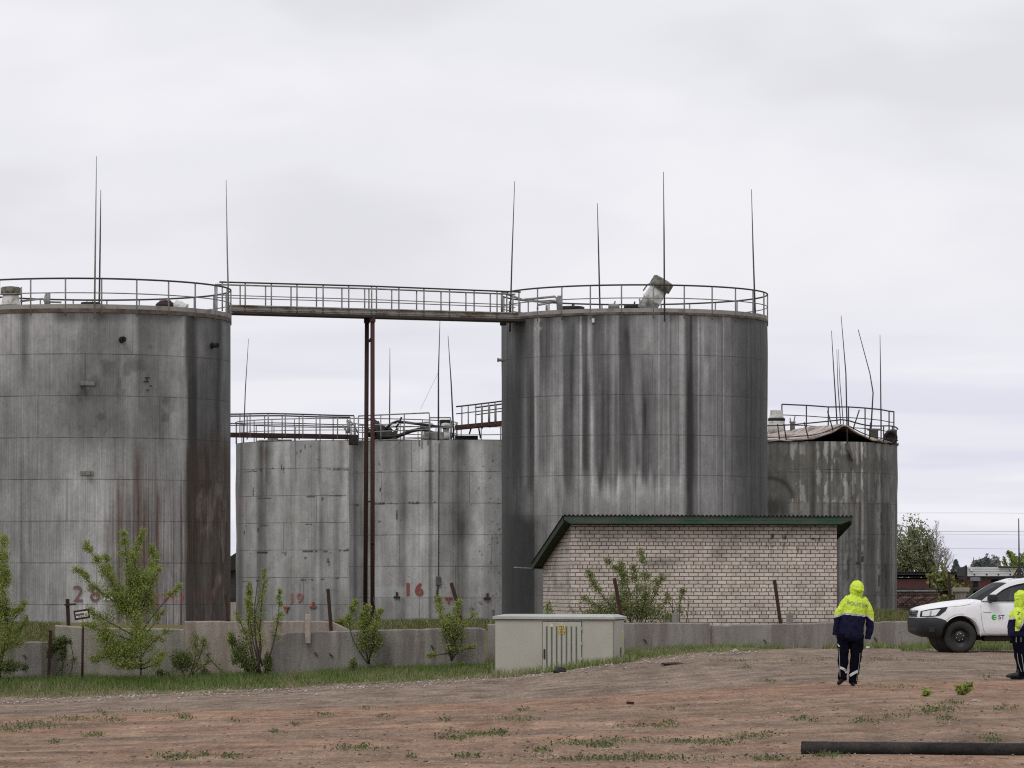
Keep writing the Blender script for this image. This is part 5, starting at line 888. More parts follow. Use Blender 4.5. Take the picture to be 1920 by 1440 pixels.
shrub('leafy_shrub', 'green shrub in front of the red shed panel', 'shrub', 127, [(1762,1112,1752,1066,60,.22,.2),(1762,1112,1764,1064,60,.24,.2),(1764,1112,1776,1072,60,.22,.2),(1760,1112,1743,1080,60,.2,.3),(1766,1112,1785,1084,60,.2,.3)], 'shrubs beyond the wall', 'leaf_olive', 'leaf_olive', (.08,.18), 14, ((1764,1090,20,18,420),(1772,1124,14,14,200)))
shrub('leafy_shrub', 'yellowish shrub between the red post and the truck bonnet', 'shrub', 119, [(1788,1140,1786,1094,60,.2,.2),(1788,1140,1797,1100,60,.2,.2),(1792,1140,1812,1092,60,.16,.3),(1808,1140,1818,1104,60,.16,.2)], 'shrubs beyond the wall', 'leaf_autumn', 'leaf_olive', (.08,.16), 15, ((1790,1112,10,18,200),(1812,1112,9,12,130),(1768,1126,12,10,120)))
shrub('burdock_plant', 'broad leaved green weed on the dirt below the truck', 'plant', gpt(1808,1303).y, [(1808,1303,1800,1290,30,.08,.3),(1808,1303,1822,1282,30,.06,.5),(1808,1303,1812,1288,30,.08,.3)], 'weeds in the dirt yard', 'leaf_spring', 'leaf_spring', (.10,.19), 16, ((1806,1294,12,7,60),), 'leaf_spring' if False else 'bark', .012, .05, False)
shrub('burdock_plant', 'smaller green weed left of the broad leaved one', 'plant', gpt(1737,1306).y, [(1737,1306,1732,1296,30,.05,.3),(1737,1306,1743,1297,30,.05,.3)], 'weeds in the dirt yard', 'leaf_spring', 'leaf_spring', (.06,.12), 17, ((1737,1300,7,4,36),), 'bark', .008, .04, False)
# ================= beyond the wall on the right
Dr = 200.0
os_ = thing('open_shed', 'long low open shed with rusty red boards behind the truck', 'shed', P(1780, 1150, Dr)); x0, x1 = px2x(1560, Dr), px2x(2150, Dr); zr = py2z(1072, Dr)
n_ = 900; vs = []; fs = []
for i in range(n_):
    x = x0+(x1-x0)*i/(n_-1); wv = .03*math.cos(2*math.pi*x/.16)
    for y, dz in ((Dr-.35, 0), (Dr+4.5, -.25)): vs += [(x, y, zr+dz+wv), (x, y, zr+dz+wv-.02)]
for i in range(n_-1): b_ = i*4; fs += [(b_,b_+4,b_+6,b_+2),(b_+1,b_+3,b_+7,b_+5),(b_,b_+1,b_+5,b_+4),(b_+2,b_+6,b_+7,b_+3)]
mb = MB(); mb.add(vs, fs, True); rf = mb.build('roof', M['roof_sheet'], os_); mb = MB(); mb.box((x0, Dr-.28, zr-.16), (x1, Dr-.22, zr-.035)); mb.build('eaves_board', M['roof_sheet'], rf)
mb = MB(); mb.box((x0, Dr+4.2, -1), (x1, Dr+4.3, zr-.3)); mb.box((x0, Dr, -1), (x0+.1, Dr+4.2, zr-.25)); mb.build('back_wall', M['black_iron'], os_)  # black wall colour stands for the shade inside the open shed
for i, (a_, b_, m) in enumerate(((1560,1742,'old_red'),(1744,1803,'rust_red'),(1805,1870,'old_red'),(1872,2150,'old_red'))):
    mb = MB(); mb.bbox((px2x(a_, Dr), Dr-.05, py2z(1104, Dr)), (px2x(b_, Dr), Dr+.05, py2z(1086-(i % 2), Dr)), .01); mb.build('red_board', M[m], os_)
mb = MB(); mb.bbox((x0, Dr-.25, py2z(1107.5, Dr)), (x1, Dr+.02, py2z(1102.5, Dr)), .02); mb.build('dark_rail', M['roof_sheet'], os_)
mb = MB(); mb.box((x0, Dr+.1, -1), (x1, Dr+.2, py2z(1107, Dr))); mb.build('lower_wall', M['rust_dark'], os_)
for x in (1640, 1781, 1960): mb = MB(); mb.bar((px2x(x, Dr), Dr+1.2, -1), (px2x(x, Dr), Dr+1.2, zr-.1), .12); mb.build('support_post', M['rust_dark'], os_)
Db = 196.0; bs = thing('brick_stack', 'stack of reddish bricks under slanting dark bars below the red shed', 'brick stack', P(1720, 1135, Db)); t = NT('stack_bricks'); v = t.coord(); bk = t.n('TexBrick'); sp = t.n('SeparateXYZ'); t.l(v, sp.inputs[0]); cb = t.n('CombineXYZ'); t.l(sp.outputs[0], cb.inputs[0]); t.l(sp.outputs[2], cb.inputs[1]); t.l(cb.outputs[0], bk.inputs['Vector'])
bk.inputs['Scale'].default_value = 1; bk.inputs["Brick Width"].default_value = .20; bk.inputs["Row Height"].default_value = .11; bk.inputs['Mortar Size'].default_value = .012; bk.inputs['Color1'].default_value = (.30,.17,.14,1); bk.inputs['Color2'].default_value = (.12,.075,.065,1); bk.inputs['Mortar'].default_value = (.02,.016,.014,1); t.col(t.mix(.7, bk.outputs['Color'], t.mix(1.0, bk.outputs['Color'], t.ramp(t.noise(v, 6, 4), [(.3,.35),(.7,1.7)]), 'MULTIPLY')))
mb = MB(); a_, b_ = P(1600, 1140, Db), P(1763, 1110, Db); mb.box((a_.x, Db, -.8), (b_.x, Db+1.2, b_.z)); mb.build('bricks', t.m, bs)
mb = MB(); a_, b_ = P(1600, 1108.5, Db-.1), P(1768, 1107, Db-.1); mb.bbox((a_.x, Db-.1, a_.z-.02), (b_.x, Db+1.3, a_.z+.05), .01); mb.build('cover_board', M['rail_grey'], bs)
for k, (xa, ya, xb, yb) in enumerate(((1660,1136,1690,1117),(1688,1136,1715,1117),(1713,1134,1738,1117),(1735,1132,1763,1116),(1600,1117,1763,1116),(1600,1131,1745,1131),(1600,1136,1745,1136))): mb = MB(); mb.bar(P(xa, ya, Db-.12-.01*k), P(xb, yb, Db-.12-.01*k), .055 if k < 4 else .045); mb.build('bar', M['black_iron'], bs)
o = post('tall dark red post standing behind the truck bonnet', [(1783,1150),(1779,1073)], 117.0, .042, 'rust_post')
ct = thing('concrete_stub', 'grey T-shaped concrete post behind the truck bonnet', 'concrete post', P(1802, 1150, 117.5), 'short concrete posts along the wall'); mb = MB(); a_ = P(1802, 1103, 117.5); mb.bbox((a_.x-.16, 117.4, -.6), (a_.x+.16, 117.75, a_.z-.11), .02); mb.build('shaft', M['conc_d'], ct); mb = MB(); mb.bbox((a_.x-.24, 117.35, a_.z-.109), (a_.x+.24, 117.8, a_.z+.02), .02); mb.build('cap', M['conc_a'], ct)
# dropside trailer
Dt = 119.0; tr = thing('dropside_trailer', 'white aluminium dropside trailer bed standing behind the truck cab', 'trailer', P(1860, 1150, Dt)); xa, xb = px2x(1813.5, Dt), px2x(2060, Dt); za, zb2 = py2z(1080.5, Dt), py2z(1063, Dt)
sb = None; mb = MB()
for k in range(4): h_ = (zb2-za)/4; mb.bbox((xa, Dt, za+k*h_+.004), (xb, Dt+.05, za+(k+1)*h_-.004), .006)
sb = mb.build('side_board', M['alu_white'], tr); mb = MB(); mb.box((xa+.01, Dt+.015, za), (xb-.01, Dt+.045, zb2-.01)); mb.build('board_core', M['steel_blue'], sb)
for x in (1827, 1850, 1872, 1894, 1917): mb = MB(); p = P(x, 1077, Dt-.01); mb.lathe(p, [(.026,-.012),(.026,.01)], 10, (0,1,0)); mb.build('bolt', M['trim_black'], sb)
for x, y in ((1817,1064),(1821,1068.5)): mb = MB(); p = P(x, y, Dt-.05); mb.bbox(p-Vector((.026,.03,.035)), p+Vector((.026,.03,.035)), .008); mb.build('latch', M['lamp_clear'], sb)
for i, y in enumerate((1066, 1071, 1075)): mb = MB(); p = P(1902, y, Dt-.02); mb.box(p-Vector((.03,.01,.03)), p+Vector((.03,.005,.03))); mb.build('marker', M['label_yellow'], sb)
mb = MB(); mb.box((xa-.06, Dt-.02, za), (xa-.004, Dt+.1, zb2+.04)); mb.build('corner_post', M['trim_black'], tr); mb = MB(); mb.box((xa, Dt+.06, za-.09), (xb, Dt+2.3, za-.005)); mb.build('bed', M['trim_black'], tr); mb = MB(); mb.bbox((xa, Dt+2.31, za), (xb, Dt+2.36, zb2), .006); mb.build('side_board', M['alu_white'], tr); mb = MB(); mb.bbox((xa-.05, Dt+.12, za), (xa-.005, Dt+2.3, zb2), .006); mb.build('headboard', M['trim_black'], tr)
for x in (1829, 1904): p, q = P(x-9.5, 1089.5, Dt+.02), P(x+9.5, 1081.2, Dt+.02); mb = MB(); mb.bbox((p.x, Dt+.02, p.z), (q.x, Dt+.5, q.z-.01), .012); mb.build('tool_box', M['steel_blue'], tr)
mb = MB(); mb.tube([P(1829,1090,Dt+.3), P(1829,1101,Dt+.3)], .085, 10); mb.bbox(P(1823,1104,Dt+.1), P(1836,1101,Dt+.1)+Vector((0,.4,0)), .01); mb.build('support_leg', M['roof_sheet'], tr)
mb = MB(); p = P(1890, 1063, Dt-.06); mb.tube([p-Vector((.3,0,0)), p+Vector((1.2,0,.0))], .03, 6); mb.tube([P(1891,1066,Dt-.06), P(1895,1072,Dt-.06)], .012, 5); mb.build('tie_rail', M['green_paint'], tr)
for x in (1870, 1990):
    c = P(x, 1090, Dt+.3); c.z = -.6+.5
    for yy in (.25, 1.85): mb = MB(); mb.lathe(Vector((c.x, Dt+yy, c.z)), [(.2,0),(.46,0),(.5,.05),(.5,.25),(.46,.3),(.2,.3)], 28, (0,1,0)); mb.build('wheel', M['rubber'], tr)
    mb = MB(); mb.tube([(c.x, Dt+.3, c.z), (c.x, Dt+2.1, c.z)], .06, 8); mb.bar((c.x, Dt+1.1, c.z), (c.x, Dt+1.1, za-.05), .2); mb.build('axle', M['trim_black'], tr)
# dark barn seen in the gap between the tanks
Dg = 235.0; dk = thing('dark_barn', 'dark barn glimpsed in the gap between tank 28 and tank 19', 'barn', P(437, 1150, Dg)); a_, b_ = P(395, 1160, Dg), P(470, 1058, Dg); mb = MB(); mb.box((a_.x, Dg, -1.5), (b_.x, Dg+8, b_.z)); mb.build('wall', M['roof_sheet'], dk)
mb = MB(); rgx = px2x(456, Dg); mb.prism([(a_.x-1.0, Dg-.4, b_.z-1.0), (rgx, Dg-.4, py2z(1028, Dg)), (b_.x+.4, Dg-.4, b_.z)], (0,9,0)); mb.build('roof', M['black_iron'], dk)
mb = MB()
for y in (1109, 1116): mb.bar(P(405, y, Dg-2), P(470, y, Dg-2), .06)
for x in range(406, 470, 4): mb.bar(P(x, 1122, Dg-2), P(x, 1096, Dg-2), .05)
mb.bar(P(405, 1096, Dg-2), P(470, 1096, Dg-2), .06); mb.build('yard_railing', M['roof_sheet'], dk); mb = MB(); mb.box((a_.x, Dg-2.6, py2z(1128, Dg)), (b_.x, Dg-2.5, py2z(1121, Dg))); mb.build('loading_edge', M['rust_dark'], dk); mb = MB(); mb.box((a_.x, Dg-3, -1.6), (b_.x, Dg-2.8, py2z(1128.5, Dg))); mb.build('plinth', M['conc_a'], dk)
for k, (ya, yb, lb) in enumerate(((962,964,'uppermost faint overhead wire right of the ruined tank'),(997,998.5,'middle overhead wire crossing above the bushy tree'),(1001,1006,'overhead wire sagging just below the middle one'),(1028,1032,'lowest faint overhead wire above the horizon'))):
    mb = MB(); D_ = 300+12*k; mb.tube([P(1660+40*i, ya+(yb-ya)*i/10-1.2*math.sin(math.pi*i/10), D_) for i in range(-4, 14)], .010 if k != 1 else .014, 4); o = mb.build('power_line', M['wire'], None, P(1700, ya, D_)); tag(o, lb, 'power line', 'overhead power lines')
# ================= pickup truck
ta = R_(7.5); ct_, st_ = math.cos(ta), math.sin(ta); Fx = px2x(1712, 94.1); Fy = 94.1; zt_ = float(ground(px2x(1787, 93.5), 93.5))
TX = lambda p: Vector((Fx+p.x*ct_+p.y*st_, Fy+p.x*st_-p.y*ct_, zt_+p.z))
trk = thing('pickup_truck', 'white pickup truck with black bumper and roof antenna, beside the wall', 'pickup truck', TX(Vector((1.0,0,0))))
def sweep(mb, sts, ring):
    """loft of closed half-mirrored rings; sts: list of parameter tuples"""
    R = [ring(*s) for s in sts]; full = [r+[(u, -v, z) for (u, v, z) in r[::-1][1:-1]] for r in R]; n = len(full[0]); vs = [p for r in full for p in r]
    mb.add(vs, [[i*n+j, i*n+(j+1) % n, (i+1)*n+(j+1) % n, (i+1)*n+j] for i in range(len(full)-1) for j in range(n)], True); b = len(mb.v)-len(vs)
    mb.f += [[b+j for j in range(n)][::-1], [b+(len(full)-1)*n+j for j in range(n)]]; mb.sm += [False]*2; mb.mi += [mb.m]*2
HW = lambda u: float(np.interp(u, [0,.05,.12,.25,.45,.8,1.3,3.6], [.46,.61,.715,.81,.872,.905,.915,.915]))
ZT = lambda u: float(np.interp(u, [0,.05,.15,.4,.8,1.2,1.5,1.62,1.8,3.6], [.98,1.05,1.085,1.14,1.205,1.25,1.275,1.27,1.25,1.25]))
ZB = lambda u: float(np.interp(u, [0,.3,1.2,1.5,3.6], [.55,.5,.46,.42,.42]))
def bring(u):
    h, zt, zb = HW(u), ZT(u), ZB(u); s = lambda v, z: (u, v, z); md = (zb+zt)/2
    return [s(0,zb), s(h*.93,zb), s(h*.985,zb+.05), s(h*.995,zb+.22), s(h,md), s(h*.995,zt-.26), s(h*.975,zt-.13), s(h*.945,zt-.05), s(h*.89,zt-.012), s(h*.80,zt+.004), s(h*.4,zt+(.03 if u < 1.55 else -.10)), s(0,zt+(.035 if u < 1.55 else -.10))]
def vsurf(u, z):
    r = bring(u); return float(np.interp(z, [p[2] for p in r[1:9]], [p[1] for p in r[1:9]]))
mb = MB(TX); sweep(mb, [(u,) for u in (0,.03,.07,.12,.18,.25,.35,.45,.6,.8,1.0,1.2,1.35,1.5,1.62,1.8,2.2,2.7,3.2,3.6)], bring); body = mb.build('body', M['truck_white'], trk)
def cutter(u, z, r):
    b = MB(TX); b.lathe((u, -1.2, z), [(r, 0), (r, 2.4)], 48, (0,1,0)); o = b.build('cut', M['trim_black'], trk); return o
def boolean(o, cs):
    for c in cs: m = o.modifiers.new('b', 'BOOLEAN'); m.operation = 'DIFFERENCE'; m.object = c; m.solver = 'EXACT'
    dg = bpy.context.evaluated_depsgraph_get(); me = bpy.data.meshes.new_from_object(o.evaluated_get(dg)); o.modifiers.clear(); o.data = me
WU, WZ, WR = .985, .385, .385
cut = cutter(WU, WZ+.04, .475); bpy.context.view_layer.update()
boolean(body, [cut])
bumpst = [(-.03,.42),(-.012,.56),(.03,.68),(.09,.765),(.2,.85),(.35,.90),(.5,.925),(.62,.932)]
def bumpring(u, h):
    zt = float(np.interp(u, [-.1,.3,.45,.62], [.845,.865,.85,.78])); zb = float(np.interp(u, [-.1,.08,.35,.62], [.55,.46,.37,.35])); s = lambda v, z: (u, v, z)
    return [s(0,zb), s(h*.80,zb), s(h*.9,zb+.04), s(h*.97,zb+.16), s(h,zt-.16), s(h*.985,zt-.05), s(h*.95,zt), s(0,zt)]
mb = MB(TX); sweep(mb, bumpst, bumpring); bp_ = mb.build('bumper', M['trim_black'], trk); boolean(bp_, [cut]); bpy.data.objects.remove(cut)
mb = MB(TX); mb.bbox((.19,.855,.50), (.33,.935,.62), .02); mb.build('fog_lamp_recess', M['rubber'], bp_); mb = MB(TX); mb.bbox((-.038,-.38,.62), (-.01,.38,.72), .01); mb.build('lower_intake', M['rubber'], bp_)
mb = MB(TX); mb.lathe((WU, -.56, WZ+.04), [(.47,0),(.47,1.12)], 40, (0,1,0)); mb.box((.55,-.6,.4), (3.5,.6,.5)); mb.build('wheel_arch_liner', M['rubber'], trk)
for sgn in (1, -1):     # arch lip
    mb = MB(TX); mb.tube([(WU+.485*math.cos(a_), sgn*(vsurf(WU+.47*math.cos(a_), max(.5, WZ+.04+.475*math.sin(a_)))-.008), WZ+.04+.485*math.sin(a_)) for a_ in np.linspace(-.05, math.pi*.93, 24)], .014, 5); mb.build('arch_lip', M['truck_white'], body)
def patch(uzb, uzt, off=.012, n=14, sg=1):
    """skin patch on the side of the body between a lower and an upper (u, z) line"""
    mb = MB(TX); vs = []
    for i in range(n+1):
        k = i/n
        lo = [np.interp(k, np.linspace(0, 1, len(uzb)), [p[j] for p in uzb]) for j in (0, 1)]; hi = [np.interp(k, np.linspace(0, 1, len(uzt)), [p[j] for p in uzt]) for j in (0, 1)]
        for q in (0, .5, 1): u = lo[0]+(hi[0]-lo[0])*q; z = lo[1]+(hi[1]-lo[1])*q; vs.append((u, sg*(vsurf(u, z)+off), z))
    mb.add(vs, [[i*3+j, (i+1)*3+j, (i+1)*3+j+1, i*3+j+1] for i in range(n) for j in (0, 1)], True); return mb
for sg in (1, -1):
    hl = patch([(.03,.87),(.25,.875),(.44,.90),(.60,1.02)], [(.05,1.015),(.2,1.055),(.42,1.09),(.66,1.12)], .010, 16, sg).build('headlight', M['trim_black'], trk)
    patch([(.07,.89),(.2,.895),(.36,.91)], [(.08,1.0),(.2,1.03),(.48,1.065)], .018, 12, sg).build('headlight_lens', M['lamp_clear'], hl)
    patch([(.21,.90),(.25,.90)], [(.235,1.02),(.27,1.03)], .024, 3, sg).build('headlight_divider', M['wire'], hl)
mb = MB(TX); mb.bbox((.0,-.45,.85), (.07,.45,1.03), .02); gr_ = mb.build('grille', M['trim_black'], trk)
for k in range(3): mb = MB(TX); mb.bbox((-.012,-.42,.875+k*.05), (.002,.42,.895+k*.05), .005); mb.build('grille_bar', M['wheel_black'], gr_)
def wheel(u, v, yaw, sg):
    ax = Vector((math.sin(yaw), math.cos(yaw), 0))*sg; c = Vector((u, v, WZ)); mb = MB(TX)
    mb.lathe(c, [(.24,-.12),(.33,-.13),(.375,-.115),(.385,-.08),(.385,.08),(.375,.115),(.33,.13),(.255,.125),(.235,.10)], 40, ax, True, False); w_ = mb.build('wheel', M['rubber'], trk)
    mb = MB(TX); mb.lathe(c, [(.24,.04),(.25,.115),(.235,.118),(.215,.05),(.15,.03),(.11,.075),(.07,.085),(.02,.085)], 32, ax); mb.build('rim', M['wheel_black'], w_)
    e = ax.cross(Vector((0,0,1)));
    for k in range(6): a_ = k*math.pi/3+.3; mb = MB(TX); p = c+ax*.08+(e*math.cos(a_)+Vector((0,0,1))*math.sin(a_))*.085; mb.lathe(p, [(.014,0),(.014,.02)], 6, ax); mb.build('wheel_nut', M['chrome'], w_)
wheel(WU, .775, -.30, 1); wheel(WU, -.775, -.30, -1); wheel(WU+3.085, .775, 0, 1); wheel(WU+3.085, -.775, 0, -1)
# cab
VV = lambda z: .885-(z-1.25)*.32
OUT = [(1.50,1.262),(1.62,1.35),(1.80,1.475),(2.0,1.605),(2.18,1.70),(2.40,1.765),(2.70,1.80),(3.0,1.805),(3.25,1.80),(3.3,1.25)]
INN = [(1.70,1.262),(1.78,1.33),(1.90,1.425),(2.05,1.525),(2.22,1.60),(2.40,1.65),(2.58,1.685),(2.64,1.69),(2.665,1.66),(2.64,1.262)]
for sg in (1, -1):
    mb = MB(TX); vs = [(u, sg*VV(z), z) for u, z in OUT]+[(u, sg*VV(z), z) for u, z in INN]+[(u, sg*(VV(z)-.06), z) for u, z in OUT]+[(u, sg*(VV(z)-.06), z) for u, z in INN]; k = len(OUT); fs = []
    for i in range(k-1): fs += [[i,i+1,k+i+1,k+i],[2*k+i,3*k+i,3*k+i+1,2*k+i+1],[k+i,k+i+1,3*k+i+1,3*k+i],[i,2*k+i,2*k+i+1,i+1]]
    mb.add(vs, fs); mb.build('cab_frame', M['truck_white'], trk)
    mb = MB(TX); mb.tube([(u, sg*(VV(z)-.004), z) for u, z in INN]+[(INN[0][0], sg*(VV(INN[0][1])-.004), INN[0][1])], .014, 5); mb.build('window_seal', M['trim_black'], trk)
    mb = MB(TX); mb.add([(u, sg*(VV(z)-.03), z) for u, z in INN], [list(range(len(INN)))]); mb.build('side_window', M['window_glass'], trk)
mb = MB(TX); rows = [(u, VV(z), z) for u, z in OUT[4:9]]; vs = []; nR = 9
for u, v, z in rows:
    for j in range(nR): q = -1+2*j/(nR-1); vs.append((u, v*q, z+.045*(1-q*q)*(0.6 if u < 2.3 else 1)))
mb.add(vs, [[i*nR+j, i*nR+j+1, (i+1)*nR+j+1, (i+1)*nR+j] for i in range(len(rows)-1) for j in range(nR-1)], True); rf = mb.build('roof', M['truck_white'], trk); sm = rf.modifiers.new('t', 'SOLIDIFY'); sm.thickness = .04; sm.offset = -1
mb = MB(TX); rows = [(u, VV(z)-.02, z-.004) for u, z in OUT[:5]]; vs = []
for u, v, z in rows:
    for j in range(nR): q = -1+2*j/(nR-1); vs.append((u-.10*(1-q*q), v*q, z+.015*(1-q*q)))
mb.add(vs, [[i*nR+j, i*nR+j+1, (i+1)*nR+j+1, (i+1)*nR+j] for i in range(len(rows)-1) for j in range(nR-1)], True); mb.build('windscreen', M['window_glass'], trk)
mb = MB(TX); mb.box((3.26,-.80,1.25), (3.31,.80,1.74)); mb.build('cab_back', M['truck_white'], trk)
mb = MB(TX); mb.bbox((1.66,-.74,1.262), (2.0,.74,1.33), .03); mb.build('dashboard', M['interior'], trk)
for v in (-.38, .38): mb = MB(TX); mb.bbox((2.72,v-.25,1.2), (2.90,v+.25,1.48), .06); mb.bbox((2.78,v-.13,1.482), (2.90,v+.13,1.63), .04); mb.build('seat', M['interior'], trk)
mb = MB(TX); mb.box((3.05,-.78,1.25), (3.07,.78,1.72)); mb.build('cab_lining', M['interior'], trk)
mb = MB(TX); mb.box((3.64,-.90,.5), (5.3,.90,1.22)); mb.build('cargo_bed', M['truck_white'], trk)
mb = MB(TX); mb.bbox((1.6,.45,.28), (2.3,.72,.41), .03); mb.bbox((1.5,-.5,.30), (3.6,.5,.44), .02); mb.bbox((2.35,.3,.22), (2.55,.8,.40), .02); mb.build('underbody', M['rubber'], trk)
dr = MB(TX); line = [(1.505,1.25),(1.47,1.14),(1.475,.9),(1.50,.72),(1.535,.56),(1.585,.475),(1.68,.455),(2.2,.452),(2.66,.452)]
dr.tube([(u, vsurf(u, z)+.002, z) for u, z in line], .0055, 4); dr.tube([(2.68, vsurf(2.68, z)+.002, z) for z in np.linspace(.455, 1.24, 8)], .0055, 4); door = dr.build('door', M['seam'], trk)
door['label'] = 'front door with round green logo'
mb = MB(TX); mb.tube([(u, vsurf(u, z)+.003, z) for u, z in ((.68,1.115),(.85,1.13),(1.05,1.15),(1.22,1.185),(1.34,1.245))], .005, 4); mb.build('bonnet_seam', M['seam'], body)
mb = MB(TX); mb.tube([(1.53, vsurf(1.53,.985)+.003, .985), (1.73, vsurf(1.73,.985)+.003, .985)], .008, 4); mb.build('door_badge', M['grey_text'], door)
mb = MB(TX); mb.bbox((2.36,.905,1.055), (2.56,.955,1.10), .018); mb.build('door_handle', M['trim_black'], door)
# mirror
mb = MB(TX); mb.tube([(1.70,.87,1.245), (1.70,1.0,1.26)], .035, 8); mb.bbox((1.60,.96,1.235), (1.84,1.16,1.42), .055); mb.build('mirror', M['trim_black'], trk)
mb = MB(TX); mb.tube([(1.70,-.87,1.245), (1.70,-1.0,1.26)], .035, 8); mb.bbox((1.60,-1.16,1.235), (1.84,-.96,1.42), .055); mb.build('mirror', M['trim_black'], trk)
# door logo: green disc with pale slots, and the two letters
lu, lz = 1.795, .862; vs_ = lambda u, z, o=.004: TX(Vector((u, vsurf(u, z)+o, z)))
mb = MB(); pts = [vs_(lu, lz, .005)]+[vs_(lu+.062*math.cos(a_), lz+.068*math.sin(a_), .005) for a_ in np.linspace(0, 2*math.pi, 29)[:-1]]; mb.add(pts, [[0, 1+i, 1+(i+1) % 28] for i in range(28)]); lg = mb.build('logo', M['logo_green'], door)
mb = MB()
for z, a_ in ((lz+.020, .0), (lz-.022, .0)): mb.add([vs_(lu-.005, z-.008, .009), vs_(lu+.066, z-.008, .009), vs_(lu+.066, z+.008, .009), vs_(lu-.005, z+.008, .009)], [(0,1,2,3)])
mb.build('logo_slot', M['truck_white'], door)
flat_text('ST', .148, lambda v: vs_(lu+.185+v.x*1.0, lz+v.y, .006), 'logo_navy', door, 'lettering', .002, 1.05)
# antenna on the roof
mb = MB(TX); au = 2.60; mb.tube([(au,.25,1.90), (au,.25,2.2), (au-.01,.25,3.28)], [.022,.02,.012], 8); an = mb.build('antenna', M['trim_black'], trk)
mb = MB(TX); mb.lathe((au,.25,1.83), [(.16,0),(.16,.03),(.10,.06),(.05,.10),(.05,.22),(.02,.24)], 16)
for a_ in (0, 2.1, 4.2, 1.05, 3.15): mb.tube([(au+.17*math.cos(a_), .25+.17*math.sin(a_), 1.83), (au+.02*math.cos(a_), .25+.02*math.sin(a_), 2.08)], .012, 5)
mb.tube([(au+.03,.25,2.1), (au+.12,.25,2.15), (au+.10,.25,1.95), (au+.2,.25,1.84)], .01, 5); mb.tube([(au-.35,.25,1.84), (au-.1,.25,1.85)], .03, 6); mb.build('antenna_base', M['trim_black'], an)
# ================= people
def chain_mesh(mb, pts, ra, rb=None, n=14, ref=(1,0,0)): mb.tube(pts, list(ra), n, True, True, list(rb) if rb else None, ref)
def organic(name, build_fn, mats, face_fn, parent, vox=.014, smooth=6, wrinkle=None, xf=None):
    """several tapered tubes fused into one continuous skin, then coloured face by face"""
    mb = MB(); build_fn(mb); me = bpy.data.meshes.new('tmp'); me.from_pydata([tuple(v) for v in mb.v], [], mb.f); bm = bmesh.new(); bm.from_mesh(me); bmesh.ops.recalc_face_normals(bm, faces=bm.faces); bm.to_mesh(me); bm.free()
    o = bpy.data.objects.new('tmp', me); C.objects.link(o); r = o.modifiers.new('r', 'REMESH'); r.mode = 'VOXEL'; r.voxel_size = vox; s = o.modifiers.new('s', 'SMOOTH'); s.iterations = smooth; s.factor = .5
    me2 = bpy.data.meshes.new_from_object(o.evaluated_get(bpy.context.evaluated_depsgraph_get())); bpy.data.objects.remove(o)
    if wrinkle:
        nr = [v.normal.copy() for v in me2.vertices]
        for v, n_ in zip(me2.vertices, nr): v.co += n_*wrinkle(v.co)
    mi = np.array([face_fn(p.center) for p in me2.polygons], np.int32); me2.materials.clear()
    for m in mats: me2.materials.append(M[m])
    me2.polygons.foreach_set('material_index', mi); me2.polygons.foreach_set('use_smooth', np.ones(len(mi), bool))
    for v in me2.vertices: v.co = Vector(xf(v.co))-ORG[parent.name]
    me2.name = name; ob = bpy.data.objects.new(name, me2); C.objects.link(ob); ob.parent = parent; ORG[ob.name] = ORG[parent.name]; return ob
from mathutils import noise as mnoise
def wr(s, a, zs=1.0): return lambda p: a*mnoise.fractal(Vector((p.x*s, p.y*s, p.z*s*zs)), .8, 2.0, 3)
def hand(mb, w, d, side, k=1.0):
    """palm and five separate curled fingers; w wrist point, d direction of the hand"""
    w = Vector(w); d = Vector(d).normalized(); sd = Vector((0,1,0)) if abs(d.y) < .8 else Vector((1,0,0)); sd = (sd-sd.dot(d)*d).normalized(); nm = d.cross(sd)*side
    mb.tube([w-d*.03, w+d*.02, w+d*.085], [.026,.036,.040], 10, True, True, [.022,.020,.017], tuple(sd))
    for i, L_ in enumerate((.070,.080,.075,.058)):
        b = w+d*.078+sd*(.030-.020*i); mb.tube([b, b+d*L_*.45+nm*.008, b+d*L_*.75+nm*.028, b+d*L_*.85+nm*.045], [.0095,.009,.0085,.007], 7)
    b = w+d*.025+sd*.034; mb.tube([b, b+d*.025+sd*.022+nm*.012, b+d*.055+sd*.022+nm*.03], [.011,.010,.008], 7)
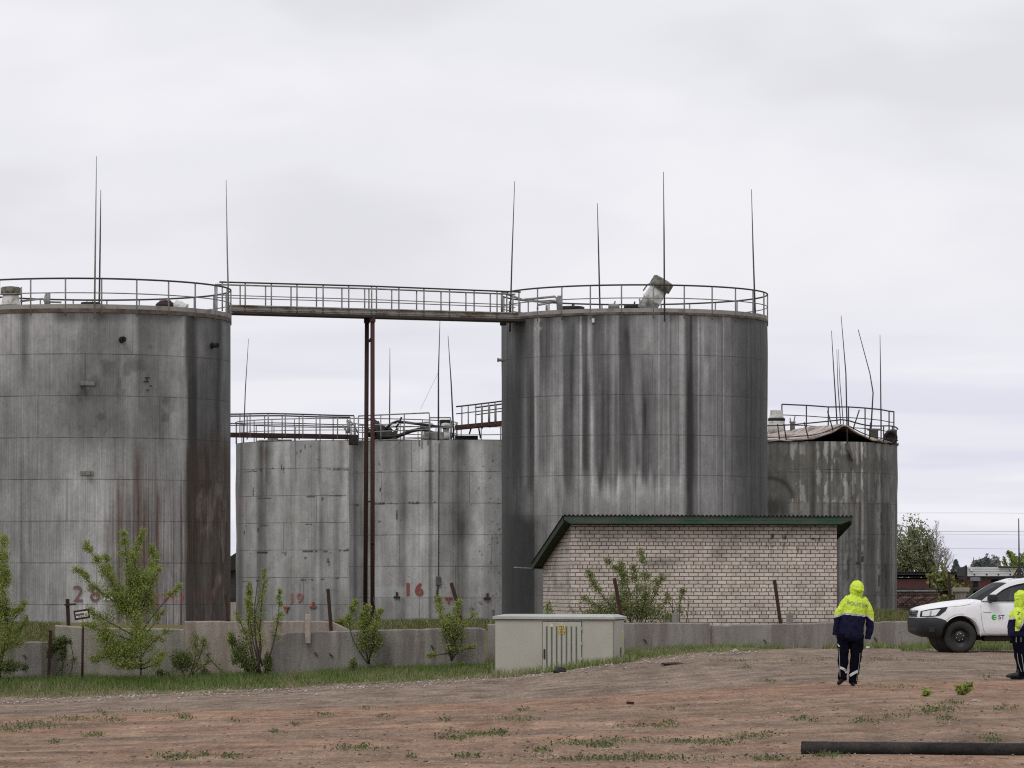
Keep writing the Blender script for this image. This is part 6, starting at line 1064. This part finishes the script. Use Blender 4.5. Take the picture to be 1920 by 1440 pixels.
# --- police officer seen from behind
q1 = gpt(1592, 1286); q1 = Vector((px2x(1601, q1.y), q1.y, q1.z))
pe = thing('person', 'person in yellow and navy hooded jacket seen from behind, walking away', 'person', q1, 'people in police jackets')
X1 = lambda p: q1+Vector(p)
J = lambda x, z: ((x-370)/672, (1355-z)/672)       # pixel of the enlarged photo to metres
def body1(mb):
    chain_mesh(mb, [(.03,.03,1.40),(.045,.03,1.50),(.05,.05,1.60),(.05,.05,1.66),(.05,.05,1.715)], [.05,.05,.075,.078,.045], [.055,.06,.095,.098,.055])
    mb.tube([(.05,.135,1.615),(.05,.16,1.60)], [.018,.012], 8); mb.tube([(.02,.13,1.56),(.08,.13,1.56)], .012, 8)
    for s in (-1, 1): mb.tube([(.05+s*.078,.04,1.60),(.05+s*.09,.03,1.61)], [.03,.02], 8)
    chain_mesh(mb, [(-.01,.0,.85),(0,.0,1.1),(.01,0,1.3),(.03,.02,1.42)], [.14,.15,.17,.06], [.09,.095,.10,.06])
    for pts in (((-.12,.0,.9),(-.16,.02,.5),(-.19,.0,.12)), ((.06,0,.9),(.04,0,.5),(-.01,.02,.1))): chain_mesh(mb, pts, [.07,.05,.035], [.07,.05,.04])
    chain_mesh(mb, [(-.14,.0,1.38),(-.27,.02,1.16),(-.285,.06,1.0)], [.05,.038,.028]); chain_mesh(mb, [(.17,.0,1.38),(.27,.02,1.12),(.245,.06,.94)], [.05,.038,.028])
    hand(mb, (-.288,.065,1.005), (.02,.08,-1), 1); hand(mb, (.243,.065,.94), (-.03,.08,-1), -1)
organic('body', body1, ['skin'], lambda c: 0, pe, .0075, 3, None, X1)
def trs1(mb):
    L_ = [J(250,760), J(252,850), J(250,950), J(247,1050), J(244,1150), J(238,1230), J(233,1285)]; chain_mesh(mb, [(x,.0 if i < 2 else .0-.012*(i-1)+.03*(i > 4), z) for i, (x, z) in enumerate(L_)], [.105,.103,.094,.088,.078,.074,.072], [.125,.118,.105,.092,.082,.085,.09])
    R = [J(408,760), J(405,850), J(398,950), J(392,1050), J(378,1150), J(366,1240), J(360,1330)]; chain_mesh(mb, [(x,.01,z) for x, z in R], [.115,.113,.102,.094,.084,.078,.076], [.125,.118,.108,.098,.09,.085,.092])
    chain_mesh(mb, [(*J(330,860)[:1],.0,J(330,860)[1]), (*J(335,700)[:1],.0,J(335,700)[1])], [.16,.19], [.125,.13])
tr1 = organic('trousers', trs1, ['trouser'], lambda c: 0, pe, .013, 4, wr(9, .020, .7), X1)
def band_on(parent, obj_mesh_pts, name, mat, w_): pass
def surf_strip(obj, pts, half, name, mat, parent, off=.006, both=False, seg=14):
    """ribbon laid on the camera-facing side of a garment; pts are world (x, z) pairs"""
    from mathutils.bvhtree import BVHTree
    me = obj.data; o0 = ORG[obj.name]; bv = BVHTree.FromPolygons([v.co+o0 for v in me.vertices], [p.vertices[:] for p in me.polygons]); vs = []
    for k in range(seg+1):
        f_ = k/seg; x = np.interp(f_, np.linspace(0,1,len(pts)), [p[0] for p in pts]); z = np.interp(f_, np.linspace(0,1,len(pts)), [p[1] for p in pts])
        i = min(int(f_*(len(pts)-1)), len(pts)-2); d = Vector((pts[i+1][0]-pts[i][0], 0, pts[i+1][1]-pts[i][1])).normalized(); nn = Vector((-d.z, 0, d.x))
        for s in (-1, 1):
            c = Vector((x, 0, z))+nn*half*s; h = bv.ray_cast(Vector((c.x, o0.y-2, c.z)), Vector((0,1,0)))
            vs.append(Vector((c.x, (h[0].y if h[0] else None) if h[0] else 1e9, c.z)))
    ys_ = [v.y for v in vs if v.y < 1e8]
    for i, v in enumerate(vs):
        if v.y > 1e8: v.y = max(ys_)
        v.y -= off
    mb = MB(); mb.add(vs+[v+Vector((0,off*.8,0)) for v in vs], [[2*i,2*i+2,2*i+3,2*i+1] for i in range(seg)]+[[2*seg+2+2*i+1,2*seg+2+2*i+3,2*seg+2+2*i+2,2*seg+2+2*i] for i in range(seg)], True); return mb.build(name, M[mat], parent)
W1 = lambda x, z: (q1.x+J(x,z)[0], q1.z+J(x,z)[1])
surf_strip(tr1, [W1(207,1147), W1(245,1160), W1(270,1180), W1(286,1206)], .021, 'reflective_band', 'reflective', tr1); surf_strip(tr1, [W1(318,1240), W1(360,1212), W1(412,1186)], .022, 'reflective_band', 'reflective', tr1)
surf_strip(tr1, [W1(184,880), W1(192,896), W1(202,912)], .010, 'reflective_band', 'reflective', tr1, seg=4)
surf_strip(tr1, [W1(197,930), W1(203,1050), W1(206,1150), W1(210,1270)], .004, 'piping', 'grey_text', tr1, .004); surf_strip(tr1, [W1(436,980), W1(428,1100), W1(412,1200), W1(396,1300)], .004, 'piping', 'grey_text', tr1, .004)
def jk1(mb):
    T = [(J(342,838),.150,.115),(J(345,800),.212,.15),(J(345,740),.218,.155),(J(355,660),.215,.155),(J(368,560),.212,.155),(J(378,470),.210,.15),(J(385,410),.195,.135),(J(392,370),.150,.105),(J(402,338),.085,.085),(J(405,318),.07,.075)]
    chain_mesh(mb, [(x, .0 if i < 5 else .012*(i-4), z) for i, ((x, z), a_, b_) in enumerate(T)], [a_*.95 for _, a_, _ in T], [b_ for _, _, b_ in T], 20)
    A = [J(325,378), J(262,440), J(205,530), J(184,600), J(178,690), J(175,778)]; chain_mesh(mb, [(x, .0+.012*i, z) for i, (x, z) in enumerate(A)], [.085,.080,.072,.066,.060,.056], [.09,.084,.076,.070,.066,.062])
    A = [J(455,380), J(512,455), J(545,545), J(556,630), J(548,720), J(526,826)]; chain_mesh(mb, [(x, .0+.014*i, z) for i, (x, z) in enumerate(A)], [.085,.080,.070,.064,.058,.052], [.09,.084,.075,.069,.064,.056])
def jc1(c):
    x = c.x*672+370; z = 1355-c.z*672
    ed = 548+(x-250)*.105 if 238 < x < 530 else (590-(x-135)*.28 if x <= 238 else 585+(x-530)*.75)
    if z > ed+.01: return 1
    if z > ed-22: return 2
    return 0
jk = organic('jacket', jk1, ['hivis', 'navy', 'reflective'], jc1, pe, .0095, 3, wr(8, .019, .8), X1)
def hd1(mb):
    H = [(J(400,345),.10,.10),(J(402,318),.118,.12),(J(404,280),.132,.14),(J(406,240),.130,.145),(J(406,205),.108,.125),(J(404,180),.065,.08),(J(402,169),.02,.03)]
    chain_mesh(mb, [(x,.035,z) for (x, z), _, _ in H], [a_*.89 for _, a_, _ in H], [b_*.90 for _, _, b_ in H], 18)
    mb.tube([(.03,-.10,1.62),(.09,-.115,1.60),(.15,-.08,1.60)], [.02,.03,.02], 8)
organic('hood', hd1, ['hivis'], lambda c: 0, jk, .010, 2, wr(13, .020), X1)
def cloth_text(txt, size, x, z, tilt, garment, mat, parent, name, slant=0.0, sp=1.0):
    from mathutils.bvhtree import BVHTree
    me = garment.data; o0 = ORG[garment.name]; bv = BVHTree.FromPolygons([v.co+o0 for v in me.vertices], [p.vertices[:] for p in me.polygons])
    def fn(v):
        X = x+v.x; Z = z+v.y-tilt*v.x; hs = [bv.ray_cast(Vector((X+i*.016, o0.y-2, Z+j*.016)), Vector((0,1,0)))[0] for i in (-1,0,1) for j in (-1,0,1)]; hs = [h.y for h in hs if h]; return Vector((X, (min(hs) if hs else o0.y-.14)-.008, Z))
    return flat_text(txt, size, fn, mat, parent, name, .0012, sp)
cloth_text('POLICIJA', .080, W1(404,436)[0], W1(404,436)[1], .16, jk, 'jacket_print', jk, 'lettering', sp=1.12)
surf_strip(jk, [W1(250,534), W1(330,540), W1(430,553), W1(515,568)], .0035, 'band_print', 'grey_text', jk, .006)
def shoe(mb, hx, hy, hz, d, pitch=0.0):
    d = Vector((d[0], d[1], 0)).normalized(); f_ = lambda u, z: Vector((hx, hy, hz))+d*u*math.cos(pitch)+Vector((0,0,z+u*math.sin(-pitch)))
    mb.tube([f_(-.06,.045), f_(0,.05), f_(.09,.045), f_(.16,.036), f_(.20,.028)], [.030,.044,.046,.044,.022], 12, True, True, [.036,.05,.042,.034,.02], (d.y, -d.x, 0)); mb.tube([f_(-.02,.05), f_(-.02,.15)], [.045,.045], 12)
organic('boot', lambda mb: shoe(mb, J(236,1320)[0], .0, .055, (-.25,1), .30), ['boot_black'], lambda c: 0, pe, .009, 3, None, X1)
organic('boot', lambda mb: shoe(mb, J(360,1345)[0], .0, -.005, (.05,1), 0), ['boot_black'], lambda c: 0, pe, .009, 3, None, X1)
# --- officer at the right edge, turned to the right
q2 = gpt(1908, 1274); q2 = Vector((px2x(1914, q2.y), q2.y, q2.z)); s2 = F/q2.y
p2 = thing('person', 'person in yellow and navy hooded jacket cut by the right edge', 'person', q2, 'people in police jackets')
X2 = lambda p: q2+Vector(p); G = lambda x, y: ((x-1914)/s2, (1273-y)/s2)
def c2p(pts, rx, ry, mb, ys=None, n=18): chain_mesh(mb, [(*(G(x, y)[:1]), (ys[i] if ys else 0), G(x, y)[1]) for i, (x, y) in enumerate(pts)], rx, ry, n)
def body2(mb):
    c2p([(1912,1148),(1914,1136),(1916,1124),(1917,1117),(1917,1111)], [.05,.055,.09,.095,.05], [.05,.055,.07,.075,.04], mb)
    mb.tube([G(1908,1122)[:1]+(0,)+G(1908,1122)[1:], G(1905.5,1124)[:1]+(0,)+G(1905.5,1124)[1:]], [.018,.010], 8)
    c2p([(1908,1195),(1909,1170),(1910,1150)], [.10,.11,.08], [.13,.15,.14], mb); c2p([(1908,1195),(1909,1235),(1912,1266)], [.07,.05,.035], [.07,.05,.035], mb, [-.07]*3); c2p([(1909,1195),(1912,1235),(1917,1266)], [.07,.05,.035], [.07,.05,.035], mb, [.08]*3)
    c2p([(1905,1152),(1907,1168),(1920,1177)], [.05,.042,.032], [.05,.042,.032], mb, [-.17,-.20,-.19]); hand(mb, (G(1921,1177)[0],-.19,G(1921,1177)[1]), (1,.1,.1), 1)
    c2p([(1914,1152),(1920,1168),(1932,1174)], [.05,.042,.032], [.05,.042,.032], mb, [.17,.20,.15]); hand(mb, (G(1933,1174)[0],.15,G(1933,1174)[1]), (1,-.1,.1), -1)
organic('body', body2, ['skin'], lambda c: 0, p2, .0085, 3, None, X2)
def trs2(mb):
    c2p([(1907,1186),(1908,1205),(1910,1225),(1913,1245),(1915,1258),(1914,1267)], [.115,.108,.09,.082,.082,.085], [.10,.095,.085,.078,.075,.075], mb, [-.08]*6)
    c2p([(1909,1186),(1911,1205),(1914,1225),(1918,1245),(1919,1258),(1918,1265)], [.115,.108,.09,.082,.082,.085], [.10,.095,.085,.078,.075,.075], mb, [.08]*6)
    c2p([(1908,1196),(1907,1178)], [.13,.14], [.16,.16], mb)
tr2 = organic('trousers', trs2, ['trouser'], lambda c: 0, p2, .013, 5, wr(9, .010, .7), X2)
W2 = lambda x, y: (q2.x+G(x,y)[0], q2.z+G(x,y)[1])
for pts in ([(1903,1192),(1903,1203)], [(1912,1192),(1912,1202)], [(1905,1224),(1907,1240),(1913,1258)], [(1913,1225),(1916,1243),(1918,1258)]): surf_strip(tr2, [W2(*p) for p in pts], .005, 'piping', 'grey_text', tr2, .005, seg=6)
def jk2(mb):
    c2p([(1909,1195),(1908,1190),(1908,1178),(1909,1165),(1910,1153),(1912,1145),(1914,1138),(1915,1133)], [.14,.175,.175,.165,.16,.13,.08,.07], [.18,.21,.21,.205,.20,.17,.09,.075], mb)
    c2p([(1906,1147),(1905,1158),(1909,1169),(1917,1175)], [.085,.085,.075,.062], [.085,.085,.075,.062], mb, [-.17,-.215,-.225,-.20]); c2p([(1914,1147),(1917,1158),(1922,1170),(1931,1174)], [.085,.08,.07,.06], [.085,.08,.07,.06], mb, [.17,.21,.21,.17])
def jc2(c):
    x = c.x*s2+1914; y = 1273-c.z*s2; arm = c.y < -.165 and y < 1182 and x > 1900.5
    if arm:
        e = x-1900+(y-1150)*.5
        return 2 if 20.5 < e < 24 else (1 if e >= 24 else 0)
    ed = 1161-(x-1892)*.18
    return 1 if y > ed else (2 if y > ed-4.4 else 0)
jk_2 = organic('jacket', jk2, ['hivis', 'navy', 'reflective'], jc2, p2, .0095, 3, wr(8, .019, .8), X2)
def hd2(mb):
    c2p([(1912,1139),(1914,1130),(1915.5,1121),(1916,1112),(1916,1107)], [.10,.115,.135,.115,.04], [.10,.105,.115,.10,.035], mb); c2p([(1905,1110.5),(1909,1112),(1914,1114)], [.012,.05,.08], [.02,.06,.08], mb)
organic('hood', hd2, ['hivis'], lambda c: 0, jk_2, .010, 2, wr(13, .022), X2)
for (x, y), m, w_, h_ in (((1906.8,1147),'patch_red',.03,.017),((1906.5,1146.3),'reflective',.028,.004),((1906.2,1155),'patch_green',.026,.05),((1906.4,1157),'reflective',.010,.014)): surf_strip(jk_2, [W2(x-w_*s2/2*1.1, y), W2(x+w_*s2/2*1.1, y-1)], h_, 'arm_patch', m, jk_2, .006 if m != 'reflective' else .010, seg=4)
organic('boot', lambda mb: shoe(mb, G(1906,1270)[0], -.09, .03, (-1,-.15), 0), ['boot_black'], lambda c: 0, p2, .009, 3, None, X2)
organic('boot', lambda mb: shoe(mb, G(1914,1271)[0], -.02, .0, (-1,-.3), 0), ['boot_black'], lambda c: 0, p2, .009, 3, None, X2)
# --- driver behind the side window
qd = TX(Vector((2.5,.42,.9))); pd = thing('person', 'person in green vest sitting behind the side window of the pickup', 'person', qd); XD = lambda p: TX(Vector((2.5+p.x, .42+p.y, .9+p.z)))
def bodyd(mb):
    chain_mesh(mb, [(.05,0,.0),(.07,0,.30),(.07,0,.48)], [.12,.13,.10], [.17,.19,.15]); chain_mesh(mb, [(.05,0,.45),(.03,0,.56),(.02,0,.64),(.03,0,.70),(.03,0,.76)], [.05,.05,.09,.095,.05], [.05,.05,.07,.075,.04]); mb.tube([(-.06,0,.645),(-.09,0,.63)], [.018,.01], 8)
    for s in (-1, 1): chain_mesh(mb, [(.06,s*.19,.42),(.0,s*.22,.22),(-.22,s*.2,.28)], [.05,.042,.032]); hand(mb, (-.23,s*.2,.28), (-1,0,.1), s)
organic('body', bodyd, ['skin'], lambda c: 0, pd, .009, 3, None, XD)
organic('vest', lambda mb: (chain_mesh(mb, [(.05,0,-.02),(.07,0,.30),(.07,0,.46),(.06,0,.50)], [.14,.155,.12,.06], [.19,.215,.18,.08]), [chain_mesh(mb, [(.06,s*.19,.43),(.0,s*.225,.24),(-.12,s*.21,.26)], [.07,.06,.05]) for s in (-1, 1)]), ['vest_green'], lambda c: 0, pd, .013, 4, wr(9, .01), XD)
organic('cap', lambda mb: (chain_mesh(mb, [(.03,0,.685),(.03,0,.74),(.03,0,.785)], [.105,.10,.04], [.085,.08,.03]), mb.tube([(-.05,0,.70),(-.16,0,.685)], [.06,.05], 10, True, True, [.012,.008], (0,1,0))), ['trim_black'], lambda c: 0, pd, .009, 2, None, XD)
# ================= black pipe and small debris in the yard
a_ = gpt(1503, 1413.5); b_ = gpt(2100, 1418); rp = 13.2*a_.y/F; a_.z += rp*.80; b_.z += rp*.74
bpipe = thing('steel_pipe', 'long black steel pipe lying on the dirt at the lower right', 'pipe', a_); mb = MB(); n_ = 28; pts = [a_.lerp(b_, i/n_) for i in range(n_+1)]; d = (b_-a_).normalized()
mb.tube(pts, rp, 28, caps=False); mb.tube(pts, rp*.90, 28, caps=False)
o = mb.build('barrel', M['pipe_black'], bpipe); mb = MB(); e0 = a_; sdv = d.cross(Vector((0,0,1))).normalized(); up = sdv.cross(d)
vs = [e0+d*k*0+(sdv*math.cos(w_)+up*math.sin(w_))*r for r, k in ((rp,0),(rp*.9,0)) for w_ in np.linspace(0, 2*math.pi, 29)[:-1]]; vs = [v-d*.002 for v in vs]; mb.add(vs, [[i, (i+1) % 28, 28+(i+1) % 28, 28+i] for i in range(28)]); mb.build('cut_end', M['rust_dark'], bpipe)
def lump(name, label, cat, px, py, w_, h_, m, seed, group=None, dz=0, flat=1.0):
    p = gpt(px, py); g = random.Random(seed); bm = bmesh.new(); bmesh.ops.create_icosphere(bm, subdivisions=3, radius=1)
    for v in bm.verts:
        n_ = mnoise.fractal(v.co*1.6+Vector((seed*3.1, seed, 0)), .8, 2, 3); f_ = 1+.38*n_; v.co = Vector((v.co.x*w_*f_, v.co.y*w_*.8*f_, max(-.25, v.co.z)*h_*f_))
    bm.verts.index_update(); mb = MB(lambda q: p+q+Vector((0,0,dz))); mb.add([v.co.copy() for v in bm.verts], [[v.index for v in f.verts] for f in bm.faces], False); bm.free(); o = mb.build(name, M[m], None, p); tag(o, label, cat, group); return o
lump('rubbish_bag', 'crumpled black rubbish bag in the grass before the cabinet', 'bag', 1050, 1261, .15, .12, 'black_iron', 3); lump('debris', 'dark flattened debris on the gravel right of the cabinet', 'debris', 1262, 1246, .28, .05, 'rust_dark', 4)
LT = 'litter on the verge'
lump('litter', 'white crumpled litter in the grass below the cabinet left corner', 'litter', 953, 1262, .06, .05, 'litter', 5, LT, .06); lump('litter', 'white litter at the grass edge right of the walking person', 'litter', 1627, 1217, .045, .04, 'litter', 6, LT, .03); lump('litter', 'small white scrap at the gravel edge below the mottled panel', 'litter', 677, 1288, .06, .025, 'litter', 7, LT)
SG = 'pale stones along the gravel edge'
lump('stone', 'largest pale stone on the verge between cabinet and walking person', 'stone', 1378, 1223, .12, .07, 'stone', 8, SG); lump('stone', 'second pale stone on the verge, left of the largest one', 'stone', 1300, 1233, .07, .05, 'stone', 9, SG); lump('stone', 'pale stone at the grass tip right below the cabinet side', 'stone', 1150, 1250, .07, .05, 'stone', 10, SG)
lump('stone', 'flat pale stone beside the small green weed', 'stone', 1828, 1315, .08, .025, 'stone', 11, SG)
p = gpt(1181, 1321); mb = MB(); mb.bar(p+Vector((-.05,0,.03)), p+Vector((.06,0.02,.02)), .05, .04); o = mb.build('scrap_block', M['rust_dark'], None, p); tag(o, 'small dark scrap of metal lying alone in mid yard', 'scrap')
# pebbles, grass, weeds (uncountable)
def scatter_pebbles(name, PX_, PY_, s0, s1, label, seed, mat='pebble'):
    g = np.random.default_rng(seed); pts = gptv(PX_, PY_); n = len(pts); base = np.array([(1,0,0),(-1,0,0),(0,1,0),(0,-1,0),(0,0,1),(0,0,-1)], float); tri_ = np.array([(0,2,4),(2,1,4),(1,3,4),(3,0,4),(2,0,5),(1,2,5),(3,1,5),(0,3,5)])
    s = (s0+(s1-s0)*g.random(n)**2.2)[:,None,None]; a_ = g.random(n)*6.28; R = np.stack([np.stack([np.cos(a_), -np.sin(a_), 0*a_], 1), np.stack([np.sin(a_), np.cos(a_), 0*a_], 1), np.stack([0*a_, 0*a_, 1+0*a_], 1)], 1)
    V = base[None]*g.uniform(.6, 1.2, (n,6,1))*np.array([1,.8,.55])*s; V = np.einsum('nij,nkj->nki', R, V)+pts[:,None,:]+np.array([0,0,.2])*s
    o = npmesh(name, V.reshape(-1,3), (np.arange(n)[:,None,None]*6+tri_[None]).reshape(-1,3), M[mat]); tag(o, kind='stuff'); return o
g = np.random.default_rng(76); n = 3200; scatter_pebbles('soil_clods', g.uniform(-20, 1940, n), 1222+222*g.random(n)**1.1, .006, .036, '', 75, 'clod')
g = np.random.default_rng(77); n = 4800; scatter_pebbles('gravel', g.uniform(-20, 1940, n), 1220+220*g.random(n)**1.3, .005, .024, '', 78)
vb = ([-60,0,240,480,720,960,1080,1180,1240,1370,1700,1960], [1314,1311,1303,1293,1282,1266,1252,1240,1231,1221,1217,1216])
px_ = g.uniform(-10, 1420, 1500); scatter_pebbles('edge_gravel', px_, np.interp(px_, *vb)+np.abs(g.normal(size=1500))*5+1, .015, .065, '', 79)
def blades(pts, h0, h1, g, w_=.012, lean=.35):
    n = len(pts); p = np.asarray(pts); h = np.broadcast_to(h0+(h1-h0)*g.random(n), n)[:,None]; a_ = g.random(n)*6.28; d = np.stack([np.cos(a_), np.sin(a_), 0*a_], 1); l = g.normal(size=(n,3))*lean; l[:,2] = 0
    V = np.stack([p-d*w_, p+d*w_, p+(l+np.array([0,0,1]))*h], 1).reshape(-1,3); return V, np.arange(3*n).reshape(-1,3)
def gz(P2): return ground(P2[:,0], P2[:,1])
g = np.random.default_rng(80); n = 120000; D_ = 93.2+6.4*g.random(n); px_ = g.uniform(-60, 1420, n); yb = np.interp(px_, *vb)+4*(px_ > 925)*(px_ < 1200); X = (px_-CX)*D_/F; Z = ground(X, D_); py_ = HY-F*(Z-EYE)/D_
den = fbm(X*1.1+40, D_*1.4, 83); far = np.clip((yb-py_)/16, 0, 1); keep = (py_ < yb+2*(den-.5)*9) & (D_ < np.where((px_ > 505) & (px_ < 912), 98.85, 99.5)) & (g.random(n) < (.25+.75*far)*sst(.30,.55,den+.25*far)) & ~((px_ > 930) & (px_ < 1172) & (D_ > 95.5))
pts = np.stack([X, D_, Z], 1)[keep]; far = far[keep]; den = den[keep]; hh = (.05+.17*far)*(.4+1.1*den); zc_ = (CX+pts[:,0]*F/pts[:,1] > 922) & (CX+pts[:,0]*F/pts[:,1] < 1190); hh = np.where(zc_, np.maximum(hh, .09+.20*den), hh); V1, Q1 = blades(pts, hh*.6, hh*1.3, g, .010)
ex = []      # thin strip to the right and behind the truck, long tufts by the wall foot
for (xa, xb, da, db, k) in ((1370,1720,98.2,99.6,2600),(1690,1960,95.6,101,5200),(1240,1420,97.6,99.5,1600)): q = np.stack([g.uniform(xa, xb, k), g.uniform(da, db, k)], 1); X = (q[:,0]-CX)*q[:,1]/F; kk = vn2(X*1.2, q[:,1]*1.5, 84) > .35; ex.append(np.stack([X, q[:,1], ground(X, q[:,1])], 1)[kk])
ex = np.concatenate(ex); V2, Q2 = blades(ex, .06, .22, g, .010)
nz = fbm(pts[:,0]*.9+3, pts[:,1]*1.1, 88); dry = g.random(len(pts)) < np.clip(.45-.42*far+1.4*(nz-.52), .02, .8); lt = g.random(len(pts)) < np.clip(.30+2.2*(fbm(pts[:,0]*.6+13, pts[:,1]*.9, 89)-.5), 0, .8); mi = np.concatenate([np.where(dry, 1, np.where(lt, 2, 0)), np.where(g.random(len(ex)) < .15, 1, np.where(g.random(len(ex)) < .3, 2, 0))])
o = npmesh('grass_verge', np.concatenate([V1, V2]), np.concatenate([Q1, Q2+len(V1)]), None, mats=[M['grass'], M['grass_dry'], M['grass_light']], mi=mi); tag(o, kind='stuff')
em = []
for (xa, xb, k) in ((-80,112,9000),(585,925,12000),(1590,1980,14000)): px_ = g.uniform(xa, xb, k); D_ = 101.75+5.2*g.random(k)**1.2; X = (px_-CX)*D_/F; em.append(np.stack([X, D_, ground(X, D_)-.01], 1))
em = np.concatenate(em); V1, Q1 = blades(em, .04, .15, g, .012, .6); o = npmesh('bank_grass', V1, Q1, None, mats=[M['moss'], M['grass_dry'], M['grass']], mi=np.where(g.random(len(em)) < .14, 1, np.where(g.random(len(em)) < .25, 2, 0))); tag(o, kind='stuff')
patches = [(60,1362,55,8),(130,1350,30,6),(30,1372,34,4),(200,1350,25,6),(195,1342,12,5),(350,1346,20,6),(300,1335,30,3),(600,1340,25,3),(320,1420,45,5),(430,1420,20,4),(380,1417,12,3),(640,1405,40,4),(670,1402,15,3),(770,1420,10,3),(720,1345,20,2),(830,1352,22,3),(840,1385,30,4),(900,1378,60,5),(960,1350,40,4),(985,1333,20,3),(940,1370,20,6),(1200,1362,60,3),(1080,1395,60,4),(1160,1390,40,3),(1140,1400,40,5),(1300,1392,60,3),(1340,1397,30,3),(1430,1382,40,4),(1200,1425,160,4),(1450,1425,40,4),(1400,1240,40,2),(1402,1253,18,4),(1520,1238,55,3),(1440,1277,15,3),(1670,1290,50,1.5),(1740,1336,42,8),(1860,1387,22,4),(1500,1350,20,4),(1630,1352,30,3),(1780,1320,20,3),(1885,1330,30,3),(1560,1418,34,3),(1600,1232,18,2),(1650,1238,40,2),(1720,1240,30,2),(1400,1222,30,2),(170,1380,30,3),(110,1392,14,2),(520,1375,16,2),(1010,1410,20,3),(880,1420,30,3),(1680,1345,22,3),(1770,1350,26,3),(1260,1355,14,3),(700,1330,16,2),(1240,1330,20,2),(1850,1270,14,2),(560,1360,12,2),(450,1352,20,2)]
PT = []; TL = []
for (x, y, rx, ry) in patches:
    k = int(14+rx*ry*.62); u = g.normal(size=(k,2))*.5; sub = g.normal(size=(max(3, int(rx/6)),2))*.6; u = u*.8+sub[g.integers(0, len(sub), k)]*.8
    PT.append(np.stack([x+u[:,0]*rx, np.minimum(1446, y+u[:,1]*ry)], 1))
PT = np.concatenate(PT); PT = gptv(PT[:,0], PT[:,1]); sc = (PT[:,1]/60)[:,None]; q = PT.copy(); q[:,2] += g.random(len(q))*.05+.005; V1, Q1 = leaves(q, .012, .045, g, .3); o = npmesh('weed_patches', V1, Q1, M['weed']); tag(o, kind='stuff')
V1, Q1 = blades(PT, .015, .06, g, .005, .8); o = npmesh('weed_blades', V1, Q1, M['grass']); tag(o, kind='stuff')
bpy.context.view_layer.update()
